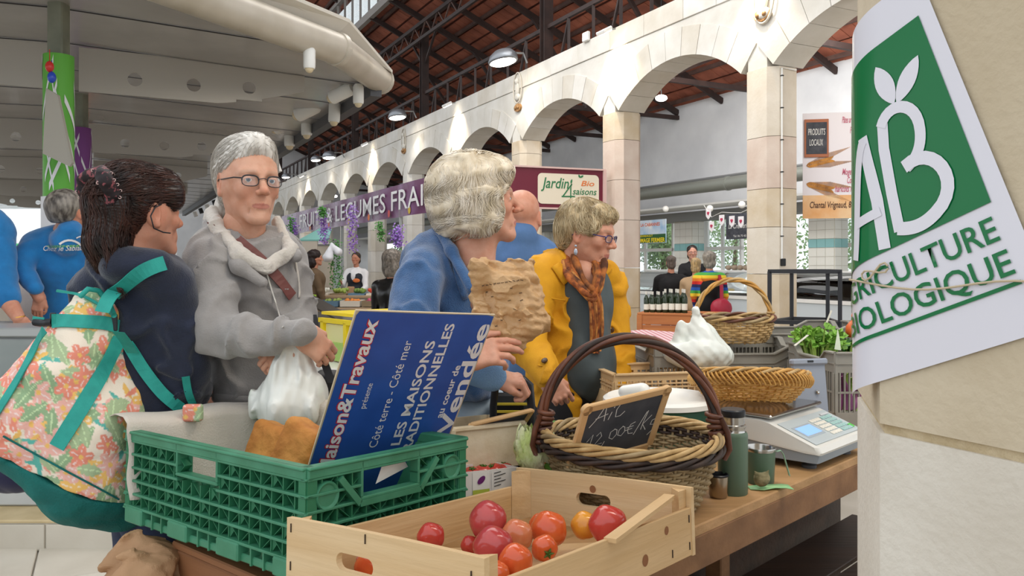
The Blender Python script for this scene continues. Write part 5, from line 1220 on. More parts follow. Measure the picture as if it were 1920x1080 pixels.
mb = MB(); MQ = Matrix(((bx2.x, 0, by2.x, 0), (bx2.y, 0, by2.y, 0), (0, 1, 0, 0), (0, 0, 0, 1))); cc_ = B_[0]+(B_[1]-B_[0])*.31+(B_[3]-B_[0])*.22-by2*.0025; mb.add([cc_+bx2*.013*math.cos(a)+V((0, 0, .008*math.sin(a)+.003*math.cos(a))) for a in [i*.3927 for i in range(16)]], [tuple(range(16))]); mb.build('logo_oval', mat('logo_plum', '#6B2A6E', .5), t)
mb = MB()
for i in range(5):
    p0 = B_[0]+(B_[1]-B_[0])*(.54)+(B_[3]-B_[0])*(.10+.08*i)-by2*.0025; mb.add([p0, p0+bx2*.04*(1 if i % 2 else .6), p0+bx2*.04*(1 if i % 2 else .6)+V((0, 0, .0018)), p0+V((0, 0, .0018))], [(0, 1, 2, 3)])
mb.build('small_print', dark_m, t)
for i, (px, py) in enumerate(((885, 888), (905, 884), (926, 882), (945, 880))): tomato(px, py+3, 18, 1.86+.030*i, 0, 'red tomato in the white carton, %s' % ('leftmost of four', 'second from the left', 'third from the left', 'rightmost of four')[i], grp='tomatoes in the white carton')
q = [P(884, 797, 1.95)]
t = thing('small_slate', 'beige framed small slate leaning on the poplar crate, seen edge-on', 'slate', q[0]); cs = [P(884, 796, 1.90), P(998, 769, 2.00), P(978, 800, 2.06), P(872, 815, 1.96)]
for i in range(4): MB().bar(cs[i], cs[(i+1) % 4], .014, .010, bev=.003).build('frame_rail', fw, t)
quadbox(MB(), cs, .002).build('slate_plate', mat('slate_face', '#3C3F47'), t)
cab = mat('cabbage_leaf', '#C3D27E', .5, col2='#EDEBC9', scale=16, bump=.3, bscale=50)
cc_ = P(1002, 842, 1.93); t = thing('cabbage', 'pale green leafy cabbage between the poplar crate and the willow basket', 'vegetable', cc_-V((0, 0, .05)))
sculpt('heart', [El(cc_, (.038, .04, .042), .01)], .003, cab, t, disp=lambda p: .03*crease(p, 70, 3), it=0)
for i in range(9):
    q0 = i*.7; rows = []
    for a in range(11):
        th_ = -.9+a*.19; row = []
        for b_ in range(11):
            ph = q0+(-.6+b_*.12); r = .040+.0012*i+.012*max(0, th_-.35)+.005*math.sin(17*ph+9*th_)*(.3+abs(b_-5)/5+max(0, th_)); row.append(cc_+V((r*math.cos(th_)*math.cos(ph), r*math.cos(th_)*math.sin(ph), 1.15*r*math.sin(th_))))
        rows.append(row)
    mb = MB(); mb.grid(rows); mb.build('leaf', cab, t, smooth=True)
cu = mat('courgette', '#4B7A38', .4, col2='#6B9A4C', scale=20)
for a, b, r, lb in (((992, 822, 2.02), (1046, 800, 2.08), .024, 'dark green courgette behind the cabbage'), ((1004, 800, 2.12), (1072, 806, 2.16), .020, 'second green courgette behind the basket rim')):
    mb = MB(); pa, pb = P(*a), P(*b); mb.tube([pa+(pb-pa)*s for s in (0, .06, .2, .5, .8, .94, 1)], [r*k for k in (.3, .75, 1, 1.05, 1, .75, .3)], 16); single('courgette', mb, cu, lb, 'vegetable', smooth=True)
for k, (px, py, c_, nm) in enumerate(((1016, 866, '#D9622B', 'orange'), (1026, 874, '#5D8A34', 'green'))): mb = MB(); p = P(px, py, 1.90); mb.tube([p+V((-.012, 0, .008)), p, p+V((.012, 0, -.01))], [.004, .008, .003], 10); single('small_pepper', mb, mat('pep_'+nm, c_, .3), 'tiny %s pepper below the cabbage beside the basket' % nm, 'vegetable', smooth=True)
t = thing('magenta_tray', 'magenta plastic tray edge behind the willow basket handle', 'tray', P(1050, 800, 2.5)); MB().box(P(1062, 800, 2.35), (.12, .10, .014), None, .004).build('base', mat('magenta', '#8E2A5E', .4), t)
# ================================================================== PEOPLE
skin_m = mat('skin', '#FFFFFF', .5, attr='Col', spec=.35, sss=.12, bump=.08, bscale=260, col2='#F3E6DE', scale=30)
hair_m = lambda k, c, c2, r=.45: mat(k, c, r, col2=c2, scale=40, stretch=(1, 1, .3), spec=.45)
eyew = mat('eye_white', '#E9E4DE', .2); irisc = {'blue': mat('iris_blue', '#4E6478', .15), 'brown': mat('iris_brown', '#4A3322', .15)}; pup = mat('pupil', '#0B0B0C', .1)
def head_prims(age=.5, wide=1.0, nose=1.0, jaw=1.0, fat=0.0, neck=True):
    w = wide; p = [El((0, -.014, .038), (.073*w, .094, .080), .02), El((0, .022, -.012), (.061*w, .066, .084), .03)]
    for s in (-1, 1):
        p += [C((s*.046*w*jaw, -.002, -.046), (s*.014, .066, -.092), .022+fat-.003*(age > .8), .017, .025), El((s*.036*w, .062, -.022), (.022+fat-.003*(age > .8), .018, .018), .018),
              C((s*.012, .083, .021), (s*.042*w, .066, .020), .009, .009, .014), El((s*.058*w, .008, -.01), (.016, .03, .03), .02)]
    p += [El((0, .073, -.095), (.020*jaw, .016, .015), .016), C((0, .083, .012), (0, .103*nose, -.022), .0075, .0105, .010), El((0, .106*nose, -.027), (.0105, .011, .0095), .006)]
    for s in (-1, 1): p.append(El((s*.0115, .095*nose, -.031), (.0075, .010, .0075), .005))
    p += [El((0, .074, -.060), (.030, .018, .024), .014)]
    for s in (-1, 1):
        p.append(El((s*.0315*w, .094, .003), (.0175, .016, .0125), .010, op='s'))      # eye socket
        p.append(El((s*.0315*w, .0705, .002), (.0150, .0145, .0135), .004))            # lids over the ball
        p.append(El((s*.0315*w, .0855, .0005), (.0115, .008, .0029), .0020, op='s'))   # opening
        p.append(El((s*.0055, .108*nose, -.0375), (.0028, .005, .003), .002, op='s'))
        if age: p += [C((s*.018, .097, -.034), (s*.032, .080, -.068), .0022*age, .0026*age, .005, 's'), C((s*.019, .093, .0), (s*.044, .075, -.012), .001, .0012, .004*age, 's'), C((s*.026, .078, -.072), (s*.026, .068, -.090), .0014, .0014, .005*age, 's')]
        if age > .8: p.append(C((s*.006, .093, .024), (s*.007, .093, .034), .001, .001, .004, 's'))
    # lips
    p += [C((-.021, .0815, -.062), (0, .0905, -.0590), .0032, .0050, .004), C((.021, .0815, -.062), (0, .0905, -.0590), .0032, .0050, .004), C((-.018, .0815, -.0655), (.018, .0815, -.0655), .0035, .0035, .004), El((0, .0875, -.0685), (.015, .006, .0050), .005),
          C((-.023, .086, -.0634), (0, .0975, -.0628), .0012, .0014, .0016, 's'), C((.023, .086, -.0634), (0, .0975, -.0628), .0012, .0014, .0016, 's')]
    if age: p += [C((-.016, .093, -.078), (.016, .093, -.078), .0014, .0014, .005, 's')]
    for s in (-1, 1):                                                                  # ears
        R = np.array(Euler((0, 0, -s*.35)).to_matrix()); p += [El((s*.0745*w, -.012, -.004), (.0085, .018, .031), .004, R), El((s*.081*w, -.006, .000), (.0050, .0105, .020), .003, R, 's'), El((s*.0765*w, -.004, -.030), (.007, .009, .010), .004)]
    if neck: p += [C((0, -.022, -.055), (0, -.034, -.15), .050+fat, .052+fat, .03), C((0, .005, -.085), (0, -.01, -.15), .03+fat, .035+fat, .03)]
    if age > .6: p += [C((-.02, .02, -.10), (-.022, -.004, -.16), .008, .008, .012), C((.02, .02, -.10), (.022, -.004, -.16), .008, .008, .012)]
    return p
def skin_col(tone, lip='#B5726A', brow='#8A7666', flush=.5, w=1.0, browk=.6, base2=None):
    T_ = np.array(lin(tone)[:3]); Lp = np.array(lin(lip)[:3]); Br = np.array(lin(brow)[:3]); fl = T_*np.array([1.06, .80, .74])
    def f(v):
        x, y, z = v[:, 0], v[:, 1], v[:, 2]; c = np.tile(T_, (len(v), 1))
        def mixin(c, t, m): m = np.clip(m, 0, 1)[:, None]; return c*(1-m)+t*m
        ch = np.exp(-(((np.abs(x)-.036)/.018)**2+((z+.028)/.018)**2))*(y > .03)*flush; ns = np.exp(-((x/.012)**2+((z+.027)/.012)**2))*(y > .09)*flush*1.1; er = (np.abs(x) > .074*w)*flush*.6*(y < .03)
        c = mixin(c, fl, ch+ns+er)
        c = mixin(c, T_*.93, .12*noise3(v, 70, 3)); 
        lp = ((x/.0225)**2+((z+.0645)/.0078)**2 < 1)*(y > .076); c = mixin(c, Lp, lp*.8)
        bz = .0235-.25*np.maximum(np.abs(x)-.036, 0)+.05*(np.abs(x)-.014); bm_ = np.exp(-((z-bz)/.0032)**2)*(np.abs(x) > .013)*(np.abs(x) < .048)*(y > .04); c = mixin(c, Br, bm_*browk)
        ed = np.exp(-(((np.abs(x)-.0315*w)/.014)**2+((z-.001)/.005)**2)**2)*(y > .06); c = mixin(c, T_*np.array([.78, .62, .58]), ed*.45)
        return np.clip(c, 0, 1)
    return f
def head_matrix(px, py, Y, phi, pitch=0, roll=0, s=1.0):
    return Matrix.Translation(P(px, py, Y)) @ Matrix.Rotation(math.pi+math.radians(phi), 4, 'Z') @ Matrix.Rotation(math.radians(roll), 4, 'Y') @ Matrix.Rotation(math.radians(pitch), 4, 'X') @ Matrix.Scale(s, 4)
def xf(M, v): A = np.array(M); return v @ A[:3, :3].T+A[:3, 3]
_HC = {}
def head_geo(h, **k):
    key = (h, tuple(sorted(k.items())))
    if key not in _HC: vs, fs = nets(head_prims(**k), h); _HC[key] = (relax(vs, fs, 1), fs)
    return _HC[key]
# ---- hands: palm and five fingers, local frame: x towards the fingers, y towards the thumb, z out of the back of the hand
def hand_prims(curl=.4, spread=.0, side=1, thumb=.5, length=1.0, curls=None):
    pr = [Bx((.040, 0, 0), (.044, .037, .012), .011, .012), El((.022, .018, -.006), (.028, .022, .016), .012), El((.02, -.022, -.004), (.03, .018, .014), .012)]
    ls = (.072, .080, .074, .058); ys = (.029, .0095, -.0105, -.029); rs = (.0092, .0095, .0090, .0080)
    for i in range(4):
        cu = (curls[i] if curls else curl)*1.0; a = 0; p = V((.080-(.004 if i in (0, 2) else 0)-(.010 if i == 3 else 0), ys[i], 0)); sp = spread*(1.5-i)*.12; segs = (.46, .30, .24)
        for j, fr in enumerate(segs):
            a += cu*(1.0, 1.25, .8)[j]; dv = V((math.cos(a)*math.cos(sp), math.cos(a)*math.sin(sp), -math.sin(a))); q = p+dv*ls[i]*fr*length; r = rs[i]*(1-.10*j); pr.append(C(p-(dv*.006 if j == 0 else V((0, 0, 0))), q, r*1.04, r*.93, .003)); p = q
    p = V((.014, .030, -.006)); a = .75-.45*thumb; q = p+V((.034*math.cos(a), .034*math.sin(a), -.010*thumb)); pr.append(C(p, q, .0135, .0105, .008)); q2 = q+V((.030*math.cos(a-.35-.5*thumb), .030*math.sin(a-.35-.5*thumb), -.016*thumb)); pr.append(C(q, q2, .0105, .0088, .003)); q3 = q2+V((.020*math.cos(a-.5-.9*thumb), .020*math.sin(a-.5-.9*thumb), -.010*thumb)); pr.append(C(q2, q3, .0092, .0072, .003))
    pr.append(C((-.022, 0, 0), (.01, 0, 0), .023, .026, .02)); return pr
def hand(pos, xdir, zdir, mirror=1, h=.0026, sc=.93, **k):
    """pos wrist, xdir towards knuckles, zdir out of the back of the hand"""
    x = V(xdir).normalized(); z = V(zdir); z = (z-x*z.dot(x)).normalized(); y = z.cross(x)*mirror
    vs, fs = nets(hand_prims(**k), h); vs = relax(vs, fs, 1)*sc
    M = Matrix(((x.x, y.x, z.x, pos[0]), (x.y, y.y, z.y, pos[1]), (x.z, y.z, z.z, pos[2]), (0, 0, 0, 1)))
    if mirror < 0: fs = fs[:, ::-1]
    return vs, fs, M
def hand_col(tone):
    T_ = np.array(lin(tone)[:3])
    def f(v):
        c = np.tile(T_, (len(v), 1)); m = np.clip((v[:, 0]-.07)/.08, 0, 1)[:, None]*.35; c = c*(1-m)+T_*np.array([1.04, .80, .76])*m
        kn = np.exp(-((v[:, 0]-.080)/.008)**2)[:, None]*.25*(v[:, 2:3] > 0); c = c*(1-kn)+T_*np.array([1.03, .78, .72])*kn; return c*(1+.06*noise3(v, 130, 2)[:, None])
    return f
def q_(px, py, Y, r=None): p = P(px, py, Y); return p if r is None else (p, r*Y/F)
def CC(a, b, k=.03, op='u'):                               # capsule given by (px, py, depth, radius in px) ends
    return C(P(a[0], a[1], a[2]), P(b[0], b[1], b[2]), a[3]*(a[2]+DYG)/F, b[3]*(b[2]+DYG)/F, k, op)
def EE(px, py, Y, rx, ry, rd, k=.03, R=None, op='u'): return El(P(px, py, Y), (rx*(Y+DYG)/F, rd, ry*(Y+DYG)/F), k, R, op)
def folds(amp, f, seed, aniso=(1, 1, .6), fine=.25):
    an = np.array(aniso)
    def d(p):
        n = noise3(p*an, f, seed, 2); return amp*(np.abs(n)**1.0*-1.2+.35)+amp*fine*noise3(p, f*3.3, seed+1)
    return d
def assemble(person, parts):
    """joins skin pieces into the one body mesh"""
    V_, F_, C_ = [], [], []; n = 0
    for vs, fs, cl in parts: V_.append(vs); F_.append(fs+n); C_.append(cl); n += len(vs)
    return np_mesh('body', np.concatenate(V_), np.concatenate(F_), skin_m, person, np.concatenate(C_))
def headpart(M, tone, h=.0026, cargs={}, **k):
    vs, fs = head_geo(h, **k); return (xf(M, vs), fs, skin_col(tone, **cargs)(vs))
def handpart(tone, *a, **k): vs, fs, M = hand(*a, **k); return (xf(M, vs), fs, hand_col(tone)(vs))
def limb(tone, prims, h=.012): vs, fs = nets(prims, h); return (vs, fs, np.tile(np.array(lin(tone)[:3]), (len(vs), 1)))
def eyes(person, M, iris='brown', look=(0, 0), w=1.0):
    for s in (-1, 1):
        c = V((s*.0315*w, .0725, .0015)); g = V((math.sin(look[0]), math.cos(look[0]), math.sin(look[1]))).normalized()
        mb = MB(); mb.sph(c, .0118, 20, 14); mb.v = [tuple(M @ V(p)) for p in mb.v]; e = mb.build('eye', eyew, person, smooth=True)
        mb = MB(); Mi = Matrix.Translation(c+g*.0092) @ g.to_track_quat('Z', 'Y').to_matrix().to_4x4(); mb.lathe([(0, .0034), (.003, .0031), (.0058, .0012)], 18, M @ Mi); mb.build('iris', irisc[iris], e, smooth=True)
        mb = MB(); mb.lathe([(0, .0039), (.0026, .0034)], 14, M @ Mi); mb.build('pupil', pup, e, smooth=True)
def glasses(person, M, c1, w=1.0, rim=True, z=.0, hl=.0135, wl_=.020):
    fr = mat('glasses_frame_'+c1.strip('#'), c1, .3, .5); gl = mat('spectacle_glass', '#FFFFFF', .0, trans=1, spec=.15)
    g = None
    mb = MB()
    for s in (-1, 1):
        pts = []
        for i in range(28):
            q = 2*math.pi*i/28; ex = 2.8; cx, cz = math.cos(q), math.sin(q); x = abs(cx)**(2/ex)*math.copysign(1, cx)*wl_; zz = abs(cz)**(2/ex)*math.copysign(1, cz)*hl
            pts.append(M @ V((s*.0325*w+x, .0995-.25*abs(s*.0325*w+x)**1.6/.035**.6*.5, -.001+z+zz)))
        mb.tube(pts, .0013, 6, closed=True); mb.tube(pts[:15], .0021, 6)
        mb.tube([M @ V(p) for p in ((s*(.0325*w+wl_), .090, .005+z), (s*.070*w, .080, .006+z), (s*.0775*w, .02, .005+z), (s*.0785*w, -.012, .006+z), (s*.077*w, -.028, -.012+z))], [.0022, .002, .0016, .0014, .0014], 6)
    mb.tube([M @ V(p) for p in ((-.013, .100, .003+z), (0, .104, .006+z), (.013, .100, .003+z))], .0013, 6)
    g = mb.build('glasses', fr, person, smooth=True)
    for s in (-1, 1):
        mb = MB(); ring_ = []
        for i in range(24): q = 2*math.pi*i/24; cx, cz = math.cos(q), math.sin(q); x = abs(cx)**(2/2.8)*math.copysign(1, cx)*wl_; zz = abs(cz)**(2/2.8)*math.copysign(1, cz)*hl; ring_.append((s*.0325*w+x, .0990-.25*abs(s*.0325*w+x)**1.6/.035**.6*.5, -.001+z+zz))
        n = len(ring_); mb.add([M @ V(p) for p in ring_]+[M @ V((p[0], p[1]+.0004, p[2])) for p in ring_], [tuple(range(n)), tuple(range(n, 2*n))[::-1]]+[(i, (i+1) % n, n+(i+1) % n, n+i) for i in range(n)]); mb.build('lens', gl, g)
def strands(name, prims, flow, count, steps, step, r, m, parent, M, zmin=-9, pick=None, lift=.0012, seed=1, wob=.25, tail=0, base=None, label=None):
    """hair strands traced over a sculpted volume along a flow field"""
    rs = np.random.RandomState(seed); vs = base; idx = rs.randint(0, len(vs), count*3); p = vs[idx]
    if pick is not None: k = pick(p); p = p[k]
    p = p[:count].copy(); n = len(p); path = []; e = .0015
    def grad(p): return np.stack([field(prims, p+np.array(d)*e)-field(prims, p-np.array(d)*e) for d in ((1, 0, 0), (0, 1, 0), (0, 0, 1))], -1)
    rnd_ = rs.normal(size=(n, 3))*wob; lf = lift*(.3+rs.rand(n, 1)*1.7)
    for s in range(steps):
        g = grad(p); g /= np.linalg.norm(g, axis=1, keepdims=True)+1e-9; d = field(prims, p)[:, None]; p = p-g*(d-lf) if s < steps-tail else p
        path.append(p.copy()); f = flow(p)+rnd_; f -= g*(f*g).sum(1, keepdims=True) if s < steps-tail else 0; f /= np.linalg.norm(f, axis=1, keepdims=True)+1e-9; p = p+f*step
    path = xf(M, np.array(path).reshape(-1, 3)).reshape(steps, n, 3)
    T_ = np.gradient(path, axis=0); T_ /= np.linalg.norm(T_, axis=2, keepdims=True)+1e-9; up = np.array([.3, .5, .8]); A = np.cross(T_, up); A /= np.linalg.norm(A, axis=2, keepdims=True)+1e-9; B = np.cross(T_, A)
    tp_ = np.sin(np.pi*np.clip(np.linspace(.12, 1.0, steps), 0, 1))**.5*1.0; tp_[0] = .5; ring = [A*math.cos(a)+B*math.sin(a) for a in (0, 2.094, 4.188)]
    vsx = np.stack([path+q*(r*tp_)[:, None, None] for q in ring], 2)          # steps, n, 3, 3
    idm = np.arange(steps*n*3).reshape(steps, n, 3); fs = []
    for k in range(3): k2 = (k+1) % 3; fs.append(np.stack([idm[:-1, :, k], idm[:-1, :, k2], idm[1:, :, k2], idm[1:, :, k]], -1).reshape(-1, 4))
    return np_mesh(name, vsx.reshape(-1, 3), np.concatenate(fs), m, parent, label=label)
def hairdo(person, prims, M, m, h=.0032, disp=None, flow=None, n=900, steps=9, step=.011, r=.0009, name='hair', it=1, m2=None, **k):
    vs, fs = nets(prims, h, disp); vs = relax(vs, fs, it); o = np_mesh(name, xf(M, vs), fs, m, person)
    if flow is not None and n: strands('hair_strands', prims, flow, n, steps, step, r, m2 or m, o, M, base=vs, **k)
    return o
def person(label, px, Y, cat='person', group=None): b = P(px, HZ, Y); b.z = 0; return thing('person', label, cat, b, group)
def legs(t, px, Y, m, hipz, facing=0, gap=.09, r=.085, shoe='#2A2624', top=None):
    b = P(px, HZ, Y); sx = V((math.cos(facing), math.sin(facing), 0))
    pr = [El((b.x, b.y, hipz), (.165, .12, .14), .06)]
    for s in (-1, 1):
        h_ = V((b.x, b.y, 0))+sx*s*gap; pr += [C((h_.x, h_.y, hipz-.02), (h_.x, h_.y, .48), r*1.08, r*.78, .05), C((h_.x, h_.y, .48), (h_.x, h_.y, .10), r*.76, r*.62, .03)]
    sculpt('trousers', pr+[Pl((0, 0, .07), (0, 0, -1))], .014, m, t, disp=folds(.006, 18, 5), it=1)
    for s in (-1, 1):
        h_ = V((b.x, b.y, 0))+sx*s*gap; fdir = V((math.sin(facing), -math.cos(facing), 0)); fdir = V((sx.y, -sx.x, 0)); a = h_+fdir*.13; k_ = h_-fdir*.05
        sculpt('shoe', [C((k_.x, k_.y, .045), (a.x, a.y, .035), .042, .036, .02), Pl((0, 0, .004), (0, 0, -1))], .008, mat('shoe_'+shoe.strip('#'), shoe, .5), t)

# ------------------------------------------------------------------ woman in the grey fleece jacket
DYG = .13
t = person('older woman in a grey fleece jacket and glasses, short grey hair, holding a white bag', 480, 2.1)
tone = '#D8A78E'; M = head_matrix(467, 343, 2.07, 38, -1, 0, 1.05); ha_ = dict(age=1.0, wide=.96, nose=1.03, jaw=.95)
parts = [headpart(M, tone, .0024, dict(lip='#B9776C', brow='#B9A28E', flush=.55, browk=.35), **ha_)]
parts.append(limb(tone, [CC((455, 420, 2.08, 36), (452, 470, 2.1, 44)), CC((460, 500, 2.1, 50), (495, 720, 2.12, 60)), CC((400, 478, 2.02, 24), (545, 480, 2.18, 22)), CC((392, 480, 2.0, 22), (408, 640, 1.88, 16)), CC((408, 640, 1.88, 15), (550, 634, 1.81, 11)), CC((545, 480, 2.2, 24), (560, 600, 2.12, 20))]))
parts.append(handpart(tone, P(571, 628, 1.82), (.66, .40, -.72), (.6, -.85, .1), 1, sc=.86, curl=.5, thumb=.9, length=.95))       # near hand over the far one
parts.append(handpart(tone, P(558, 652, 1.87), (-.9, -.25, -.32), (-.2, -.9, .7), -1, curl=.75, thumb=.6, length=.9))
assemble(t, parts); eyes(t, M, 'blue', (.15, .02), .96); glasses(t, M, '#3E3B3D', .96, z=-.001)
hg = hair_m('hair_grey', '#E2DED7', '#BDB7AE')
hp = [El((0, -.030, .048), (.0835*.98, .098, .083), .02), El((0, -.070, .0), (.062, .058, .070), .03), El((0, .035, .088), (.05, .05, .038), .03), El((0, -.112, -.055), (.048, .044, .048), .012), El((0, .130, -.02), (.10, .085, .105), .02, op='s'), El((.085, .03, -.035), (.05, .055, .06), .02, op='s'), El((-.085, .03, -.035), (.05, .055, .06), .02, op='s')]
def fl_back(p): c = np.array([0, -.12, -.035]); f = c-p; f[:, 2] += .02; return f/np.linalg.norm(f, axis=1, keepdims=True)
hairdo(t, hp, M, hg, disp=lambda p: .0011*np.sin(46*np.arctan2(p[:, 0], p[:, 2]-.0)+6*noise3(p, 20, 1))-.0006+.006*noise3(p, 60, 3)*(p[:, 1] < -.09), flow=fl_back, n=1300, steps=9, step=.013, r=.0008, wob=.12, lift=.0014, tail=1)
fl_m = mat('fleece_grey', '#9B9794', .92, col2='#908C89', scale=22, bump=.22, bscale=240, sheen=.35); fl_in = mat('fleece_cream', '#CFC8BE', .95, bump=.35, bscale=180, sheen=.4)
jk = [EE(464, 520, 2.10, 92, 92, .115, .05), EE(478, 640, 2.10, 84, 110, .115, .06), EE(498, 712, 2.12, 97, 80, .125, .05), CC((404, 462, 2.06, 36), (530, 468, 2.16, 30), .06),
      CC((392, 482, 1.99, 41), (405, 612, 1.90, 46), .035), CC((404, 622, 1.88, 44), (470, 634, 1.83, 37), .03), CC((470, 634, 1.83, 36), (562, 622, 1.795, 25), .02), CC((545, 486, 2.20, 34), (562, 590, 2.13, 31), .03), CC((562, 590, 2.13, 29), (558, 640, 1.95, 24), .03),
      Pl(P(500, 760, 2.1), (0, 0, -1), .006), CC((452, 432, 2.08, 40), (446, 380, 2.08, 46), .01, 's')]
jf = lambda p: -.013*np.exp(-(noise3(p*np.array([1, 1, .8]), 22, 11)/.16)**2)+.003+.0016*noise3(p, 95, 4)
jvs, jfs = nets(jk, .0062, jf); jvs = relax(jvs, jfs, 1); jo = np_mesh('jacket', jvs, jfs, fl_m, t); JB = bvh(jvs, jfs)
col = [CC((404, 424, 2.04, 13), (452, 478, 1.955, 13), .02), CC((452, 478, 1.955, 14), (500, 500, 1.97, 12), .02), CC((500, 500, 1.99, 12), (545, 470, 2.06, 13), .02), CC((404, 424, 2.05, 13), (398, 402, 2.12, 14), .02), CC((545, 470, 2.08, 11), (520, 418, 2.15, 12), .02), CC((500, 440, 2.18, 13), (440, 405, 2.19, 13), .02), CC((398, 404, 2.13, 13), (440, 400, 2.19, 12), .02)]
sculpt('collar_lining', col, .0042, fl_in, t, disp=lambda p: .0014*noise3(p, 190, 2)-.006*np.exp(-(noise3(p, 40, 6)/.2)**2)+.002, it=1)
sculpt('collar', [CC((394, 440, 2.035, 12), (448, 500, 1.945, 13), .02), CC((448, 500, 1.945, 13), (492, 530, 1.95, 10), .02), CC((555, 480, 2.06, 12), (538, 452, 2.13, 11), .02), CC((392, 438, 2.05, 12), (392, 412, 2.14, 12), .02)], .0045, fl_m, t, disp=folds(.002, 60, 2))
zp = strap(JB, [(498, 508), (512, 560), (532, 615)], .004, .003, .003, n=30); zp.build('zip', mat('zip_silver', '#C9C6C0', .4, .3), t)
strap(JB, [(545, 462), (556, 510), (560, 560)], .006, .004, .003).build('drawcord', fl_in, t, smooth=True)
strap(JB, [(396, 424), (420, 432), (470, 470), (515, 515), (545, 555)], .030, .005, .003, 2.0).build('shoulder_strap', mat('strap_maroon', '#7A4A44', .5), t)
strap(JB, [(404, 748), (500, 750), (586, 742)], .030, .003, .004, 2.0).build('hem_band', fl_m, t, smooth=True)
for a in (((548, 600), (552, 640)),): pass
mb = MB(); mb.loft([[P(590, 590+0, 1.9)+o for o in (V((-.004, 0, 0)), V((.004, 0, 0)), V((.004, .004, 0)), V((-.004, .004, 0)))]]+[[P(a, b, 1.88)+o for o in (V((-.010, 0, 0)), V((.010, 0, 0)), V((.010, .004, 0)), V((-.010, .004, 0)))] for a, b in ((596, 640), (608, 680), (622, 718))]); mb.build('bag_strap', mat('strap_black', '#26272B', .7), t)
gs = [EE(500, 748, 2.12, 86, 34, .112, .03)]
sculpt('shirt_hem', gs+[Pl(P(500, 776, 2.1), (0, 0, -1), .004)], .008, mat('olive_shirt', '#4E5226', .85, bump=.2), t)
legs(t, 500, 2.14, mat('trousers_beige', '#B9AFA6', .8, bump=.1), .92, facing=.5)
film2 = mat('white_film_green', '#EEF0EA', .35, spec=.5, col2='#D8E6D0', scale=9, thr=(.55, .7))
o = sculpt('carrier_bag', [C(P(545, 662, 1.86), P(536, 750, 1.86), .034, .072, .03), EE(536, 765, 1.86, 60, 60, .06, .03), C(P(548, 655, 1.86), P(575, 740, 1.87), .02, .05, .03)], .0042, film2, disp=lambda p: .0016*np.sin(40*np.arctan2(p[:, 0]-P(545, 650, 1.86).x, -(p[:, 2]-P(545, 640, 1.86).z)+.05))+.05*crease(p*np.array([1.3, 1, .5]), 50, 3), it=0)
centre(o); setp(o, 'thin white carrier bag with pale green print held by the woman in grey', 'bag')
o = sculpt('shoulder_bag', [Bx(P(612, 760, 2.0), (.035, .05, .09), .02, .01)], .006, mat('bag_black', '#1E1F22', .6), disp=folds(.003, 30, 3)); centre(o); setp(o, 'black shoulder bag beside the white carrier bag, behind the blue sign', 'bag')

# ------------------------------------------------------------------ woman with light hair in the blue cardigan
DYG = 0
t = person('older woman in a blue knitted cardigan with blond-grey wavy bob, clutching a brown paper bag', 850, 2.25)
tone = '#D29F88'; M = head_matrix(898, 380, 2.2, 96, 6, 0, 1.02); 
parts = [headpart(M, tone, .0028, dict(lip='#B0685F', brow='#9B8470', flush=.6), age=1.0, wide=.97, nose=1.04)]
parts.append(limb(tone, [CC((882, 430, 2.22, 34), (850, 500, 2.24, 42)), CC((905, 440, 2.2, 20), (895, 560, 2.22, 30)), CC((845, 520, 2.27, 50), (865, 700, 2.28, 55)), CC((795, 505, 2.16, 22), (765, 640, 2.06, 22)), CC((765, 645, 2.04, 20), (872, 668, 1.87, 16)), CC((795, 500, 2.2, 20), (885, 510, 2.34, 20)), CC((885, 515, 2.34, 18), (905, 640, 2.28, 18)), CC((905, 640, 2.28, 13), (918, 700, 2.06, 9))]))
parts.append(handpart(tone, P(872, 668, 1.86), (.96, -.0, .16), (-.1, -.9, .6), 1, curls=(.25, .35, .5, .6), thumb=.2))
parts.append(handpart(tone, P(930, 708, 2.02), (.9, .15, -.15), (-.1, -.35, 1), -1, sc=.86, curl=.95, thumb=.8))
assemble(t, parts); eyes(t, M, 'brown', (0, 0), .97)
hb = hair_m('hair_blond_grey', '#E8DCC6', '#C4B498'); hb2 = hair_m('hair_blond_strand', '#F5EDE0', '#D9CBB0')
hp = [El((0, -.024, .052), (.100, .112, .090), .02), El((0, -.055, -.015), (.098, .080, .085), .04), El((.072, -.005, -.02), (.036, .062, .078), .03), El((-.072, -.005, -.02), (.036, .062, .078), .03), El((0, .055, .078), (.07, .045, .035), .03),
      El((0, .150, -.030), (.085, .095, .100), .015, op='s'), El((0, .02, -.145), (.2, .2, .050), .02, op='s')]
wav = lambda p: .0055*np.sin(p[:, 2]*95+2.6*noise3(p, 24, 3)+np.arctan2(p[:, 0], p[:, 1])*2)+.003*noise3(p, 75, 5)
def fl_bob(p): f = np.stack([p[:, 0]*1.5+.25*np.sin(p[:, 2]*90), (p[:, 1]+.02)*1.8*.6-.012, -.06-.0*p[:, 2]+0*p[:, 2]], -1); f[:, 2] = -.09+np.clip(p[:, 2]-.09, 0, 1)*1.2; return f/np.linalg.norm(f, axis=1, keepdims=True)
hairdo(t, hp, M, hb, disp=wav, flow=fl_bob, n=2200, steps=11, step=.012, r=.0008, wob=.12, lift=.003, tail=1, m2=hb2)
kn = mat('knit_blue', '#446C9E', .95, col2='#395C89', scale=30, bump=.5, bscale=330, sheen=.5)
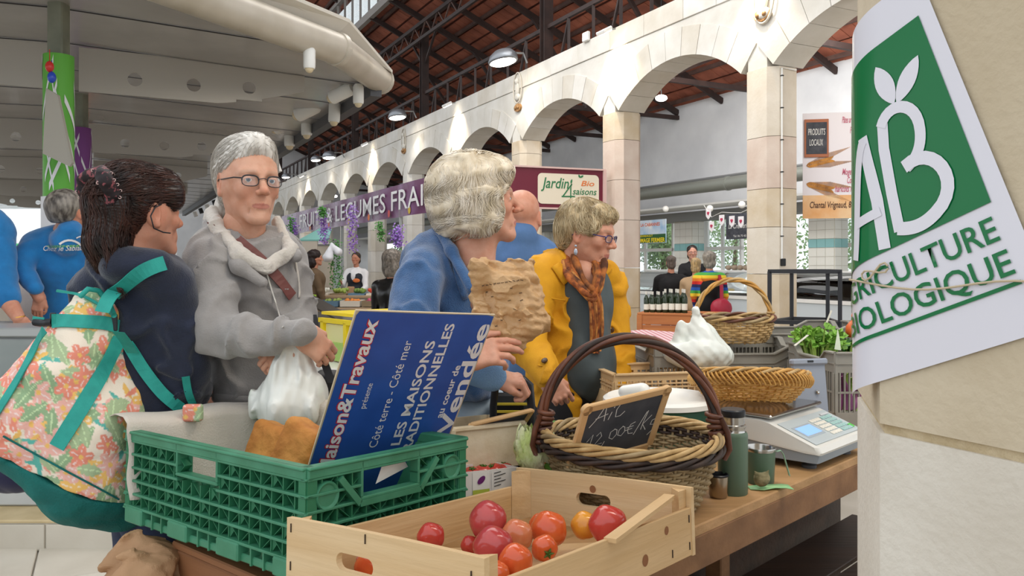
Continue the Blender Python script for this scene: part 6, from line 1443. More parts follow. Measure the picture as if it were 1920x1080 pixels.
tk = [EE(838, 540, 2.28, 82, 110, .13, .06), EE(858, 680, 2.28, 74, 110, .13, .06), CC((800, 488, 2.22, 40), (880, 478, 2.3, 36), .06), CC((792, 505, 2.14, 44), (765, 640, 2.05, 48), .04), CC((765, 650, 2.03, 44), (868, 672, 1.88, 29), .03), CC((885, 520, 2.36, 36), (905, 640, 2.30, 34), .03), CC((905, 640, 2.28, 30), (930, 690, 2.06, 24), .03), EE(888, 700, 2.24, 44, 52, .10, .03),
      Pl(P(870, 748, 2.25), (.12, 0, -1), .006), CC((884, 440, 2.2, 26), (902, 560, 2.12, 30), .015, 's')]
kvs, kfs = nets(tk, .0062, lambda p: -.010*np.exp(-(noise3(p*np.array([1, 1, .8]), 20, 21)/.16)**2)+.003+.0012*noise3(p, 150, 4)); kvs = relax(kvs, kfs, 1); np_mesh('cardigan', kvs, kfs, kn, t); KB = bvh(kvs, kfs)
strap(KB, [(820, 425), (845, 470), (858, 520), (872, 560)], .020, .004, .004, 2.2).build('ribbed_edge', kn, t, smooth=True)
sculpt('collar_rib', [CC((822, 428, 2.2, 9), (846, 470, 2.14, 10), .02), CC((846, 470, 2.14, 10), (884, 540, 2.1, 11), .02), CC((822, 428, 2.2, 9), (850, 440, 2.32, 9), .02)], .004, kn, t)
for a, b in (((868, 672, 1.88, 30), (882, 668, 1.865, 27)), ((893, 692, 2.06, 32), (922, 706, 2.0, 28))): sculpt('cuff', [CC(a, b, .01)], .004, mat('knit_pale', '#7FA6D0', .95, bump=.6, bscale=300), t)
legs(t, 868, 2.3, mat('jeans_pale', '#A9B9C6', .8, col2='#96A8B8', scale=20), .95, facing=1.2)
pb = mat('bakery_paper', '#CCA678', .45, col2='#BC9466', scale=9, bump=.55, bscale=38, spec=.55)
c_ = [P(878, 492, 1.90), P(985, 488, 1.90), P(1022, 600, 1.93), P(990, 660, 1.93), P(930, 655, 1.92), P(882, 610, 1.9)]
cen = P(945, 575, 1.93)
def bagf(p):
    return np.zeros(len(p))
bp = [C(P(905, 522, 1.92), P(965, 520, 1.92), .032, .032, .03), El(P(952, 590, 1.93), (.088, .038, .088), .04), C(P(892, 505, 1.92), P(908, 620, 1.92), .016, .026, .03), C(P(988, 500, 1.92), P(1008, 610, 1.93), .012, .022, .04), C(P(990, 645, 1.93), P(940, 648, 1.92), .012, .014, .03), C(P(888, 500, 1.92), P(984, 496, 1.92), .010, .010, .03)]
def crump(p): return -.040*crease(p, 48, 8)-.026*crease(p, 110, 5)
def crump_(p): n1 = noise3(p, 42, 8, 3); n2 = noise3(p, 90, 9, 3); return .010*(np.abs(n1)-.35)+.005*(np.abs(n2)-.3)
o = sculpt('paper_bag', bp, .0032, pb, disp=lambda p: -crump(p)*1.2, it=0); centre(o); setp(o, 'crumpled brown bakery paper bag held against the blue cardigan', 'bag'); WM[o.name] = Matrix.Translation(o.location)
PBv = obj_bvh(o)
for p_ in o.data.polygons: p_.use_smooth = False
PBv = PBv; ink = mat('ink_brown', '#5A4634', .7); mb = MB(); rr = random.Random(8)
for (px, py) in [(906+i*7.2, 535-i*1.0) for i in range(11)]+[(912, 548), (958, 540), (976, 549), (924, 556), (955, 563), (978, 563), (965, 580), (918, 588), (940, 600), (975, 600), (930, 612)]:
    p, n = hit(PBv, px, py, .0012)
    if p is not None:
        for k in range(2): a = rr.uniform(-.5, .8); dv = V((math.cos(a), 0, math.sin(a)))*.0035; mb.bar(p-dv, p+dv, .0010, .0010)
pp = mb.build('printed_marks', ink, o)
# trolley held by her lower hand
t = thing('shopping_trolley', 'folding shopping trolley with black tube handle and yellow and red striped bag', 'trolley', P(960, HZ, 2.1)*1+V((0, 0, -CH)))
blkp = mat('black_grip', '#23252B', .35); yel = mat('stripe_yellow', '#C9B53A', .8); redp = mat('stripe_red', '#B5303A', .8); bkf = mat('trolley_black', '#17181B', .9)
MB().tube([P(930, 716, 2.06), P(950, 712, 2.05), P(982, 712, 2.05), P(993, 722, 2.05), P(996, 760, 2.05), P(1000, 1300, 2.1)], .011, 10).build('handle', blkp, t, smooth=True); MB().tube([P(930, 716, 2.06), P(925, 760, 2.08), P(920, 1300, 2.1)], .010, 10).build('handle', blkp, t, smooth=True)
b0 = P(957, 745, 2.12); MB().box((b0.x, b0.y+.05, b0.z-.27), (.10, .09, .54), None, .015).build('bag', bkf, t)
for i, m_ in enumerate((yel, yel, redp, yel, redp)): MB().box((b0.x, b0.y+.001, b0.z-.018-.020*i), (.098, .004, .007), None, .001).build('stripe', m_, t)
for s in (-1, 1): MB().lathe([(0, -.012), (.08, -.012), (.085, 0), (.08, .012), (0, .012)], 24, Matrix.Translation((b0.x+s*.12, b0.y+.12, .085)) @ Matrix.Rotation(math.pi/2, 4, 'Y')).build('wheel', blkp, t, smooth='a')
MB().bar((b0.x-.13, b0.y+.12, .085), (b0.x+.13, b0.y+.12, .085), .015).build('axle', steel, t)

# ------------------------------------------------------------------ woman in the yellow jacket
t = person('woman in a mustard yellow jacket with glasses and orange brown scarf, looking down', 1080, 3.05)
tone = '#CC9880'; M = head_matrix(1103, 438, 3.02, 62, -12, 0, 1.04)
parts = [headpart(M, tone, .0032, dict(lip='#A8605A', brow='#8F7A66', flush=.6), age=.9, wide=1.0, nose=1.0, fat=.003)]
parts.append(limb(tone, [CC((1088, 480, 3.05, 30), (1085, 540, 3.06, 40)), EE(1098, 520, 3.02, 34, 36, .07), CC((1092, 560, 3.06, 40), (1095, 740, 3.05, 45)), CC((1085, 520, 3.05, 24), (1015, 525, 3.02, 20)), CC((1085, 520, 3.05, 24), (1148, 535, 3.16, 18)), CC((1148, 535, 3.16, 16), (1162, 680, 3.12, 14)), CC((1015, 525, 3.02, 20), (985, 640, 2.9, 18)), CC((985, 650, 2.9, 18), (1014, 704, 2.75, 13))]))
parts.append(handpart(tone, P(1030, 714, 2.70), (.50, -.1, -.65), (-.25, -.8, .55), 1, curls=(.6, 1.0, 1.1, 1.1), thumb=.8, length=.95))
assemble(t, parts); eyes(t, M, 'brown', (.1, -.3)); glasses(t, M, '#3E3A6E', 1.0, z=-.002, hl=.0125)
hy = hair_m('hair_ash', '#C2AB84', '#83704F'); hy2 = hair_m('hair_ash_strand', '#D9C9A6', '#A08B66')
hp = [El((0, -.028, .046), (.084, .098, .080), .02), El((0, -.070, -.010), (.074, .052, .070), .04), El((0, .048, .078), (.062, .045, .030), .03), El((.058, .01, .03), (.032, .05, .042), .02), El((-.058, .01, .03), (.032, .05, .042), .02), El((0, .135, -.035), (.085, .085, .095), .015, op='s'), El((.088, .01, -.045), (.03, .045, .045), .012, op='s'), El((-.088, .01, -.045), (.03, .045, .045), .012, op='s')]
def fl_sh(p): c = np.array([0, -.06, .11]); f = p-c; f = f/np.linalg.norm(f, axis=1, keepdims=True); return f+np.stack([.5*np.sin(p[:, 2]*80), .0*p[:, 0], -.4+0*p[:, 0]], -1)
hairdo(t, hp, M, hy, h=.004, disp=lambda p: .006*noise3(p, 55, 7)+.003*noise3(p, 120, 2), flow=fl_sh, n=1600, steps=6, step=.011, r=.0011, wob=.35, lift=.003, tail=1, m2=hy2)
ea = M @ V((.082, -.004, -.048)); mb = MB(); mb.sph(ea, .005); mb.sph(ea-V((0, 0, .022)), (.007, .004, .013)); mb.build('earring', mat('earring', '#AEB6C4', .2, .6), t, smooth=True)
ym = mat('canvas_yellow', '#D69A16', .8, col2='#C88C10', scale=14, bump=.2, bscale=300)
yk = [EE(1060, 560, 3.08, 74, 90, .13, .05), EE(1072, 680, 3.06, 84, 120, .14, .05), EE(1088, 760, 3.06, 82, 60, .14, .05), CC((1025, 505, 3.04, 30), (1135, 512, 3.12, 28), .06), CC((1018, 520, 3.0, 36), (985, 632, 2.90, 40), .03), CC((985, 640, 2.9, 38), (1028, 711, 2.71, 25), .03), CC((1145, 530, 3.16, 28), (1162, 680, 3.12, 30), .03), CC((1162, 680, 3.1, 28), (1150, 735, 3.0, 24), .03),
      Pl(P(1080, 782, 3.06), (-.22, 0, -1), .006), CC((1092, 500, 3.02, 18), (1120, 560, 2.90, 26), .012, 's'), CC((1112, 560, 2.90, 24), (1116, 800, 2.88, 30), .012, 's'), CC((1114, 700, 2.90, 26), (1118, 800, 2.9, 34), .012, 's')]
yvs, yfs = nets(yk, .0075, lambda p: -.014*np.exp(-(noise3(p*np.array([1, 1, .8]), 18, 31)/.15)**2)+.004+.002*noise3(p, 70, 4)); yvs = relax(yvs, yfs, 1); np_mesh('jacket', yvs, yfs, ym, t); YB = bvh(yvs, yfs)
tee = [EE(1090, 570, 3.05, 60, 90, .105, .05), EE(1098, 680, 3.02, 58, 80, .12, .05), CC((1090, 540, 3.0, 30), (1108, 700, 2.955, 36), .05), Pl(P(1100, 752, 3.0), (0, 0, -1), .004), EE(1094, 500, 2.98, 22, 44, .06, .02, op='s')]
sculpt('shirt', tee, .0085, mat('shirt_slate', '#4B5558', .6, col2='#3C4649', scale=8), t, disp=folds(.005, 24, 12))
scm = mat('scarf_rust', '#A4602A', .8, col2='#4E2C1A', scale=26, stretch=(1, 1, .5), thr=(.4, .6), bump=.3, bscale=120)
sc2 = mat('scarf_gold', '#C98A45', .8, col2='#7A3F1E', scale=30, bump=.3, bscale=120); sc3 = mat('scarf_dark', '#5A2C1A', .85, col2='#B5662E', scale=40)
sf = None; rr = random.Random(5)
base = [(1072, 468, 3.08), (1066, 488, 3.0), (1076, 516, 2.94), (1096, 542, 2.90), (1114, 550, 2.885), (1124, 528, 2.90), (1124, 500, 2.96), (1112, 484, 3.03)]
def cat(pts, k=6):
    Pn = [P(*q) for q in pts]; qs = []
    for i in range(len(Pn)-1):
        p0, p1, p2, p3 = Pn[max(i-1, 0)], Pn[i], Pn[i+1], Pn[min(i+2, len(Pn)-1)]
        for j in range(k): s_ = j/k; qs.append(.5*((2*p1)+(p2-p0)*s_+(2*p0-5*p1+4*p2-p3)*s_*s_+(3*p1-p0-3*p2+p3)*s_**3))
    return qs+[Pn[-1]]
for i in range(11):
    ox, oy, od = (i % 4-1.5)*6.0, (i//4-1)*7.5+rr.uniform(-2, 2), rr.uniform(-.012, .012); qs = cat([(x+ox*(.5 if 2 < k < 6 else 1), y+oy+(3*math.sin(k+i)), d3+od) for k, (x, y, d3) in enumerate(base)]); mb = MB(); mb.tube(qs, [.0115+.003*math.sin(j*.5+i) for j in range(len(qs))], 8, flat=.8); o_ = mb.build('scarf' if sf is None else 'scarf_fold', (scm, sc2, sc3)[i % 3], sf or t, smooth=True); sf = sf or o_
for i in range(7):
    ox = (i-3)*3.6; qs = cat([(1112+ox*.8, 546, 2.885+rr.uniform(-.01, .01)), (1118+ox, 580, 2.875), (1119+ox*.9, 620, 2.88), (1116+ox*.8, 652+rr.uniform(-6, 12), 2.885)]); mb = MB(); mb.tube(qs, [.0085+.002*math.sin(j*.7+i) for j in range(len(qs))], 8, flat=.7); mb.build('scarf_fold', (scm, sc2, sc3)[(i+1) % 3], sf, smooth=True)
# jacket details: collar flap, pocket, buttons, seam
strap(YB, [(1040, 498), (1052, 512), (1066, 528)], .05, .004, .006).build('collar', ym, t, smooth=True)
strap(YB, [(1012, 690-10), (1056, 694)], .034, .006, .004, 3).build('pocket_flap', ym, t)
for px, py in ((1022, 678), (1140, 575), (1146, 618), (1150, 700)):
    p, n = hit(YB, px, py, .006)
    if p is not None: M4 = Matrix.Translation(p) @ n.to_track_quat('Z', 'Y').to_matrix().to_4x4(); MB().lathe([(0, .004), (.008, .004), (.011, .002), (.011, -.003)], 16, M4).build('button', mat('button_dark', '#4A3420', .4), t, smooth='a')
strap(YB, [(1086, 520), (1092, 600), (1096, 700), (1098, 770)], .012, .003, .003, 3).build('placket', ym, t, smooth=True)
strap(YB, [(1010, 556), (1050, 562), (1080, 566)], .004, .002, .002, 3).build('seam', ym, t, smooth=True)
legs(t, 1085, 3.08, mat('trousers_black', '#1D1C20', .8), .93, facing=.9)

# ------------------------------------------------------------------ bald man in blue, seen from behind
t = person('bald man in a plain blue sweatshirt seen from behind, left of the yellow jacket', 970, 3.6)
tone = '#D29A82'; M = head_matrix(979, 408, 3.6, 172, -2, 0, 1.04)
assemble(t, [headpart(M, tone, .004, dict(flush=.6), age=.5, wide=1.03), limb(tone, [CC((980, 430, 3.6, 22), (978, 462, 3.62, 22))])])
sb = mat('sweat_blue', '#587AAB', .9, col2='#4E6E98', scale=10, bump=.15, bscale=200)
sculpt('sweatshirt', [EE(972, 540, 3.65, 84, 110, .14, .06), EE(975, 680, 3.65, 78, 120, .14, .06), CC((925, 478, 3.62, 32), (1020, 482, 3.64, 30), .06), CC((908, 500, 3.62, 32), (895, 640, 3.6, 28), .04), CC((1030, 500, 3.64, 30), (1042, 620, 3.6, 26), .04), CC((975, 448, 3.57, 34), (975, 478, 3.59, 46), .03), Pl(P(975, 720, 3.65), (0, 0, -1))], .009, sb, t, disp=folds(.007, 20, 17))
legs(t, 975, 3.68, mat('trousers_navy', '#2B3345', .8), .92, facing=math.pi)
# ------------------------------------------------------------------ woman with the flowered backpack, seen from behind
DYG = .25
t = person('dark haired woman in a navy jumper seen from behind, carrying a flowered backpack', 275, 1.80)
tone = '#C9927A'; M = head_matrix(264, 400, 1.72, 146, 2, 0, .97)
parts = [headpart(M, tone, .0028, dict(lip='#A85F56', brow='#3A241C', flush=.5), age=.5, wide=1.0)]
parts.append(limb(tone, [CC((278, 450, 1.73, 28), (262, 520, 1.78, 30)), CC((262, 520, 1.78, 40), (285, 820, 1.8, 60)), CC((200, 525, 1.74, 20), (330, 525, 1.76, 20)), CC((200, 525, 1.74, 18), (178, 600, 1.7, 14)), CC((330, 525, 1.76, 20), (345, 600, 1.72, 16)), CC((175, 560, 1.7, 16), (215, 700, 1.85, 14)), CC((345, 580, 1.72, 16), (362, 710, 1.8, 14))]))
parts.append(handpart(tone, P(368, 745, 1.98), (.2, .6, -.2), (.7, -.5, .4), 1, curl=.5))
assemble(t, parts); eyes(t, M, 'brown')
hk = hair_m('hair_dark', '#2A1712', '#160C0A', .35); hk2 = hair_m('hair_dark_strand', '#4A2A20', '#1D100C', .35)
hp = [El((0, -.026, .048), (.084, .100, .084), .02), El((0, -.060, .0), (.072, .052, .070), .03), El((0, .050, .080), (.060, .050, .036), .03), El((.062, .054, .045), (.020, .028, .04), .02), El((-.062, .052, .045), (.022, .03, .04), .02),
      El((0, -.095, .03), (.044, .036, .044), .015), C((0, -.092, .02), (0, -.088, -.075), .045, .048, .03), C((0, -.088, -.075), (-.005, -.075, -.165), .046, .026, .03), C((.0, -.075, -.16), (-.03, -.08, -.20), .018, .004, .01), C((.02, -.08, -.15), (.045, -.085, -.19), .014, .003, .01), C((.03, -.10, -.05), (.05, -.115, -.12), .018, .004, .015), El((0, .145, -.035), (.09, .095, .105), .02, op='s'), El((.085, .018, -.03), (.035, .045, .05), .015, op='s'), El((-.085, .018, -.03), (.035, .045, .05), .015, op='s')]
def fl_bun(p): c = np.array([0, -.105, .03]); f = c-p; lo = ((p[:, 1] < -.07) & (p[:, 2] < .04))[:, None]; f = np.where(lo, np.stack([.2*p[:, 0]+.03*np.sin(p[:, 2]*60), 0*p[:, 0], -.1+0*p[:, 0]], -1), f); return f/(np.linalg.norm(f, axis=1, keepdims=True)+1e-9)
hairdo(t, hp, M, hk, disp=lambda p: .0016*np.sin(60*np.arctan2(p[:, 0], p[:, 2]-.02)+5*noise3(p, 20, 1))+.003*noise3(p, 50, 2), flow=fl_bun, n=1500, steps=10, step=.013, r=.0009, wob=.16, lift=.002, tail=2, m2=hk2)
scr = mat('scrunchie', '#1C1216', .7, col2='#8A4A50', scale=70, thr=(.55, .62))
sp_ = [C(M @ V((0.056*math.cos(a), -.108-.008*math.sin(a*3), .052+.044*math.sin(a))), M @ V((0.056*math.cos(a+.5), -.108-.008*math.sin(a*3+1.5), .052+.044*math.sin(a+.5))), .016, .016, .01) for a in [i*.5 for i in range(13)]]
so_ = sculpt('scrunchie', sp_, .0035, scr, t, disp=lambda p: .004*noise3(p, 90, 2), it=0)
mb = MB(); rr = random.Random(3)
for i in range(34):
    v = WM[so_.name] @ so_.data.vertices[rr.randrange(len(so_.data.vertices))].co; dn = (V((0, 0, CH))-v).normalized(); M4 = Matrix.Translation(v+dn*.0018) @ dn.to_track_quat('Z', 'Y').to_matrix().to_4x4(); mb.lathe([(.0022, 0), (.0030, .0006), (.0038, 0)], 10, M4)
mb.build('scrunchie_rings', mat('ring_pale', '#D9B9B4', .6), so_)
mb = MB(); mb.tube([M @ V(p) for p in ((.074, .01, .02), (.084, -.012, .012), (.088, -.028, -.01), (.084, -.018, -.04), (.082, .008, -.05), (.078, .03, -.052))], .0017, 6); mb.build('headset_wire', blk, t, smooth=True)
nv = mat('navy_wool', '#242B40', .92, col2='#1D2334', scale=20, bump=.3, bscale=260, sheen=.3)
nk = [EE(262, 600, 1.78, 104, 110, .13, .06), EE(280, 720, 1.8, 96, 110, .13, .06), EE(290, 820, 1.8, 84, 70, .12, .05), CC((200, 506, 1.72, 36), (310, 510, 1.76, 38), .07), CC((226, 496, 1.645, 40), (292, 500, 1.665, 36), .05),
      CC((322, 540, 1.72, 46), (352, 690, 1.76, 40), .04), CC((352, 700, 1.77, 38), (362, 738, 1.92, 30), .03), CC((175, 545, 1.70, 40), (180, 690, 1.76, 36), .03), Pl(P(280, 880, 1.8), (0, 0, -1))]
nvs, nfs = nets(nk, .0065, lambda p: -.012*np.exp(-(noise3(p, 19, 41)/.15)**2)+.003+.0015*noise3(p, 80, 4)); nvs = relax(nvs, nfs, 1); np_mesh('jumper', nvs, nfs, nv, t); NB = bvh(nvs, nfs)
legs(t, 285, 1.85, mat('jeans_navy', '#2A3550', .85, col2='#212A42', scale=20), .86, facing=2.2)
DYG = 0

# the backpack
bpk = thing('backpack', 'floral backpack with teal straps and a teal base on the back of the navy jumper', 'backpack', P(150, 900, 1.45))
def RotM(rx, ry, rz): return np.array(Euler((rx, ry, rz)).to_matrix())
Yb = 1.88
pk_ = [CC((178, 580, Yb+.04, 44), (120, 700, Yb, 80), .05), CC((205, 600, Yb+.06, 36), (232, 760, Yb+.08, 38), .05), CC((60, 770, Yb, 74), (175, 800, Yb+.02, 84), .06), CC((60, 800, Yb, 84), (170, 895, Yb+.03, 78), .06), CC((170, 895, Yb+.03, 78), (238, 945, Yb+.08, 44), .06)]
Asm = P(0, 812, Yb); Bsm = P(235, 942, Yb); sd_ = (Bsm-Asm); nsm = V((-sd_.z, 0, sd_.x)).normalized(); nsm = nsm if nsm.z > 0 else -nsm
bw_ = pk_+[('i', 'p', tuple(Asm), tuple(-nsm), .004)]; bot = [p_[:4]+(p_[4]+.004, p_[5]+.004, p_[6]) for p_ in pk_]+[('i', 'p', tuple(Asm), tuple(nsm), .004)]
# floral cloth: petals and leaves printed on the cloth (vertex colours from a scattered motif list)
def to_px(v): return np.stack([960+F*v[:, 0]/v[:, 1], HZ-F*(v[:, 2]-CH)/v[:, 1]], 1)
def floral(v):
    rs = np.random.RandomState(12); n = len(v); c = np.tile(np.array(lin('#F0E2D0')[:3]), (n, 1))
    # a local cloth frame: u along the bag's width, w up the bag, shifted by depth so the print turns the corner
    u = v[:, 0]+.5*v[:, 1]; w_ = v[:, 2]+.25*v[:, 1]
    pal = [lin(x)[:3] for x in ('#E8907A', '#EDB5A8', '#EFBE6A', '#A9BC93', '#5FB3A6', '#EBA592', '#93B088')]
    u0, u1, w0, w1 = u.min(), u.max(), w_.min(), w_.max(); mot = []
    for i in range(300): mot.append(('flower' if rs.rand() < .30 else ('leaf' if rs.rand() < .45 else 'slip'), u0+rs.rand()*(u1-u0), w0+rs.rand()*(w1-w0), rs.rand()*6.28, rs.rand()))
    mot.sort(key=lambda m: m[0] != 'slip')
    for kind, cu0, cw0, an, q in mot:
        du = u-cu0; dw = w_-cw0; x = du*math.cos(an)+dw*math.sin(an); y = -du*math.sin(an)+dw*math.cos(an); r = np.hypot(x, y)
        if kind == 'flower':
            R0 = .026+.010*q; a = np.arctan2(y, x); m = r < R0*(.45+.55*np.abs(np.cos(2.5*a))**.8); col = pal[0 if q < .5 else 1 if q < .8 else 2]; c[m] = col
            m2 = (r < R0*.85) & (np.abs(np.cos(2.5*a)) > .985); c[m2] = np.array(col)*.4+.55; c[r < R0*.18] = pal[2]
        elif kind == 'leaf':
            L0 = .030+.012*q; m = (np.abs(x) < L0) & (np.abs(y) < .014*(1-(x/L0)**2)*(1+.12*np.sign(np.sin(x*520)))); c[m] = pal[3 if q < .6 else 6]; m2 = m & (np.abs(y) < .0012); c[m2] = np.array(pal[3])*1.5
        else:
            L0 = .022+.01*q; m = (np.abs(x) < L0) & (np.abs(y-.15*x*x/L0) < .0065*(1-(x/L0)**2)); c[m] = pal[[4, 2, 0, 5, 4][int(q*5)]]
    return np.clip(c, 0, 1)
clm = mat('floral_cloth', '#FFFFFF', .75, attr='Col', bump=.15, bscale=300)
bd1 = lambda p: .007*(-np.abs(noise3(p, 26, 51))+.3)+.002*noise3(p, 70, 3)
fvs, ffs = nets(bw_, .0034, bd1); fvs = relax(fvs, ffs, 1); np_mesh('floral_body', fvs, ffs, clm, bpk, floral(fvs))
tl_ = mat('teal_canvas', '#0F6E68', .8, col2='#0B5F5A', scale=12, bump=.3, bscale=220); tls = mat('teal_webbing', '#2BA397', .6, col2='#23958A', scale=30, bump=.2, bscale=500)
sculpt('teal_base', bot, .0055, tl_, bpk, disp=bd1)
BB = bvh(fvs, ffs)
strap(BB, [(98, 602), (150, 604), (205, 606), (240, 622)], .032, .004, .003, Yb-.05).build('top_strap', tls, bpk)
strap(BB, [(222, 634), (190, 700), (150, 770), (108, 838)], .034, .004, .003, Yb-.1).build('side_strap', tls, bpk)
strap(BB, [(84, 618), (50, 690), (0, 770), (-30, 810)], .018, .004, .003, Yb-.1).build('edge_strap', tls, bpk)
strap(BB, [(108, 545), (150, 552), (200, 580), (216, 598)], .006, .003, .006, Yb).build('piping', tls, bpk)
def freestrap(name, pts, wd, nrm=(0, -1, 0), th=.003, m=None):
    Pn = [P(*q) for q in pts]; qs = []
    for i in range(len(Pn)-1):
        p0, p1, p2, p3 = Pn[max(i-1, 0)], Pn[i], Pn[i+1], Pn[min(i+2, len(Pn)-1)]
        for k in range(6): s = k/6; qs.append(.5*((2*p1)+(p2-p0)*s+(2*p0-5*p1+4*p2-p3)*s*s+(3*p1-p0-3*p2+p3)*s**3))
    qs.append(Pn[-1]); rings = []
    for i, p in enumerate(qs): tt = (qs[min(i+1, len(qs)-1)]-qs[max(i-1, 0)]).normalized(); s_ = tt.cross(V(nrm)).normalized()*wd/2; o = V(nrm).normalized()*th; rings.append([p-s_, p+s_, p+s_+o, p-s_+o])
    return MB().loft(rings).build(name, m or tls, bpk)
strap(NB, [(306, 494), (285, 500), (262, 510), (235, 530), (212, 552)], .034, .006, .004, 1.95).build('shoulder_strap', tls, bpk); freestrap('shoulder_strap', [(216, 546, 1.88), (204, 560, 1.86), (192, 585, 1.84)], .034)
strap(NB, [(240, 640), (268, 690), (300, 735), (345, 772)], .028, .006, .003, 1.95).build('lower_strap', tls, bpk); freestrap('lower_strap', [(222, 622, 1.82), (236, 640, 1.86), (250, 662, 1.90)], .028)
strap(NB, [(348, 705), (352, 735), (362, 760)], .018, .006, .003, 1.95).build('lower_strap', tls, bpk)
fl2 = thing('floral_pouch', 'small flowered cloth end of the backpack strap by the hip of the navy jumper', 'pouch', P(362, 790, 1.88)); vs, fs = nets([Bx(P(362, 774, 1.88), (.022, .012, .020), .006, .01)], .003); np_mesh('cloth', vs, fs, clm, fl2, floral(vs))
for px, py, w_ in ((103, 606, .02), (212, 604, .024)): p, n = hit(BB, px, py, .006); MB().box((0, 0, 0), (.015, .005, .040), Matrix.Translation(p if p is not None else P(px, py, Yb-.08)), .002).build('buckle', blk, bpk)
MB().tube([P(66, 604, Yb-.03), P(80, 606, Yb-.04), P(98, 604, Yb-.04)], .009, 8).build('buckle', blk, bpk, smooth=True); freestrap('strap_end', [(62, 600, Yb-.03), (76, 602, Yb-.035), (84, 602, Yb-.04)], .018)
hl = [P(150, 556, Yb-.03), P(165, 542, Yb-.03), P(185, 545, Yb), P(205, 570, Yb+.01), P(214, 592, Yb-.02)]; MB().tube(hl, .0065, 8).build('handle', tls, bpk, smooth=True)
strap(BB, [(8, 817), (80, 857), (150, 896), (222, 935)], .004, .003, .002, Yb).build('seam', tl_, bpk)
o = sculpt('hip_bag', [El(P(30, 868, 2.0), (.11, .06, .075), .02)], .006, mat('navy_nylon', '#1F2145', .5), disp=folds(.004, 30, 2)); centre(o); setp(o, 'dark navy rounded bag showing under the left side of the flowered backpack', 'bag')

# ------------------------------------------------------------------ stall men in turquoise-blue jackets
DYG = .6
tb = mat('fleece_azure', '#1A76B4', .9, col2='#156AA5', scale=16, bump=.2, bscale=200, sheen=.4)
t = person('man in an azure blue jacket with a white fish emblem, seen from behind', 105, 4.3)
tone = '#C98F76'; M = head_matrix(132, 398, 4.25, 160, 12, 0, 1.15)
assemble(t, [headpart(M, tone, .005, dict(flush=.5), age=.4), limb(tone, [CC((132, 410, 4.25, 20), (122, 450, 4.34, 24)), CC((122, 450, 4.34, 30), (135, 640, 4.38, 40)), CC((122, 460, 4.34, 18), (66, 470, 4.27, 16)), CC((66, 470, 4.27, 15), (42, 500, 4.15, 13)), CC((42, 500, 4.15, 13), (75, 560, 4.12, 11))]), handpart(tone, P(75, 560, 4.12), (-.2, -.1, -1), (0, -1, 0), 1, h=.005)])
hp = [El((0, -.030, .045), (.084, .100, .082), .02), El((0, -.06, .0), (.070, .058, .06), .03), El((0, .13, -.03), (.1, .09, .1), .02, op='s'), Pl((0, 0, -.045), (0, 0, -1), .01)]
hairdo(t, hp, M, hair_m('hair_dark_grey', '#3A332E', '#8D867D'), h=.005, disp=lambda p: .003*noise3(p, 70, 3))
jv = [EE(118, 490, 4.35, 78, 70, .15, .06), EE(135, 600, 4.38, 62, 110, .15, .06), CC((70, 460, 4.3, 26), (165, 448, 4.32, 24), .06), CC((132, 434, 4.20, 22), (126, 450, 4.22, 30), .03), CC((64, 470, 4.26, 26), (40, 500, 4.15, 21), .03), CC((40, 500, 4.15, 20), (66, 540, 4.1, 15), .02), CC((175, 470, 4.3, 24), (185, 560, 4.3, 20), .03), Pl(P(130, 690, 4.3), (0, 0, -1))]
vs, fs = nets(jv, .010, folds(.010, 16, 61)); vs = relax(vs, fs, 1); np_mesh('jacket', vs, fs, tb, t); JB2 = bvh(vs, fs)
def projtext(B, parent, name, s, m, px, py, wpx, hpx, rot=0, shear=0, bold=0, fallY=4.1, off=.006):
    mb = text_mb(s, 1, bold, shear); xs = [v[0] for v in mb.v]; mn, mx_ = min(xs), max(xs); k = wpx/(mx_-mn); kh = hpx/.70; vs = []
    cr_, sr_ = math.cos(rot), math.sin(rot); lastp = None
    for v in mb.v:
        a = (v[0]-mn)*k; b = v[1]*kh; x = px+a*cr_-b*sr_; y = py-(a*sr_+b*cr_); p, n = hit(B, x, y, off); p = p if p is not None else P(x, y, fallY); vs.append(tuple(p))
    q = MB(); q.add(vs, mb.f); q.build(name, m, parent)
projtext(JB2, t, 'jacket_lettering', 'Chez le Sablais', wht, 82, 470, 74, 9, .02, .3, .01); projtext(JB2, t, 'jacket_lettering', 'POISSONNERIE', mat('lime_print', '#7AC043', .6), 90, 464, 58, 4, .02, 0, .01)
fish = strap(JB2, [(112, 458), (120, 450), (134, 448), (146, 454), (156, 464)], .012, .006, .001, 4.1, 12); fish.build('fish_emblem', wht, t); strap(JB2, [(142, 446), (150, 440), (156, 446), (160, 438)], .008, .006, .001, 4.1, 12).build('fish_tail', wht, t)
legs(t, 130, 4.4, mat('trousers_dark', '#23242A', .8), .9, facing=math.pi, top=0)
DYG = 1.45
t = person('man in azure blue at the left edge, showing only his sleeve and a braceleted forearm', -25, 3.2)
assemble(t, [headpart(head_matrix(-70, 330, 3.2, 60, 0, 0, 1.1), tone, .006, dict(flush=.5), age=.4), limb(tone, [CC((12, 560, 3.12, 17), (36, 598, 3.05, 11))], .006), handpart(tone, P(38, 598, 3.05), (.3, -.1, -1), (.5, -1, 0), 1, h=.005, curl=.4), limb(tone, [CC((-60, 340, 3.2, 26), (-55, 400, 3.2, 36))])])
sculpt('jacket', [EE(-60, 500, 3.25, 70, 110, .14, .05), CC((-5, 440, 3.2, 30), (0, 520, 3.15, 29), .04), CC((0, 520, 3.15, 28), (14, 558, 3.11, 22), .02), CC((-90, 420, 3.2, 36), (-20, 425, 3.2, 34), .05), Pl(P(0, 640, 3.2), (0, 0, -1))], .010, tb, t, disp=folds(.010, 18, 62))
legs(t, -60, 3.3, mat('trousers_dark', '#23242A', .8), .9)
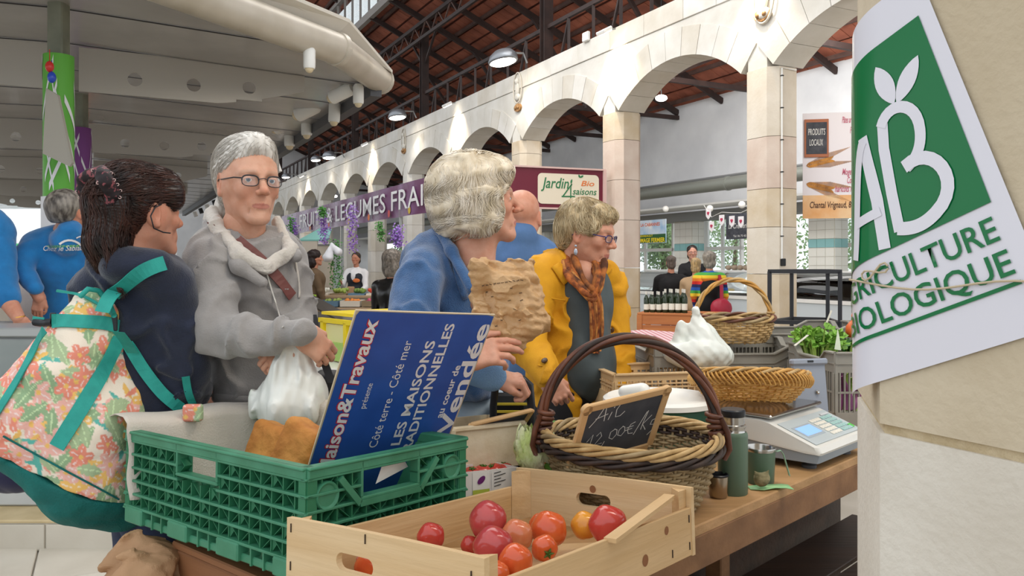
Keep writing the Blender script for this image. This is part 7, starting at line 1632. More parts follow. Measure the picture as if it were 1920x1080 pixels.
MB().tube([P(36, 594, 3.05)+V((.028*math.cos(a), .028*math.sin(a), .004*math.sin(a+1))) for a in [i*.4 for i in range(16)]], .004, 6, closed=True).build('bracelet', mat('gold', '#D9A94A', .3, 1), t)
DYG = 0
# ------------------------------------------------------------------ smaller people farther off
def far_person(label, px, py, hr, Y, phi, top, tone='#C99077', hair=None, hairb=(1, 1, 1), bottom='#23242A', h=None, arms=((-1, .1, -.5), (1, .1, -.5)), shoulder=1.0, extra=None, hem=.52, bald=False, hlow=-.05, long=False, girth=1.0):
    """px, py the middle of the head, hr half its height in px, Y the distance, phi where the person looks"""
    t = person(label, px, Y); s = hr*Y/F/.115; s = min(max(s, .9), 1.12); M = head_matrix(px, py, Y, phi, 0, 0, s); c = P(px, py, Y)
    f = V((math.sin(math.radians(phi)), -math.cos(math.radians(phi)), 0)); r = V((-f.y, f.x, 0)); up = V((0, 0, 1))
    def B_(x, y, z): return c+r*x+f*y+up*z
    h = h or .011; hh = .0065
    sh = B_(0, -.02, -.27); hd = []
    for sg_, fw, dn in arms:
        e = B_(sg_*.23*shoulder, .02+fw*.3, -.27-.28); w_ = B_(sg_*(.20-abs(fw)*.1)*shoulder, .03+fw, -.27+dn); hd.append((e, w_, sg_))
    parts = [headpart(M, tone, .0045, dict(flush=.4, brow=hair or '#888888'), age=.4), limb(tone, [C(B_(0, -.03, -.09), B_(0, -.04, -.25), .05, .06), C(B_(0, -.03, -.3), B_(0, -.02, -.8), .10, .10)]+[C(e, w_, .038, .028) for e, w_, _ in hd]+[C(B_(0, -.03, -.27), B_(g3*.17*shoulder, -.02, -.28), .045, .045) for _, _, g3 in hd]+[C(B_(g3*.17*shoulder, -.02, -.28), e, .045, .04) for e, _, g3 in hd])]
    for e, w_, sg_ in hd: parts.append(handpart(tone, w_, (w_-e), f, 1 if sg_ < 0 else -1, h=.007, curl=.5))
    assemble(t, parts)
    if hr > 14 and abs(phi) < 80: eyes(t, M)
    pr = [El(B_(0, -.03, -.36), (.17*girth, .17*girth, .17), .08), El(B_(0, -.02, -.58), (.155*girth, .155*girth, .2), .08), C(B_(-.15*shoulder, -.03, -.255), B_(.15*shoulder, -.03, -.255), .062, .062, .08), C(B_(0, -.03, -.19), B_(0, -.03, -.26), .055, .08, .04)]
    for e, w_, sg_ in hd: pr += [C(B_(sg_*.19*shoulder, -.02, -.28), e, .062, .052, .04), C(e, w_+(e-w_)*.12, .052, .040, .02)]
    pr.append(Pl(B_(0, 0, -.27-hem), (0, 0, -1)))
    tm_ = top if not isinstance(top, str) else mat('cloth_'+top.strip('#'), top, .85, bump=.15)
    tp = sculpt('top', pr, h, tm_, t, disp=folds(.010, 17, int(px)), it=1)
    if hair and not bald:
        hp = [El((0, -.028, .048), (.086*hairb[0], .100*hairb[1], .084*hairb[2]), .02), El((0, -.05, hlow*.6), (.078*hairb[0], .07, .06+abs(hlow)*.7), .03), El((0, .135, -.035), (.09, .09, .1), .02, op='s')]
        hairdo(t, hp, M, hair_m('hair_'+hair.strip('#'), hair, '#%02x%02x%02x' % tuple(int(int(hair[i:i+2], 16)*.7) for i in (1, 3, 5))), h=.007, disp=lambda p: .005*noise3(p, 60, 3)+.003*noise3(p, 120, 5), flow=(lambda p: np.stack([.6*p[:, 0], .5*p[:, 1]-.01, -.07+0*p[:, 0]], -1)) if hr > 16 else None, n=500, r=.0016, steps=6, lift=.003)
    elif bald and hair: sculpt('hair', [El(M @ V((0, -.028, .0)), (.083*s, .083*s, .04), .02)], .008, hair_m('hair_'+hair.strip('#'), hair, hair), t)
    z_ = (B_(0, 0, -.27-hem+.06)).z; b = P(px, HZ, Y)
    prl = [El((b.x, b.y, z_), (.145, .135, .12), .06)]
    for s_ in (-1, 1): o = r*s_*.085; prl += [C((b.x+o.x, b.y+o.y, z_), (b.x+o.x, b.y+o.y, .1), .085, .055, .05)]
    sculpt('trousers', prl+[Pl((0, 0, .05), (0, 0, -1))], .018, mat('cloth_'+bottom.strip('#'), bottom, .85), t)
    for s_ in (-1, 1): o = r*s_*.085; sculpt('shoe', [C((b.x+o.x, b.y+o.y, .045), (b.x+o.x+f.x*.14, b.y+o.y+f.y*.14, .04), .045, .038, .02), Pl((0, 0, .002), (0, 0, -1))], .012, mat('shoe_2A2624', '#2A2624', .5), t)
    return t, B_, M, tp
lea = mat('leather_black', '#17171A', .28, col2='#101012', scale=6, spec=.6)
far_person('woman with short fluffy grey hair in a black leather jacket, from behind', 737, 492, 22, 9.0, 165, lea, hair='#9A8F84', hairb=(1.15, 1.05, 1.05), hlow=-.08)
t, B_, M, tp = far_person('dark haired woman in an olive brown coat with a brown shoulder bag', 592, 484, 14, 13.5, 110, '#6A5640', hair='#2A1B19', hairb=(1.12, 1.1, 1.05), hlow=-.09, hem=.75, girth=1.15)
sculpt('shoulder_bag', [Bx(B_(.05, -.30, -.85), (.14, .10, .18), .05)], .012, mat('bag_brown', '#6B3A24', .6), t); MB().tube([B_(-.05, -.16, -.25), B_(.05, -.26, -.5), B_(.05, -.32, -.72)], .03, 6).build('bag_strap', mat('bag_brown', '#6B3A24', .6), t)
t, B_, M, tp = far_person('smiling stall keeper in a black vest over a white hoodie holding a paper bag', 667, 485, 11, 15.5, -10, '#E2E2E4', hair='#3A2C24', arms=((-1, .30, -.20), (1, .22, -.36)))
vm = mat('vest_black', '#22262E', .7); sculpt('vest', [El(B_(0, -.02, -.38), (.185, .185, .16), .06), El(B_(0, -.01, -.60), (.17, .17, .18), .06), Pl(B_(0, 0, -.74), (0, 0, -1)), El(B_(0, .16, -.30), (.05, .08, .12), .01, op='s')], .011, vm, t)
MB().sph(B_(.08, .175, -.42), (.07, .015, .04)).build('vest_emblem', mat('emblem_orange', '#D8743A', .7), t, smooth=True)
o = sculpt('paper_bag', [Bx(B_(.03, .33, -.66), (.07, .04, .13), .02)], .012, kp); centre(o); setp(o, 'brown paper bag held by the smiling stall keeper', 'bag')
far_person('customer in a black jacket far off behind the flowered backpack woman', 337, 493, 7, 24, 60, '#1C1C20', hair='#8C7F74')
far_person('small distant customer in a pale jacket beside the one in black', 302, 495, 6, 27, 60, '#9C978F', hair='#4A3A30')
far_person('man in a black shirt with thin grey hair seen from behind at the cheese counter', 1258, 492, 13, 12.9, 172, '#1B1B1E', hair='#6E625A', bottom='#2B3550', girth=1.25, shoulder=1.12, hairb=(.96, .98, .8))
far_person('short blond customer in a beige jacket between the black shirt and the rainbow jumper', 1305, 497, 12, 12.6, 160, '#B79A78', hair='#CDAE7C', hairb=(1.05, 1, 1), hlow=-.08, bottom='#6B6A58', hem=.58)
rb_m = bpy.data.materials.new('rainbow_knit'); rb_m.use_nodes = True; nt = rb_m.node_tree; N = nt.nodes; L = nt.links; b = N['Principled BSDF']; b.inputs['Roughness'].default_value = .9
tcn = N.new('ShaderNodeTexCoord'); sp = N.new('ShaderNodeSeparateXYZ'); L.new(tcn.outputs['Object'], sp.inputs[0]); m1 = N.new('ShaderNodeMath'); m1.operation = 'MULTIPLY'; m1.inputs[1].default_value = 3.6; L.new(sp.outputs['Z'], m1.inputs[0]); m2 = N.new('ShaderNodeMath'); m2.operation = 'FRACT'; L.new(m1.outputs[0], m2.inputs[0]); rp = N.new('ShaderNodeValToRGB'); rp.color_ramp.interpolation = 'CONSTANT'; L.new(m2.outputs[0], rp.inputs[0])
els = rp.color_ramp.elements; els[0].color = lin('#D8322C'); els[1].position = .17; els[1].color = lin('#E8832B')
for p_, c_ in ((.33, '#EFCB3A'), (.5, '#4FA64A'), (.66, '#2A5DB8'), (.83, '#2A2A5C')): e2 = els.new(p_); e2.color = lin(c_)
L.new(rp.outputs[0], b.inputs['Base Color'])
t, B_, M, tp = far_person('grey haired woman in a black dress over a rainbow striped jumper with a red bag', 1330, 487, 14, 12.2, 168, rb_m, hair='#9C9488', hairb=(1.2, 1.1, 1.08), hlow=-.07, bottom='#131316', girth=1.1)
sculpt('black_dress', [El(B_(0, -.115, -.40), (.135, .17, .14), .05), El(B_(0, -.04, -.46), (.145, .225, .17), .06), El(B_(0, -.02, -.66), (.20, .205, .2), .06), Pl(B_(0, 0, -.95), (0, 0, -1))], .012, mat('dress_black', '#131316', .85), t)
sculpt('hood', [El(B_(0, -.16, -.27), (.13, .09, .09), .03)], .011, rb_m, t)
sculpt('red_bag', [El(B_(-.16, -.26, -.72), (.16, .1, .15), .03)], .012, mat('bag_red', '#A8283E', .5), t, disp=folds(.01, 20, 4)); MB().tube([B_(-.14, -.14, -.24), B_(-.17, -.24, -.4), B_(-.17, -.28, -.62)], .028, 6).build('bag_strap', mat('bag_red', '#A8283E', .5), t)
t, B_, M, tp = far_person('vendor with glasses in a black jacket facing the customers behind the cheese counter', 1298, 474, 13, 14.6, -5, '#19191C', tone='#D0A08C', hair='#2E241F', arms=((-1, .2, -.3), (1, .2, -.3)))
glasses(t, M, '#8A3A3A')
# ================================================================== STALLS, SIGNS AND COUNTERS AROUND
# purple banner along the stall and the red corner sign
def plane_on(q00, q10, q01): X = (q10-q00); Lx = X.length; X = X/Lx; Yv = (q01-q00); Ly = Yv.length; Yv = Yv/Ly; Z = X.cross(Yv); return Matrix(((X.x, Yv.x, Z.x, q00.x), (X.y, Yv.y, Z.y, q00.y), (X.z, Yv.z, Z.z, q00.z), (0, 0, 0, 1))), Lx, Ly
eb = 4.78; zb0, zb1 = 2.28, 2.875
def ptE(px, z): t = (px-960)/F; Y = eb/(e_.x*t+e_.y); return V((t*Y, Y, z))
q0, q1 = ptE(528, zb0), ptE(885, zb0); MP, LX, LY = plane_on(q0, q1, q0+V((0, 0, zb1-zb0)))
bn = thing('market_banner', 'long purple banner reading fruits et legumes frais along the fruit stall', 'banner', M=MP)
pu = mat('banner_purple', '#663358', .25, col2='#86618A', scale=1.6, thr=(.45, .75), spec=.5); rows = []
for i in range(81): x = LX*i/80; rows.append([(x, LY*j/4, .02*math.sin(i*.7)*(1-j/6)) for j in range(5)])
MB().grid(rows).build('cloth', pu, bn, world=False, smooth=True)
mb = text_mb('FRUITS & LEGUMES FRAIS', .43/.7, .004, spacing=1.02); xs = [v[0] for v in mb.v]; x1 = (ptE(806, 0)-q0).length; x0 = (ptE(546, 0)-q0).length; k = (x1-x0)/(max(xs)-min(xs)); mn = min(xs); mb.v = [(x0+(v[0]-mn)*k, .13+v[1]*.85, .03) for v in mb.v]; mb.build('lettering', wht, bn, world=False)
for i in range(7): mb = MB(); c = ((ptE(800-i*38, 0)-q0).length, .09, .028); mb.lathe([(0, .0), (.07, 0)], 14, Matrix.Translation(c)); mb.build('fruit_print', mat('fruit_print_%d' % (i % 3), ('#D8743A', '#C9A93A', '#C24A4A')[i % 3], .5), bn, world=False)
for px in (528, 640, 750, 845):
    p = ptE(px, 0); t = thing('stall_post', 'grey metal post carrying the purple banner, %s' % {528: 'farthest away', 640: 'third from the camera', 750: 'second from the camera', 845: 'nearest the camera'}[px], 'post', p, 'posts of the fruit stall'); MB().box(p+V((0, .1, 1.4)), (.06, .06, 2.8), None, .005).build('shaft', grey_m, t)
A_ = P(888, 305, 11.65); B0 = P(1133, 320, 12.4); B0.z = A_.z = 2.875; A0 = A_.copy(); A0.z = 2.26; MP, LX, LY = plane_on(A0, V((B0.x, B0.y, 2.26)), A_)
rs_ = thing('stall_sign', 'dark red stall sign with a cream panel reading Jardin 4 saisons', 'sign', M=MP)
MB().box((LX/2, LY/2, -.02), (LX, LY, .03)).build('board', mat('sign_wine', '#6E1F33', .4), rs_, world=False)
mb = MB()
for c, s in (((LX/2, LY, 0), (LX+.04, .025, .05)), ((LX/2, 0, 0), (LX+.04, .025, .05)), ((LX, LY/2, 0), (.05, LY, .06))): mb.box(c, s)
mb.build('edging', mat('edging_pink', '#D9B9B2', .5), rs_, world=False)
x0 = LX*.475; x1 = LX*.955; r_ = .07; pl = []
for cx, cy, a0 in ((x1-r_, LY*.86-r_, 0), (x0+r_, LY*.86-r_, 90), (x0+r_, LY*.11+r_, 180), (x1-r_, LY*.11+r_, 270)):
    for i in range(7): a = math.radians(a0+15*i); pl.append((cx+r_*math.cos(a), cy+r_*math.sin(a)))
MB().prism(pl, 0, .006).build('cream_panel', mat('panel_cream', '#E9DEC8', .5), rs_, world=False)
gr_ = mat('sign_green', '#2F7A4E', .5); orr = mat('sign_orange', '#E07A3C', .5)
def stext(s, x, y, h, w_, m, shear=.25): mb = text_mb(s, h/.7, .01, shear); xs = [v[0] for v in mb.v]; k = w_/(max(xs)-min(xs)); mn = min(xs); mb.v = [(x+(v[0]-mn)*k, y+v[1], .010) for v in mb.v]; mb.build('lettering', m, rs_, world=False)
pw2 = x1-x0; stext('Jardin', x0+.05*pw2, LY*.50, .16, pw2*.45, gr_); stext('saisons', x0+.56*pw2, LY*.36, .10, pw2*.40, gr_); stext('Bio', x0+.70*pw2, LY*.58, .08, pw2*.22, orr)
mb = MB(); stroke(mb, [(x0+.40*pw2, LY*.30), (x0+.55*pw2, LY*.62), (x0+.53*pw2, LY*.5), (x0+.53*pw2, LY*.14)], .02, .010); stroke(mb, [(x0+.38*pw2, LY*.30), (x0+.60*pw2, LY*.31)], .02, .011); stroke(mb, [(x0+.58*pw2, LY*.25), (x0+.75*pw2, LY*.20), (x0+.95*pw2, LY*.23)], .012, .010); mb.build('numeral_four', gr_, rs_, world=False)
mb = MB()
for a, b_ in (((.53, .62), (.55, .74)), ((.68, .78), (.74, .84)), ((.68, .78), (.66, .86))): mb.add([(x, y, .011) for x, y in leaf((x0+a[0]*pw2, LY*a[1]), (x0+b_[0]*pw2, LY*b_[1]), .015)], [tuple(range(20))])
mb.build('sprig', gr_, rs_, world=False)
p = V((B0.x+.02, B0.y+.05, 0)); t = thing('stall_post', 'pale post at the right end of the dark red sign', 'post', p); MB().box(p+V((0, 0, 1.42)), (.05, .05, 2.84), None, .005).build('shaft', white_m, t)
# wisteria and ivy garlands
pur = mat('wisteria', '#8A5CB8', .7, col2='#A98AD0', scale=30); ivy = mat('ivy', '#3F7A3A', .7, col2='#5A9A48', scale=20)
def garland(name, lab, pts, r, m, n, seed, ls=.05):
    rr = random.Random(seed); mb = MB()
    for i in range(n):
        s = rr.random()*(len(pts)-1); k = int(s); p = pts[k].lerp(pts[k+1], s-k)+V((rr.gauss(0, r), rr.gauss(0, r), rr.gauss(0, r*.6))); d3 = V((rr.uniform(-1, 1), rr.uniform(-1, 1), rr.uniform(-1, .3))).normalized(); sd = d3.orthogonal().normalized()*ls*.35; L_ = ls*rr.uniform(.6, 1.2)
        mb.add([p, p+d3*L_*.5+sd, p+d3*L_, p+d3*L_*.5-sd], [(0, 1, 2, 3)])
    return single(name, mb, m, lab, 'garland', kind='stuff')
for i, (px, y0, y1, Y, lb) in enumerate(((606, 395, 455, 15, 'purple wisteria bunch hanging from the middle of the banner'), (660, 385, 470, 15, 'purple wisteria bunch hanging right of the middle of the banner'), (550, 410, 440, 18, 'purple wisteria bunch at the far left end of the banner'), (745, 425, 460, 13, 'short purple wisteria bunch below the word frais'))): garland('wisteria', lb, [P(px, y0, Y), P(px+2, y1, Y)], .045, pur, 260, i, .05)
for i, (px, y0, y1, Y, lb) in enumerate(((545, 405, 460, 14.9, 'green ivy strand at the left end of the banner'), (604, 388, 405, 14.8, 'green ivy tuft above the wisteria on the banner'), (634, 450, 545, 14.6, 'ivy winding up the stall post behind the stall keeper'), (622, 450, 540, 14.6, 'second ivy strand beside the stall post'), (712, 415, 450, 14, 'small ivy sprig below the banner'), (744, 425, 520, 13.5, 'long thin ivy strand right of the stall'))): garland('ivy', lb, [P(px, y0, Y), P(px+2, y1, Y)], .03, ivy, 200, 20+i, .045)
# produce stall behind: awning, table, boxes, hanging sack
tq = mat('awning_teal', '#8FCFC4', .8); mb = MB(); q = [P(560, 452, 17), P(615, 452, 15), P(622, 432, 17), P(600, 430, 19)]; mb.add([*q, *[p+V((0, 0, .03)) for p in q]], [(0, 1, 2, 3), (7, 6, 5, 4), (0, 4, 5, 1), (1, 5, 6, 2), (2, 6, 7, 3), (3, 7, 4, 0)]); single('awning', mb, tq, 'pale teal awning edge below the purple banner', 'awning')
o = sculpt('hanging_sack', [C(P(622, 458, 14.4), P(616, 482, 14.4), .03, .10, .03), C(P(622, 458, 14.4), P(634, 472, 14.4), .03, .07, .03)], .02, mat('sack_white', '#E2E4EA', .7), disp=folds(.02, 12, 3)); centre(o); setp(o, 'white cloth sack hanging under the wisteria at the fruit stall', 'sack')
wb_ = mat('stall_wood', '#9C8468', .8); gb = mat('stall_grey', '#6E6A64', .7)
t = thing('fruit_stall', 'long low produce stall under the purple banner, with boxes on it', 'stall', P(680, HZ, 11)*1+V((0, 0, -CH)))
c0 = P(690, 560, 11.5); MB().box((c0.x, c0.y, .80), (2.6, 1.6, .05), None, .01).build('top', wb_, t); MB().box((c0.x, c0.y-.78, .4), (2.6, .03, .78)).build('front_panel', gb, t)
for sx in (-1.2, 1.2): MB().box((c0.x+sx, c0.y+.6, .4), (.07, .07, .78)).build('leg', wb_, t)
c1 = P(660, 545, 14); t = thing('fruit_stall', 'farther produce stall in front of the smiling stall keeper', 'stall', (c1.x, c1.y, 0)); MB().box((c1.x, c1.y, .86), (2.6, 1.0, .05), None, .01).build('top', wb_, t); MB().box((c1.x, c1.y-.48, .43), (2.6, .03, .84)).build('front_panel', gb, t)
rr = random.Random(4); tray_m = [mat('produce_tray_%d' % i, c, .7) for i, c in enumerate(('#D9D2C4', '#8C7A60', '#5E7D94'))]
pcs = [mat('produce_%d' % i, c, .45) for i, c in enumerate(('#E0B83A', '#C9442E', '#8FA24A', '#E0852E', '#B9486A', '#6E8A3A', '#D9D8CE'))]
pn = ('yellow', 'red', 'pale green', 'orange', 'pink', 'dark green', 'white')
for i in range(8):
    bx0 = c0.x-1.05+.30*(i % 8); by0 = c0.y-.35
    t = thing('produce_box', 'shallow box of %s produce on the near stall, number %s from its left' % (pn[i % 7], ('one', 'two', 'three', 'four', 'five', 'six', 'seven', 'eight')[i]), 'box', (bx0, by0, .83), 'produce boxes on the near stall')
    MB().box((bx0, by0, .845), (.27, .4, .02)).build('base', tray_m[i % 3], t)
    for s in (-1, 1): MB().box((bx0+s*.13, by0, .875), (.012, .4, .08)).build('side', tray_m[i % 3], t); MB().box((bx0, by0+s*.2, .875), (.27, .012, .08)).build('side', tray_m[i % 3], t)
    mb = MB()
    for k in range(20): mb.sph((bx0+rr.uniform(-.1, .1), by0+rr.uniform(-.16, .16), .885+rr.uniform(0, .03)), .03, 8, 6)
    pz_ = mb.build('produce', pcs[i % 7], t, smooth=True); pz_['kind'] = 'stuff'
for i in range(8):
    bx0 = c1.x-1.1+.31*i; by0 = c1.y-.1
    t = thing('produce_box', 'shallow box of %s fruit on the farther stall, %s from its left' % (pn[(i*3) % 7], ('first', 'second', 'third', 'fourth', 'fifth', 'sixth', 'seventh', 'eighth')[i]), 'box', (bx0, by0, .89), 'produce boxes on the farther stall')
    MB().box((bx0, by0, .90), (.28, .5, .03)).build('base', tray_m[(i+1) % 3], t)
    mb = MB()
    for k in range(18): mb.sph((bx0+rr.uniform(-.1, .1), by0+rr.uniform(-.2, .2), .945+rr.uniform(0, .03)), .034, 8, 6)
    pz_ = mb.build('produce', pcs[(i*3) % 7], t, smooth=True); pz_['kind'] = 'stuff'
# dark slanting display boards and the yellow-green glass counter behind the grey woman
mb = MB(); q = [P(585, 552, 7.4), P(640, 582, 6.6), P(628, 596, 6.5), P(574, 566, 7.3)]; quadbox(mb, q, .03); single('display_board', mb, mat('board_dark', '#5A544E', .6), 'dark slanting display board in front of the brown coat', 'board')
mb = MB(); quadbox(mb, [P(640, 580, 6.8), P(712, 586, 6.4), P(712, 600, 6.3), P(640, 600, 6.6)], .03); single('display_board', mb, mat('board_grey', '#7E7A74', .6), 'grey display ledge between the yellow counter and the leather jacket', 'board')
mb = MB(); quadbox(mb, [P(564, 552, 8), P(584, 554, 8), P(584, 572, 8), P(564, 572, 8)], .2); single('lime_box', mb, mat('lime_green', '#9CC832', .5), 'lime green box at the left end of the dark display board', 'box')
yl = mat('yellow_panel', '#F0D51E', .4); yl2 = mat('pale_yellow', '#EFE9A8', .3); lg = mat('pale_green', '#A9C96A', .5)
cA, cB = P(575, 600, 5.4), P(735, 640, 4.6); X = (cB-cA); X.z = 0; Lx = X.length; X.normalize(); Yv = V((-X.y, X.x, 0)); MQ2 = Matrix(((X.x, Yv.x, 0, cA.x), (X.y, Yv.y, 0, cA.y), (0, 0, 1, 0), (0, 0, 0, 1)))
t = thing('display_counter', 'white counter with yellow framed glass and green lining behind the grey fleece', 'counter', M=MQ2)
MB().box((Lx/2, .35, .35), (Lx+.2, .8, .70), None, .01).build('base', mat('counter_white', '#C9C6C2', .4), t, world=False); MB().box((Lx/2, .35, .74), (Lx+.24, .86, .06), None, .01).build('worktop', mat('counter_top', '#D8D6D2', .35), t, world=False)
MB().box((Lx/2, .1, .84), (Lx, .02, .12)).build('green_lining', lg, t, world=False); MB().box((Lx/2, .12, .955), (Lx, .02, .12)).build('glass_front', yl2, t, world=False); MB().box((Lx/2, .42, 1.085), (Lx+.04, .60, .02), M=None).build('yellow_top', yl, t, world=False)
for i in range(4): MB().box((Lx*(i+.15)/3.4, .10, .955), (.035, .03, .16)).build('yellow_post', yl, t, world=False)
MB().box((Lx/2, .10, 1.04), (Lx, .03, .03)).build('yellow_rail', yl, t, world=False)
# left fish counter, white boxes and plinth
t = thing('fish_counter', 'long pale grey stall counter with a clear front at the left edge', 'counter', P(40, HZ, 3.2)+V((0, 0, -CH))); cp_ = mat('counter_pale', '#BFC2C2', .35, col2='#B4B8B9', scale=3)
Mf = Matrix.Translation((-3.15, 4.15, 0))
MB().box((0, .23, .60), (2.2, .44, .88), Mf, .01).build('body', cp_, t); MB().box((0, .23, 1.065), (2.26, .50, .05), Mf, .008).build('top', mat('steel_top', '#A8ACAC', .35, .4), t); MB().box((0, -.02, .82), (2.16, .01, .42), Mf).build('clear_front', glass, t)
for i in range(4): MB().box((-.9+i*.6, -.01, .82), (.014, .02, .44), Mf).build('front_strip', white_m, t)
pl_m = mat('plinth_tan', '#C9B68F', .7, col2='#B9A67E', scale=8)
t = thing('plinth', 'low tiled plinth with a tan top in front of the left counter', 'plinth', W(3.6, -3.0, 0)); 
MB().box((-3.3, 4.30, .075), (3.6, .70, .13)).build('core', grout, t); MB().box((-3.3, 4.30, .150), (3.62, .72, .016), None, .004).build('top_slab', pl_m, t)
for i in range(9): MB().box((-4.9+.4*i, 3.945, .07), (.392, .012, .130), None, .003).build('face_tile', slab_m, t)
def foambox(px, py, Y, w_, h_, lab): p = P(px, py, Y); t = thing('white_crate', lab, 'crate', p); MB().box(p+V((0, .15, h_/2)), (w_, .3, h_), None, .015).build('body', mat('foam_white', '#D2CFCC', .6), t); MB().box(p+V((0, .15, h_+.01)), (w_+.02, .32, .03), None, .01).build('rim', mat('foam_white', '#D2CFCC', .6), t)
foambox(75, 600, 5.7, .32, .30, 'white plastic fish crate between the two azure jackets'); 
o = sculpt('cloth_bundle', [El(P(45, 515, 5.6), (.18, .12, .12), .03), El(P(62, 570, 5.5), (.18, .12, .20), .03)], .008, mat('pinkish_white', '#CFC3BE', .8), disp=folds(.016, 16, 4)); centre(o); setp(o, 'pale crumpled cloth bundle behind the forearm with the bracelet', 'cloth')
t = thing('display_case', 'glass topped stall display far behind the two women at the left', 'counter', P(345, HZ, 7)+V((0, 0, -CH))); c3 = P(345, 560, 7); MB().box((c3.x, c3.y, .5), (1.8, .8, 1.0), None, .01).build('body', mat('case_brown', '#7A6A58', .6), t); MB().box((c3.x, c3.y, 1.04), (1.84, .84, .05), None, .01).build('top', grey_m, t)
for i in range(6): single('pastry', MB().sph((c3.x-.5+.2*i, c3.y-.3, 1.09), (.06, .05, .035), 10, 6), mat('pastry_gold', '#B9833F', .6), 'golden pastry on the far display, %s from its left' % ('first', 'second', 'third', 'fourth', 'fifth', 'sixth')[i], 'food', 'pastries on the far display', smooth=True)
# far row of white stall sides at the end of the aisle
for i, (px, Y, w_, h_) in enumerate(((535, 20, 1.6, 2.0), (575, 21, 1.4, 1.9), (20, 16, 2.6, 1.2), (330, 26, 3.0, 1.2))):
    p = P(px, HZ, Y); t = thing('stall_partition', 'pale stall partition far down the aisle, %s' % ('left of the brown coat', 'behind the brown coat', 'at the far left', 'below the end window')[i], 'partition', (p.x, p.y, 0)); MB().box((p.x, p.y, h_/2), (w_, .06, h_)).build('panel', mat('partition', '#C9BFB0', .7), t); MB().box((p.x, p.y, h_+.02), (w_+.04, .1, .04)).build('rail', grey_m, t)
t_ = (31-960)/F; p = P(31, 459, (UE-.03)/(d_.x*t_+d_.y)); t = thing('exit_light', 'small green emergency exit light on the far end wall', 'sign', p); MB().box(p, (.28, .04, .14), None, .01).build('box', white_m, t); MB().box(p+V((0, -.024, 0)), (.24, .006, .10)).build('face', mat('exit_green', '#3FAF6A', .4, emit=.6), t)

# ---- cheese side: wine counter, bottles, glass counter, signs, bunting, frame
wc = wood('wine_counter', '#C07A45', '#A5623A', 'x', 3)
wA = P(1195, 586, 10.7); wB = P(1352, 586, 10.3); zt = wA.z; X = wB-wA; X.z = 0; Lx = X.length; X.normalize(); Yv = V((-X.y, X.x, 0)); MW2 = Matrix(((X.x, Yv.x, 0, wA.x), (X.y, Yv.y, 0, wA.y), (0, 0, 1, 0), (0, 0, 0, 1)))
t = thing('wine_counter', 'orange-brown plank counter with wine bottles, right of the nearer pillar', 'counter', M=MW2)
for i in range(5): MB().box((Lx/2-.04, .01, .08+.152*i), (Lx-.12, .022, .146), None, .004).build('plank', wc, t, world=False)
MB().box((Lx/2, .3, zt-.015), (Lx, .62, .03), None, .006).build('top', wc, t, world=False)
for x in (.03, Lx-.12): MB().box((x, .01, zt/2-.01), (.07, .05, zt-.04), None, .004).build('corner_post', wc, t, world=False); MB().box((x, .55, zt/2-.01), (.07, .05, zt-.04), None, .004).build('corner_post', wc, t, world=False)
gl_b = mat('bottle_glass', '#26331F', .12, spec=.6); gl_c = mat('bottle_foil', '#D9D6CC', .4); gl_l = mat('bottle_label', '#E6E2D6', .6)
def bottle(x, y, hh, lab, m=None):
    o = MW2 @ V((x, y, zt)); t = thing('wine_bottle', lab, 'bottle', o, 'wine bottles on the plank counter'); M = Matrix.Translation(o) @ Matrix.Scale(hh, 4)
    MB().lathe([(0, 0), (.034, .0), (.037, .006), (.037, .19), (.030, .215), (.014, .245), (.013, .26)], 16, M).build('body', m or gl_b, t, smooth='a'); MB().lathe([(.0145, .255), (.0150, .30), (0, .302)], 16, M).build('foil', gl_c, t, smooth='a'); MB().lathe([(.0376, .04), (.0376, .12)], 16, M).build('label', gl_l, t, smooth=True)
bi = 0
for row, (y, xs_) in enumerate(((.10, [.10+.085*i for i in range(7)]), (.22, [.14+.085*i for i in range(6)]))):
    for x in xs_: bottle(x, y, 1.05 if x > .35 else .93, 'dark wine bottle in the %s row, %s from the pillar' % (('front', 'back')[row], ('first', 'second', 'third', 'fourth', 'fifth', 'sixth', 'seventh')[xs_.index(x)])); bi += 1
gcA = W(ucoord(1500, 10.6), 10.6, 0)
t = thing('glass_counter', 'long refrigerated glass counter with white front before the windows', 'counter', W(11.0, 10.4, 0))
mbc = MB(); wbox(mbc, 7.6, 14.5, 10.3, 11.1, 0, .78); mbc.build('base', mat('counter_blue_white', '#CCD5DA', .35), t); mbc = MB(); wbox(mbc, 7.6, 14.5, 10.28, 11.12, .78, .84); mbc.build('steel_shelf', white_m, t)
mbc = MB(); rows = []
for i in range(2): rows.append([W(7.6+6.9*i, 10.30+.35*(1-math.cos(a)), .84+.44*math.sin(a)) for a in [j*math.pi/2/8 for j in range(9)]])
mbc.grid(rows); mbc.build('curved_glass', glass, t, smooth=True, solid=.006); mbc = MB(); wbox(mbc, 7.6, 14.5, 10.62, 11.1, 1.27, 1.30); mbc.build('top_shelf', white_m, t)
for i in range(6): mbc = MB(); wbox(mbc, 7.7+1.35*i, 7.74+1.35*i, 10.6, 10.66, .84, 1.27); mbc.build('upright', steel, t)
for i in range(10):
    o = W(8.2+.6*i, 10.75, .845); t2 = thing('cheese_wheel', 'pale round cheese inside the long glass counter, number %s from its near end' % ('one', 'two', 'three', 'four', 'five', 'six', 'seven', 'eight', 'nine', 'ten')[i], 'food', o, 'cheeses in the glass counter'); MB().lathe([(0, 0), (.10, 0), (.105, .02), (.105, .07), (.10, .085), (0, .085)], 18, Matrix.Translation(o)).build('wheel', mat('cheese_%d' % (i % 2), ('#D9C08A', '#B98B52')[i % 2], .6), t2, smooth='a')
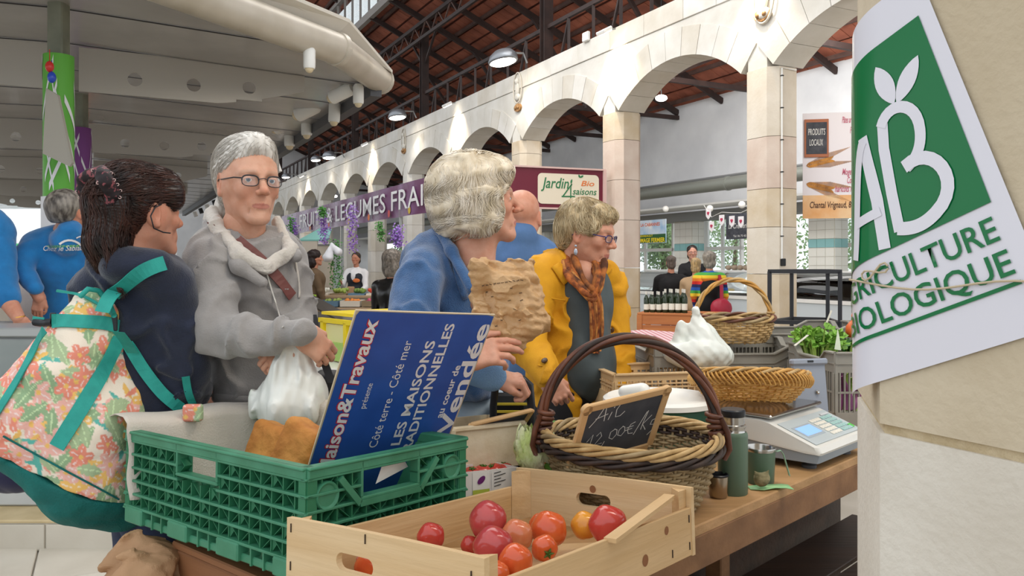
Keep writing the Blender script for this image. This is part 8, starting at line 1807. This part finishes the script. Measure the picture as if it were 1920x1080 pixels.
for i in range(5): o = W(11.4+.16*i, 10.85, 1.30); single('round_loaf', MB().sph(o+V((0, 0, .05)), (.07, .07, .05), 12, 8), mat('loaf_grey', '#9A8A78', .7), 'small round loaf on top of the glass counter, %s from the near end' % ('first', 'second', 'third', 'fourth', 'fifth')[i], 'bread', 'loaves on the glass counter', smooth=True)
def hsign(px0, py0, px1, py1, e, lab, bg, name='hanging_sign'):
    a = PE(px0, py1, e); b = PE(px1, py1, e); z1 = PE(px0, py0, e).z; a.z = b.z = (a.z+b.z)/2; MP, LX, LY = plane_on(a, b, V((a.x, a.y, z1))); t = thing(name, lab, 'sign', M=MP); MB().box((LX/2, LY/2, -.012), (LX, LY, .02)).build('board', bg, t, world=False); return t, LX, LY
def ltext(t, s, x, y, h, w_, m, shear=0, bold=.01, z=.001): mb = text_mb(s, h/.7, bold, shear); xs = [v[0] for v in mb.v]; k = w_/(max(xs)-min(xs)); mn = min(xs); mb.v = [(x+(v[0]-mn)*k, y+v[1], z) for v in mb.v]; mb.build('lettering', m, t, world=False)
t, LX, LY = hsign(1190, 415, 1248, 456, 10.5, 'blue and yellow sign reading fromage fermier beside the nearer pillar', mat('sky_print', '#8FB6DA', .5, col2='#E6E9EA', scale=2)); MB().box((LX/2, LY*.20, .0), (LX, LY*.36, .004)).build('green_band', mat('band_green', '#2A5A30', .5), t, world=False); ltext(t, 'FROMAGE FERMIER', LX*.0, LY*.04, LY*.18, LX*.98, mat('print_yellow', '#F2D81E', .5), bold=.02, z=.004); ltext(t, 'DE LA CABANNES', LX*.06, LY*.74, LY*.14, LX*.76, mat('print_orange', '#D8632A', .5), bold=.02); ltext(t, 'CHEVREAULT', LX*.1, LY*.28, LY*.08, LX*.5, mat('print_yellow', '#F2D81E', .5), z=.004)
slm = mat('slate_face', '#3C3F47'); t, LX, LY = hsign(1361, 402, 1409, 448, 10.4, 'blackboard sign with white script hanging left of the nearest pillar', slm); ltext(t, 'La Cremerie', LX*.1, LY*.42, LY*.2, LX*.8, chalk, .3); ltext(t, 'Tel. 06 75 43 21', LX*.3, LY*.08, LY*.08, LX*.6, chalk)
bnt = mat('bunting_white', '#ECE9EC', .7); hrt = mat('heart_red', '#B93A5A', .6)
for i, (px, py, lb) in enumerate(((1328, 400, 'leftmost'), (1334, 424, 'lowest'), (1353, 412, 'third'), (1372, 414, 'fourth'), (1389, 415, 'rightmost'))):
    p = PE(px, py, 10.2); t = thing('bunting_flag', '%s little white bunting flag with a red heart near the blackboard sign' % lb, 'bunting', p, 'heart bunting'); M = Matrix.Translation(p) @ MU(); mb = MB(); mb.prism([(-.07, .09), (-.07, -.05), (0, -.12), (.07, -.05), (.07, .09)], 0, .005, M); mb.build('flag', bnt, t); mb = MB(); mb.sph((-.014, .01, -.004), (.022, .022, .004), 10, 6, M); mb.sph((.014, .01, -.004), (.022, .022, .004), 10, 6, M); mb.prism([(-.034, .004), (.034, .004), (0, -.04)], -.007, -.001, M); mb.build('heart', hrt, t)
mb = MB(); mb.tube([PE(px, py-7, 10.2) for px, py in ((1320, 392), (1334, 414), (1353, 405), (1372, 406), (1389, 406), (1410, 396))], .005, 5); single('garland_line', mb, white_m, 'thin cord carrying the heart bunting flags', 'cord')
for px, py in ((1248, 392), (1331, 391), (1391, 384)): p = PE(px, py, 10.8); single('pendant_lamp', MB().sph(p, (.07, .07, .07), 14, 10), mat('pendant_white', '#F4F2EC', .4), 'small white globe under the grey beam, %s' % {1248: 'over the fromage fermier sign', 1331: 'over the bunting', 1391: 'over the blackboard sign'}[px], 'lamp', 'white globes under the beam', smooth=True)
# wheat banner right of the nearest full pillar
a = PE(1505, 410, 7.75); b = P(1640, 408, a.y*.985); b.z = a.z; z1 = PE(1505, 213, 7.75).z
MP, LX, LY = plane_on(a, b, V((a.x, a.y, z1))); t = thing('wheat_banner', 'white and orange banner with wheat ears and pink script, reading Chantal Vrignaud 85', 'banner', M=MP)
bm1 = mat('banner_white', '#E4E0E6', .5); bm2 = mat('banner_orange', '#E0A468', .5, col2='#E8C9A0', scale=3)
MB().box((LX/2, LY/2, 0), (LX, LY, .01)).build('cloth', bm1, t, world=False); MB().box((LX/2, LY*.11, .003), (LX, LY*.22, .010)).build('orange_band', bm2, t, world=False)
pk = mat('script_pink', '#C2607A', .6); bkp = mat('script_brown', '#4A2A20', .6)
ltext(t, 'Chantal Vrignaud, 85', LX*.10, LY*.10, LY*.06, LX*.61, bkp, .15, z=.012)
for s, x, y, w_ in (('Pâtes artisanales', .55, .90, .26), ('Fermières', .66, .80, .16), ('Mogettes', .55, .41, .22), ('Cocos', .62, .33, .13), ('haricots rouges', .45, .25, .38)): ltext(t, s, LX*x, LY*y, LY*.06, LX*w_, pk, .3, z=.010)
wh = mat('wheat_print', '#C98A3A', .6, col2='#8A5A28', scale=12)
for cx, cy, an, n in ((.0, .50, .25, 11), (.0, .33, -.25, 12)):
    mb = MB()
    for i in range(n):
        x = LX*(cx+.05)+LX*.36*i/n*math.cos(an); y = LY*cy+LX*.36*i/n*math.sin(an)
        for s in (-1, 1):
            q = an+s*.5; L_ = .075; p0 = V((x, y)); p1 = p0+V((math.cos(q), math.sin(q)))*L_; mb.add([(px_, py_, .009+.0003*i) for px_, py_ in leaf(p0, p1, .011)], [tuple(range(20))]); stroke(mb, [tuple(p1), tuple(p1+V((math.cos(an+s*.25), math.sin(an+s*.25)))*.22)], .0035, .008)
    mb.build('wheat_ear', wh, t, world=False)
MS3 = Matrix.Translation((LX*.19, LY*.76, .02)); MB().box((0, 0, 0), (LX*.34, LY*.36, .012), MS3, .004).build('board_frame', mat('frame_orange_wood', '#A9694A', .6), t, world=False); MB().box((0, 0, .006), (LX*.29, LY*.30, .006), MS3).build('board_slate', slm, t, world=False)
ltext(t, 'PRODUITS', LX*.07, LY*.79, LY*.06, LX*.24, chalk, .1, z=.031); ltext(t, 'LOCAUX', LX*.09, LY*.69, LY*.06, LX*.19, chalk, .1, z=.031)
# black metal display frame
bf = mat('frame_black', '#2B2D31', .45); q0 = P(1443, 507, 6.2); q1 = P(1575, 507, 6.0); z0, z1 = P(0, 605, 6.1).z, P(0, 509, 6.1).z; X = q1-q0; X.z = 0; Lx = X.length; X.normalize(); Yv = V((-X.y, X.x, 0)); MF = Matrix(((X.x, Yv.x, 0, q0.x), (X.y, Yv.y, 0, q0.y), (0, 0, 1, 0), (0, 0, 0, 1)))
t = thing('metal_rack', 'black square-tube display frame standing before the nearest full pillar', 'frame', M=MF); w_ = .030
for x, y in ((0, 0), (Lx, 0), (.13, .45), (Lx-.10, .45)): MB().box((x, y, z1/2), (w_, w_, z1)).build('upright', bf, t, world=False)
for z in (z0, z1):
    MB().box((Lx/2, 0, z), (Lx, w_, w_)).build('rail', bf, t, world=False); MB().box((Lx/2+.01, .45, z), (Lx-.2, w_, w_)).build('rail', bf, t, world=False)
    for a, b in (((0, 0), (.13, .45)), ((Lx, 0), (Lx-.10, .45))): MB().bar((a[0], a[1], z), (b[0], b[1], z), w_).build('rail', bf, t, world=False)
# trees outside
lfm = mat('tree_leaf', '#A9C48C', .6, col2='#7FA36A', scale=6); brk = mat('bark', '#7A6A58', .9)
for i, (px, Y, hh, r_) in enumerate(((1600, 20, 3.2, 1.5), (1240, 25, 3.4, .8), (1375, 30, 4.4, 1.4), (1140, 37, 3.6, 1.1))):
    b = P(px, HZ, Y); t = thing('tree', 'pale green leafy tree outside, %s' % ('behind the window beside the near pillar', 'behind the door glass by the wine bottles', 'above the cheese vendor', 'behind the yellow jacket')[i], 'tree', (b.x, b.y, 0)); MB().tube([(b.x, b.y, 0), (b.x+.1, b.y, hh*.5), (b.x, b.y, hh*.9)], [.12, .08, .03], 8).build('trunk', brk, t, smooth=True)
    mb = MB(); rr = random.Random(i)
    for k in range(2600):
        v = V((rr.gauss(0, 1), rr.gauss(0, 1), rr.gauss(0, 1))).normalized()*r_*rr.random()**.4; p = V((b.x, b.y, hh*.62))+V((v.x, v.y, v.z*1.15)); d3 = V((rr.uniform(-1, 1), rr.uniform(-1, 1), rr.uniform(-1, 1))).normalized()*.11; s_ = d3.orthogonal().normalized()*.045; mb.add([p, p+d3*.5+s_, p+d3, p+d3*.5-s_], [(0, 1, 2, 3)])
    mb.build('foliage', lfm, t)
